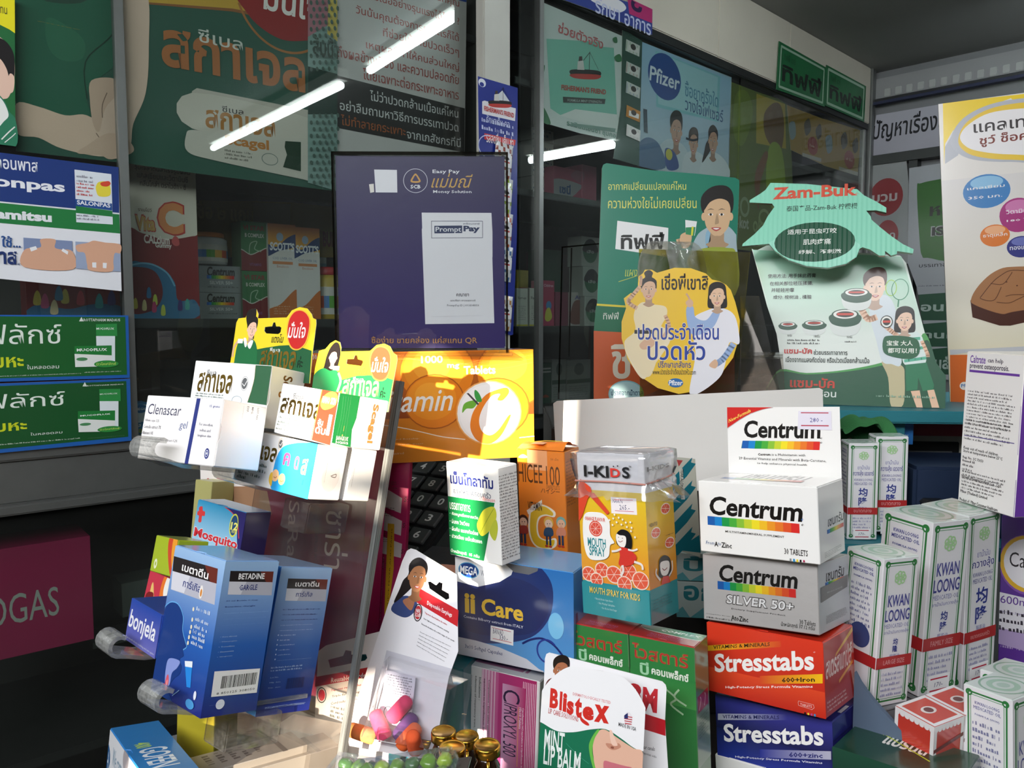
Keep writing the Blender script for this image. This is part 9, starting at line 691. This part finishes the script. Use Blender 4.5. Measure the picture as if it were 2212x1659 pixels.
o=carton('syrup_box','white syrup box at the left on the middle shelf, yellow base','box',(.0137,2.4024,1.39),(44.7,0,0),(48.8,50,113.6),'c0c2b8',{'F':[('r',0,0,48.791,4.5447,'b8b02a'),('t','Syrup',4.8791,79.5323,41.4724,88.6217,'4a4c4a',.02,0,0),('x',7.3187,17.0426,41.4724,62.4897,8,'7a7c78')]},lid=False,eps=0.06)
o=carton('syrup_box','white syrup box beside the pink one, yellow base','box',(.0534,2.4416,1.39),(44.7,0,0),(56.4,50,115.5),'c0c2b8',{'F':[('r',0,0,56.4481,4.6206,'b8b02a'),('t','Syrup',5.6448,80.8602,47.9809,90.1014,'4a4c4a',.02,0,0),('x',8.4672,17.3272,47.9809,63.533,8,'7a7c78')]},lid=False,eps=0.06)
o=carton('syrup_box','pink syrup box with blue and yellow print on the middle shelf','box',(.0948,2.4826,1.39),(44.7,0,0),(54.4,50,141.2),'a83a58',{'F':[('e',16.33,49.4095,40.8251,77.6434,'4a8ac0'),('s',[10.8867,21.1755,27.2167,14.117,43.5468,28.234,32.6601,56.468,16.33,49.4095],'c8c84a'),('t','Children',5.4433,121.406,48.9901,129.876,'e0b0c0',.03,0,0)]},lid=False,eps=0.06)
o=carton('pink_carton','plain dark pink carton right of the pink syrup box','carton',(.1383,2.5538,1.39),(44.7,0,0),(69.8,60,108.3),'7a3048',{},lid=False,eps=0.06)
o=carton('photo_carton','white carton with brown photo print and purple letters, middle shelf','carton',(.189,2.5899,1.39),(44.7,0,0),(69.6,60,108.6),'b8b0ac',{'F':[('s',[8.6,63.5,31.2,83.7,70,74.4,70.7,13.9,1.5,8.9],'7a4a40'),('t','AIE',22,86,63.5,99.5,'5a5a9a',.04,0,0)]},lid=False,eps=0.06)
o=carton('balm_tin_box','white and green emblem box, bottom of the right stack','box',(.2365,2.6088,1.39),(44.7,0,0),(90,60,96),'aab0a8',{'F':[('e',8,12,82,88,'2a6a48'),('s',[8,48,20,78.72,45,89.28,70,78.72,82,48],'20262a'),('t','เสือ',27,43.2,63,53.76,'c8d0c8',.03,0,0)]},group='emblem boxes',lid=False,eps=0.06)
o=carton('balm_tin_box','white and green emblem box, middle of the right stack','box',(.2303,2.6026,1.4865),(44.7,0,0),(90,60,96),'aab0a8',{'F':[('e',8,12,82,88,'2a6a48'),('s',[8,48,20,78.72,45,89.28,70,78.72,82,48],'20262a'),('t','เสือ',27,43.2,63,53.76,'c8d0c8',.03,0,0)]},group='emblem boxes',lid=False,eps=0.06)
o=carton('balm_tin_box','white and green emblem box, top of the right stack','box',(.2242,2.5966,1.583),(44.7,0,0),(90,60,96),'aab0a8',{'F':[('e',8,12,82,88,'2a6a48'),('s',[8,48,20,78.72,45,89.28,70,78.72,82,48],'20262a'),('t','เสือ',27,43.2,63,53.76,'c8d0c8',.03,0,0)]},group='emblem boxes',lid=False,eps=0.06)
jar([.0208,2.55,1.39],.05,.12,'3a3c3a','8a2024','dark jar with red lid behind the syrup boxes',group=None)
o=carton('yellow_carton','yellow and dark carton behind the left syrup box','carton',(.0142,2.5014,1.39),(44.7,0,0),(52.9,60,175),'a89a2a',{},lid=False,eps=0.06)
o=carton('green_carton','dark green carton in the middle shelf shadow','carton',(.0938,2.5519,1.39),(44.7,0,0),(101.7,60,243.5),'123a26',{},lid=False,eps=0.06)
o=carton('maroon_carton','dim maroon cushion shaped carton under the upper shelf','carton',(.0659,2.6228,1.39),(44.7,0,0),(229.3,60,240),'3a1820',{},lid=False,eps=0.06)
o=carton('remedy_box','dark green box with two white lines, bottom shelf','box',(.0851,2.4448,1.15),(44.7,0,0),(53.3,50,125.7),'15432c',{'F':[('r',2.6628,105.622,50.5926,110.652,'b8bab4'),('r',2.6628,95.5632,50.5926,100.593,'b8bab4'),('s',[10.6511,18.8612,26.6277,27.663,42.6043,18.8612],'8a3a20')]},lid=False,eps=0.06)
o=carton('remedy_box','narrow dark green box with orange edge, bottom shelf','box',(.0656,2.4256,1.15),(44.7,0,0),(24.9,50,127.7),'1a3a2c',{'F':[('r',17.3979,0,24.8542,127.705,'8a3a1c')]},lid=False,eps=0.06)
o=carton('remedy_box','white emblem box, left on the bottom shelf','box',(.1249,2.4843,1.15),(44.7,0,0),(65.7,50,134.6),'8a908a',{'F':[('e',19.7116,83.4277,47.3079,123.796,'4a5a52'),('r',0,56.5155,65.7054,69.9716,'2a4a38'),('x',6.5705,6.728,59.1348,51.1331,6,'5a6a60')]},lid=False,eps=0.06)
o=carton('remedy_box','white emblem box, right on the bottom shelf','box',(.175,2.5338,1.15),(44.7,0,0),(117,50,130.7),'8a908a',{'F':[('e',35.0922,81.0062,84.2213,120.203,'4a5a52'),('r',0,54.8752,116.974,67.9407,'2a4a38'),('x',11.6974,6.5328,105.277,49.649,6,'5a6a60')]},lid=False,eps=0.06)
card('handwritten_sign','white sign with black handwritten lettering at the top of the right wall','sign',(1.5777,3.5766,2.1196),(-45.3,0,0),3,[[21,185.5,297.9,182.5,312.9,0,-0,1.9,6.8,69.6]],'a9a9b2',[('t','ปัญหาเรื่องยา',9.1,64.35,330.5,170.5,'16181c',.02,.1,0)],fin='m',eps=0.08)
card('round_red_seal_poster','pale poster with two dark red circles and white letters, right wall','poster',(1.579,3.5782,1.6533),(-45.3,0,0),1.5,[[9.5,439.7,153.5,439.9,180.6,224.7,182.3,0,10.3,9,0,381.2]],'8e9291',[('e',3.4,212,145,374.1,'7c1a20'),('t','บวม',15.1,273.4,121.3,307.3,'b0aaa8',.06,0,0),('e',38.3,63.2,131.9,193.4,'7c1a20'),('t','ปวด',47.9,113.5,118.3,144.7,'b0aaa8',.06,0,0)],eps=0.08)
card('green_rounded_poster','pale poster with dark green rounded square and bold letters, beside the calcium board','poster',(1.6939,3.4564,1.1596),(-45.3,0,0),1.5,[[0,897.7,152.9,901.5,204.8,0,128.8,8.9,48.7,391.8,8.4,496]],'a2a6aa',[('s',[34.8,805.1,50.7,828.3,132.4,836.8,189.1,841.8,201.6,522.8,86.2,514,64.9,524.7,53.8,582.4],'29601e'),('t','หล',88.6,686.5,176.6,727.3,'121a10',.07,0,0),('t','ISM',95.9,601.4,208,644.8,'9aa09a',.09,0,0),('t','ISM',100.5,604.2,205.4,640.2,'101810',.05,0,0),('t','บรรเทาอา',54.8,474.5,174.5,487.3,'22282a',.01,0,0),('x',54.8,391.7,166.4,400.6,1,'4a5054'),('p',[56,359.7,179.2,366,183.7,250.5,75,250.7],'1c4a34'),('t','อนคู่',68.1,276.3,209,331.1,'a4b4ac',.05,0,0),('p',[75.6,234.7,183.9,244.2,187.9,140.9,94.2,138.9],'1c4a34'),('t','านคู่',87.2,164.4,213.8,210,'a4b4ac',.05,0,0),('p',[94.6,126.1,188,137.7,192.4,24.6,113.5,21],'1c4a34'),('t','านสั่ง',106.6,46.3,217.9,104.1,'a4b4ac',.05,0,0)],eps=0.08)
# ---- racks, platforms and things without print
def riser(name,label,fr_p,yaw,w,d,h,mat=None):
    t=thing(name,label,'platform',fr_p,R(yaw)); m=mat or M_('grey_board','8d8f92',.7)
    MB().box(0,0,0,w,d,h,.001).build('block',m,t); MB().box(-.002,-.002,h,w+.002,d+.002,h+.003,.0008).build('top_board',m,t); return t
for a in [('riser', 'grey riser under the left tall oil box', (0.3695, 0.7013, 0.9405), 24.2, 0.0473, 0.0513, 0.1156), ('riser', 'grey riser under the right tall oil box', (0.4292, 0.7363, 0.9405), 25.4, 0.0443, 0.0489, 0.1063), ('riser', 'grey riser under the small oil box', (0.3001, 0.6413, 0.9405), 23.4, 0.0384, 0.0366, 0.1342), ('riser', 'grey riser under the blue and white capsule box', (-0.3248, 0.6195, 0.9405), -52, 0.102, 0.028, 0.0687), ('riser', 'grey riser under the left silver box', (-0.2577, 0.5997, 0.9405), -48, 0.026, 0.088, 0.0824), ('riser', 'grey riser under the right silver box', (-0.234, 0.6147, 0.9405), -48, 0.026, 0.088, 0.0736), ('riser', 'grey riser under the ribbed strip box', (-0.3312, 0.6997, 0.9405), -50, 0.036, 0.101, 0.0369)]: riser(*a)
t=thing('rear_display_ledge','dark stepped ledge behind the mouth spray carrying the signs','ledge'); MB().box(.03,.905,.94,.33,1.26,1.198,.002).build('lower_step',counter_m,t); MB().box(.05,1.0,1.198,.32,1.26,1.268,.002).build('upper_step',counter_m,t)
# teal shelf rack on the right
t=thing('teal_shelf_rack','teal painted shelf rack behind the oil boxes, holding a dark radio','shelf rack',(0.3906, 0.91, 1.1268),R(-6))
MB().box(-.02,0,.0,.75,.34,.016,.002).build('shelf',teal,t); MB().box(-.02,.10,.146,.9,.4,.162,.002).build('shelf',teal,t)
MB().box(.088,.12,.016,.104,.14,.146,.001).build('post',teal,t); MB().box(.72,.3,-.2,.74,.33,.146,.001).build('post',teal,t); MB().box(-.02,.30,-.2,.0,.33,.146,.001).build('post',teal,t)
MB().box(0,.38,-.02,.9,.385,.146,0).build('back_panel',M_('slate_blue_panel','3a4658',.6),t)
t=thing('radio','black and cream radio on the teal shelf, partly covered by the white and purple box','radio',(0.4906, 1.11, 1.1433),R(-6))
MB().box(0,0,0,.26,.10,.12,.008).build('body',M_('cream_plastic','c4c1b4',.5),t); MB().box(.02,-.004,.012,.13,.0,.092,.012).build('speaker_panel',black,t); MB().box(0,-.003,.1,.26,.0,.118,.002).build('red_strip',M_('faded_red','b04a54',.6),t)
for i in range(7): MB().box(.03,-.0055,.022+i*.009,.12,-.004,.025+i*.009,0).build('grille_bar',M_('grille','55585a',.5),t)
t=thing('blue_equipment_case','dark blue case with pale lettering under the black cable','case',(0.4806, 0.94, 1.1433),R(-6)); MB().box(0,0,0,.3,.12,.085,.004).build('body',M_('navy_plastic','1f2f4a',.45),t)
MB().lathe([(.012,0),(.014,.004),(.010,.008)],20).build('knob',black,t).location=(.02,-.004,.04)
P=Print('c'); P.art([('t','Sonic',0,0,34,12,'8a98a8',.01)],99,99,lambda x,y,e:(.06+x,-.0006-e,.045+y)); link('lettering',P.build('lettering'),t)
o=MB().tube([Vector(v) for v in [[0.5026, 1.0, 1.2018], [0.5069, 0.98, 1.2063], [0.511, 0.96, 1.204], [0.5229, 0.95, 1.1947], [0.5345, 0.95, 1.1861], [0.5601, 0.97, 1.1805]]],.0035,8).build('cable',black,None,smooth=True); tag(o,'black cable looping in front of the dark blue case','cable')
# green folded cloth: ridged soft folds
def cloth():
    n,m=46,30; vs=[];fs=[]
    for i in range(n):
        for j in range(m):
            u,v=i/(n-1),j/(m-1); x=u*.075; y=v*.05; 
            f=math.sin(v*9+u*14+math.sin(u*6)*1.2)*.004+math.sin(u*22+v*5)*.002
            z=.034*max(0,math.sin(u*math.pi))**.3*max(0,math.sin(min(1,v+.12)*math.pi))**.4+f
            vs.append((x+f*.4,y,max(0,z)))
    for i in range(n-1):
        for j in range(m-1): k=i*m+j; fs.append((k,k+m,k+m+1,k+1))
    me=bpy.data.meshes.new('cloth'); me.from_pydata(vs,[],fs); me.materials.append(M_('green_towel','2c6b3a',.95,bump=.6,bscale=900,vary=.15,vscale=60))
    for p in me.polygons:p.use_smooth=True
    o=link('folded_cloth',me,None,(0.3949, 0.97, 1.2497),(0,0,R(-10))); tag(o,'crumpled green cloth behind the white header flap','cloth'); 
cloth()
P=Print('c'); boxgeo(P,0,0,0,.052,.04,.042,'1f6ab0'); P.art([('x',3,3,49,14,3,'c8dce8')],52,42,lambda x,y,e:(x,-e,y)); o=link('blue_sachet_box',P.build('blue_sachet_box'),None,(0.4721, 1.04, 1.2414),(0,0,R(-12))); tag(o,'bright blue box with white dotted print beside the green cloth','box')
# curved grey display tray wall in front of oil boxes
def tray():
    P=[[0.2805, 0.632, 1.1147],[0.2839, 0.6289, 1.1072],[0.2872, 0.6258, 1.1021],[0.2904, 0.6227, 1.0977],[0.2935, 0.6196, 1.0937],[0.2966, 0.6165, 1.0901],[0.2997, 0.6135, 1.0867],[0.3027, 0.6104, 1.0835],[0.3057, 0.6073, 1.0805],[0.3086, 0.6042, 1.0776],[0.3115, 0.6011, 1.0749],[0.3143, 0.598, 1.0723]]
    t=thing('curved_display_tray','grey cardboard display tray with a sweeping curved side, right of the vitamin stack','display tray',(P[0][0],P[0][1],.94)); bm=bmesh.new(); rr=[]
    for x,y,z in P:
        rr.append([bm.verts.new(q) for q in ((x-P[0][0],y-P[0][1],0),(x-P[0][0],y-P[0][1],z-.94),(x-P[0][0]+.003,y-P[0][1]+.003,z-.94),(x-P[0][0]+.003,y-P[0][1]+.003,0))])
    for A,B in zip(rr,rr[1:]):
        for i in range(4): bm.faces.new((A[i],A[(i+1)%4],B[(i+1)%4],B[i]))
    bm.faces.new(rr[0]); bm.faces.new(rr[-1]); bmesh.ops.recalc_face_normals(bm,faces=bm.faces[:]); me=bpy.data.meshes.new('side_wall'); bm.to_mesh(me); bm.free(); me.materials.append(M_('slate_board','55657a',.6)); link('side_wall',me,t)
tray()
# acrylic brochure holder around the round sign, and a clear case to its left
t=thing('brochure_holder','clear and yellowed acrylic brochure holder behind the round sign','brochure holder'); 
def sheet(name,P,mat,th=.002,parent=t,ext=None):
    a,b,c,d=[Vector(p) for p in P]; n=(b-a).cross(d-a).normalized()*th; me=bpy.data.meshes.new(name); vs=[a,b,c,d,a+n,b+n,c+n,d+n]
    me.from_pydata(vs,[],[(3,2,1,0),(4,5,6,7),(0,1,5,4),(1,2,6,5),(2,3,7,6),(3,0,4,7)]); me.materials.append(mat); return link(name,me,parent)
yel=glass('yellowed_acrylic','d8d070',.05,1.6,1.49,haze=.05)
for n_,P_,m_ in [('yellow_panel', [[0.176, 1.09, 1.271], [0.3054, 1.09, 1.271], [0.3226, 1.09, 1.4952], [0.1719, 1.09, 1.4996]], 'y'), ('front_pocket', [[0.1563, 1.045, 1.296], [0.3595, 1.045, 1.296], [0.3548, 1.045, 1.3589], [0.2941, 1.045, 1.3559]], 'c'), ('side_panel', [[0.3088, 1.07, 1.2935], [0.3582, 1.05, 1.2955], [0.3304, 1.07, 1.4353], [0.3142, 1.1, 1.4362]], 'c'), ('ledge_fold', [[0.29, 1.03, 1.3535], [0.3499, 1.03, 1.3535], [0.3611, 1.06, 1.3589], [0.2983, 1.06, 1.3589]], 'a')]: sheet(n_,P_,{'y':yel,'c':acryl2,'a':acryl}[m_])
def arch():
    bm=bmesh.new(); rr=[]
    A=[[0.1636, 1.04, 1.4571],[0.1633, 1.04, 1.4683],[0.1645, 1.04, 1.4793],[0.1672, 1.04, 1.489],[0.1712, 1.04, 1.4968],[0.1761, 1.04, 1.502],[0.1816, 1.04, 1.5044],[0.1873, 1.04, 1.5036],[0.1934, 1.04, 1.4998],[0.1988, 1.04, 1.4932],[0.2033, 1.04, 1.4748],[0.2064, 1.04, 1.4548],[0.2081, 1.04, 1.434],[0.2081, 1.04, 1.4133]]
    for (x,y,z) in A: rr.append([bm.verts.new(q) for q in ((x,y,z),(x+[0.0612, 0.06, 0.0047][0],y+[0.0612, 0.06, 0.0047][1],z+[0.0612, 0.06, 0.0047][2]))])
    for a,b in zip(rr,rr[1:]): bm.faces.new((a[0],a[1],b[1],b[0]))
    me=bpy.data.meshes.new('curved_strap'); bm.to_mesh(me); bm.free(); me.materials.append(glass('strap_plastic','f0eee8',.1,.5,1.49,haze=.22)); 
    for p in me.polygons:p.use_smooth=True
    o=link('curved_strap',me,t); s=o.modifiers.new('s','SOLIDIFY'); s.thickness=.0012
arch()
t2=thing('acrylic_case','narrow empty see-through holder standing left of the cold medicine sign','case')
for n_,P_,m_ in [('front_panel', [[0.0734, 1.27, 1.2781], [0.1379, 1.27, 1.2781], [0.1388, 1.27, 1.5247], [0.0782, 1.27, 1.5189]], 'c'), ('edge', [[0.0733, 1.268, 1.2783], [0.0755, 1.268, 1.2783], [0.0803, 1.268, 1.5187], [0.0781, 1.268, 1.5187]], 'a'), ('side_edge', [[0.0922, 1.3, 1.3451], [0.0937, 1.3, 1.3451], [0.0973, 1.3, 1.5202], [0.095, 1.3, 1.5202]], 'a'), ('top_edge', [[0.0781, 1.268, 1.5173], [0.1386, 1.268, 1.523], [0.1386, 1.268, 1.5252], [0.0781, 1.268, 1.5194]], 'a')]: sheet(n_,P_,{'y':yel,'c':acryl,'a':glass('acrylic_edge','8a8478')}[m_],.003,t2)
# vials
for i,p in enumerate(bottles): vial(p,i)
# fluorescent tubes (their reflections streak the cabinet glass)
def tube(a,b,power,label,r=.017):
    a,b=Vector(a),Vector(b); d=b-a; L=d.length; t=thing('fluorescent_lamp',label,'lamp',a); q=d.to_track_quat('X','Z')
    t.rotation_mode='QUATERNION'; t.rotation_quaternion=q
    m=bpy.data.materials.new('tube_glow'); m.use_nodes=True; N=m.node_tree.nodes; N['Principled BSDF'].inputs['Base Color'].default_value=(.9,.9,.9,1); N['Principled BSDF'].inputs['Emission Color'].default_value=(.86,.95,1,1); N['Principled BSDF'].inputs['Emission Strength'].default_value=power
    MB().tube([(0,0,0),(L,0,0)],r,14).build('tube',m,t,smooth=True); MB().box(-.02,-.03,r+.004,L+.02,.03,r+.05,.003).build('fixture',post_m,t)
for a in [([1.3028, 1.0448, 2.42], [2.3207, -0.1831, 2.42], 26, 'bare fluorescent tube under the ceiling over the counter'), ([1.97, 2.1026, 2.2], [1.6371, 2.4684, 2.2], 40, 'short fluorescent tube by the right wall'), ((0.6, 1.85, 2.46), (1.25, 1.2, 2.46), 36, 'added overhead tube out of view, brightening the fascia panels')]: tube(*a)  # last tube is an added light for the fascia panels
"""added sheet out of view: its two cut holes shape where the low sun falls"""
def gobo():  # unseen blocker added to cut the sun into patches
    t=thing('sun_gobo','added unseen sheet behind the viewer with two holes shaping the sun patches','gobo',(-0.6894, -1.0693, 1.5723))
    t.rotation_mode='QUATERNION'; t.rotation_quaternion=Vector((0,1,0)).rotation_difference(Vector((0.318, 0.931, -0.178)))
    P=Print('m'); prism(P,[[-2300, -1500, 4100, -1500, 4100, 1500, -2300, 1500], [-49.7, 2.1, -51.3, 74.4, -27.8, 92.0, -61.2, 139.5, -27.1, 157.4, 12.1, 141.7, 76.1, 161.5, 72.6, 39.8, 53.5, 43.1, 51.0, -41.9, 63.8, -60.8, 15.1, -72.5, 26.0, -48.1, 28.9, 38.1, -24.7, 27.8, 10.6, -3.4], [-135.4, -165.1, -105.0, -185.2, -72.2, -154.7, -4.6, -139.3, 18.9, -186.3, 63.5, -204.8, 54.3, -261.3, -188.3, -264.6, -182.3, -230.1]],0,.006,'6a6660','6a6660'); link('board',P.build('board'),t)
gobo()
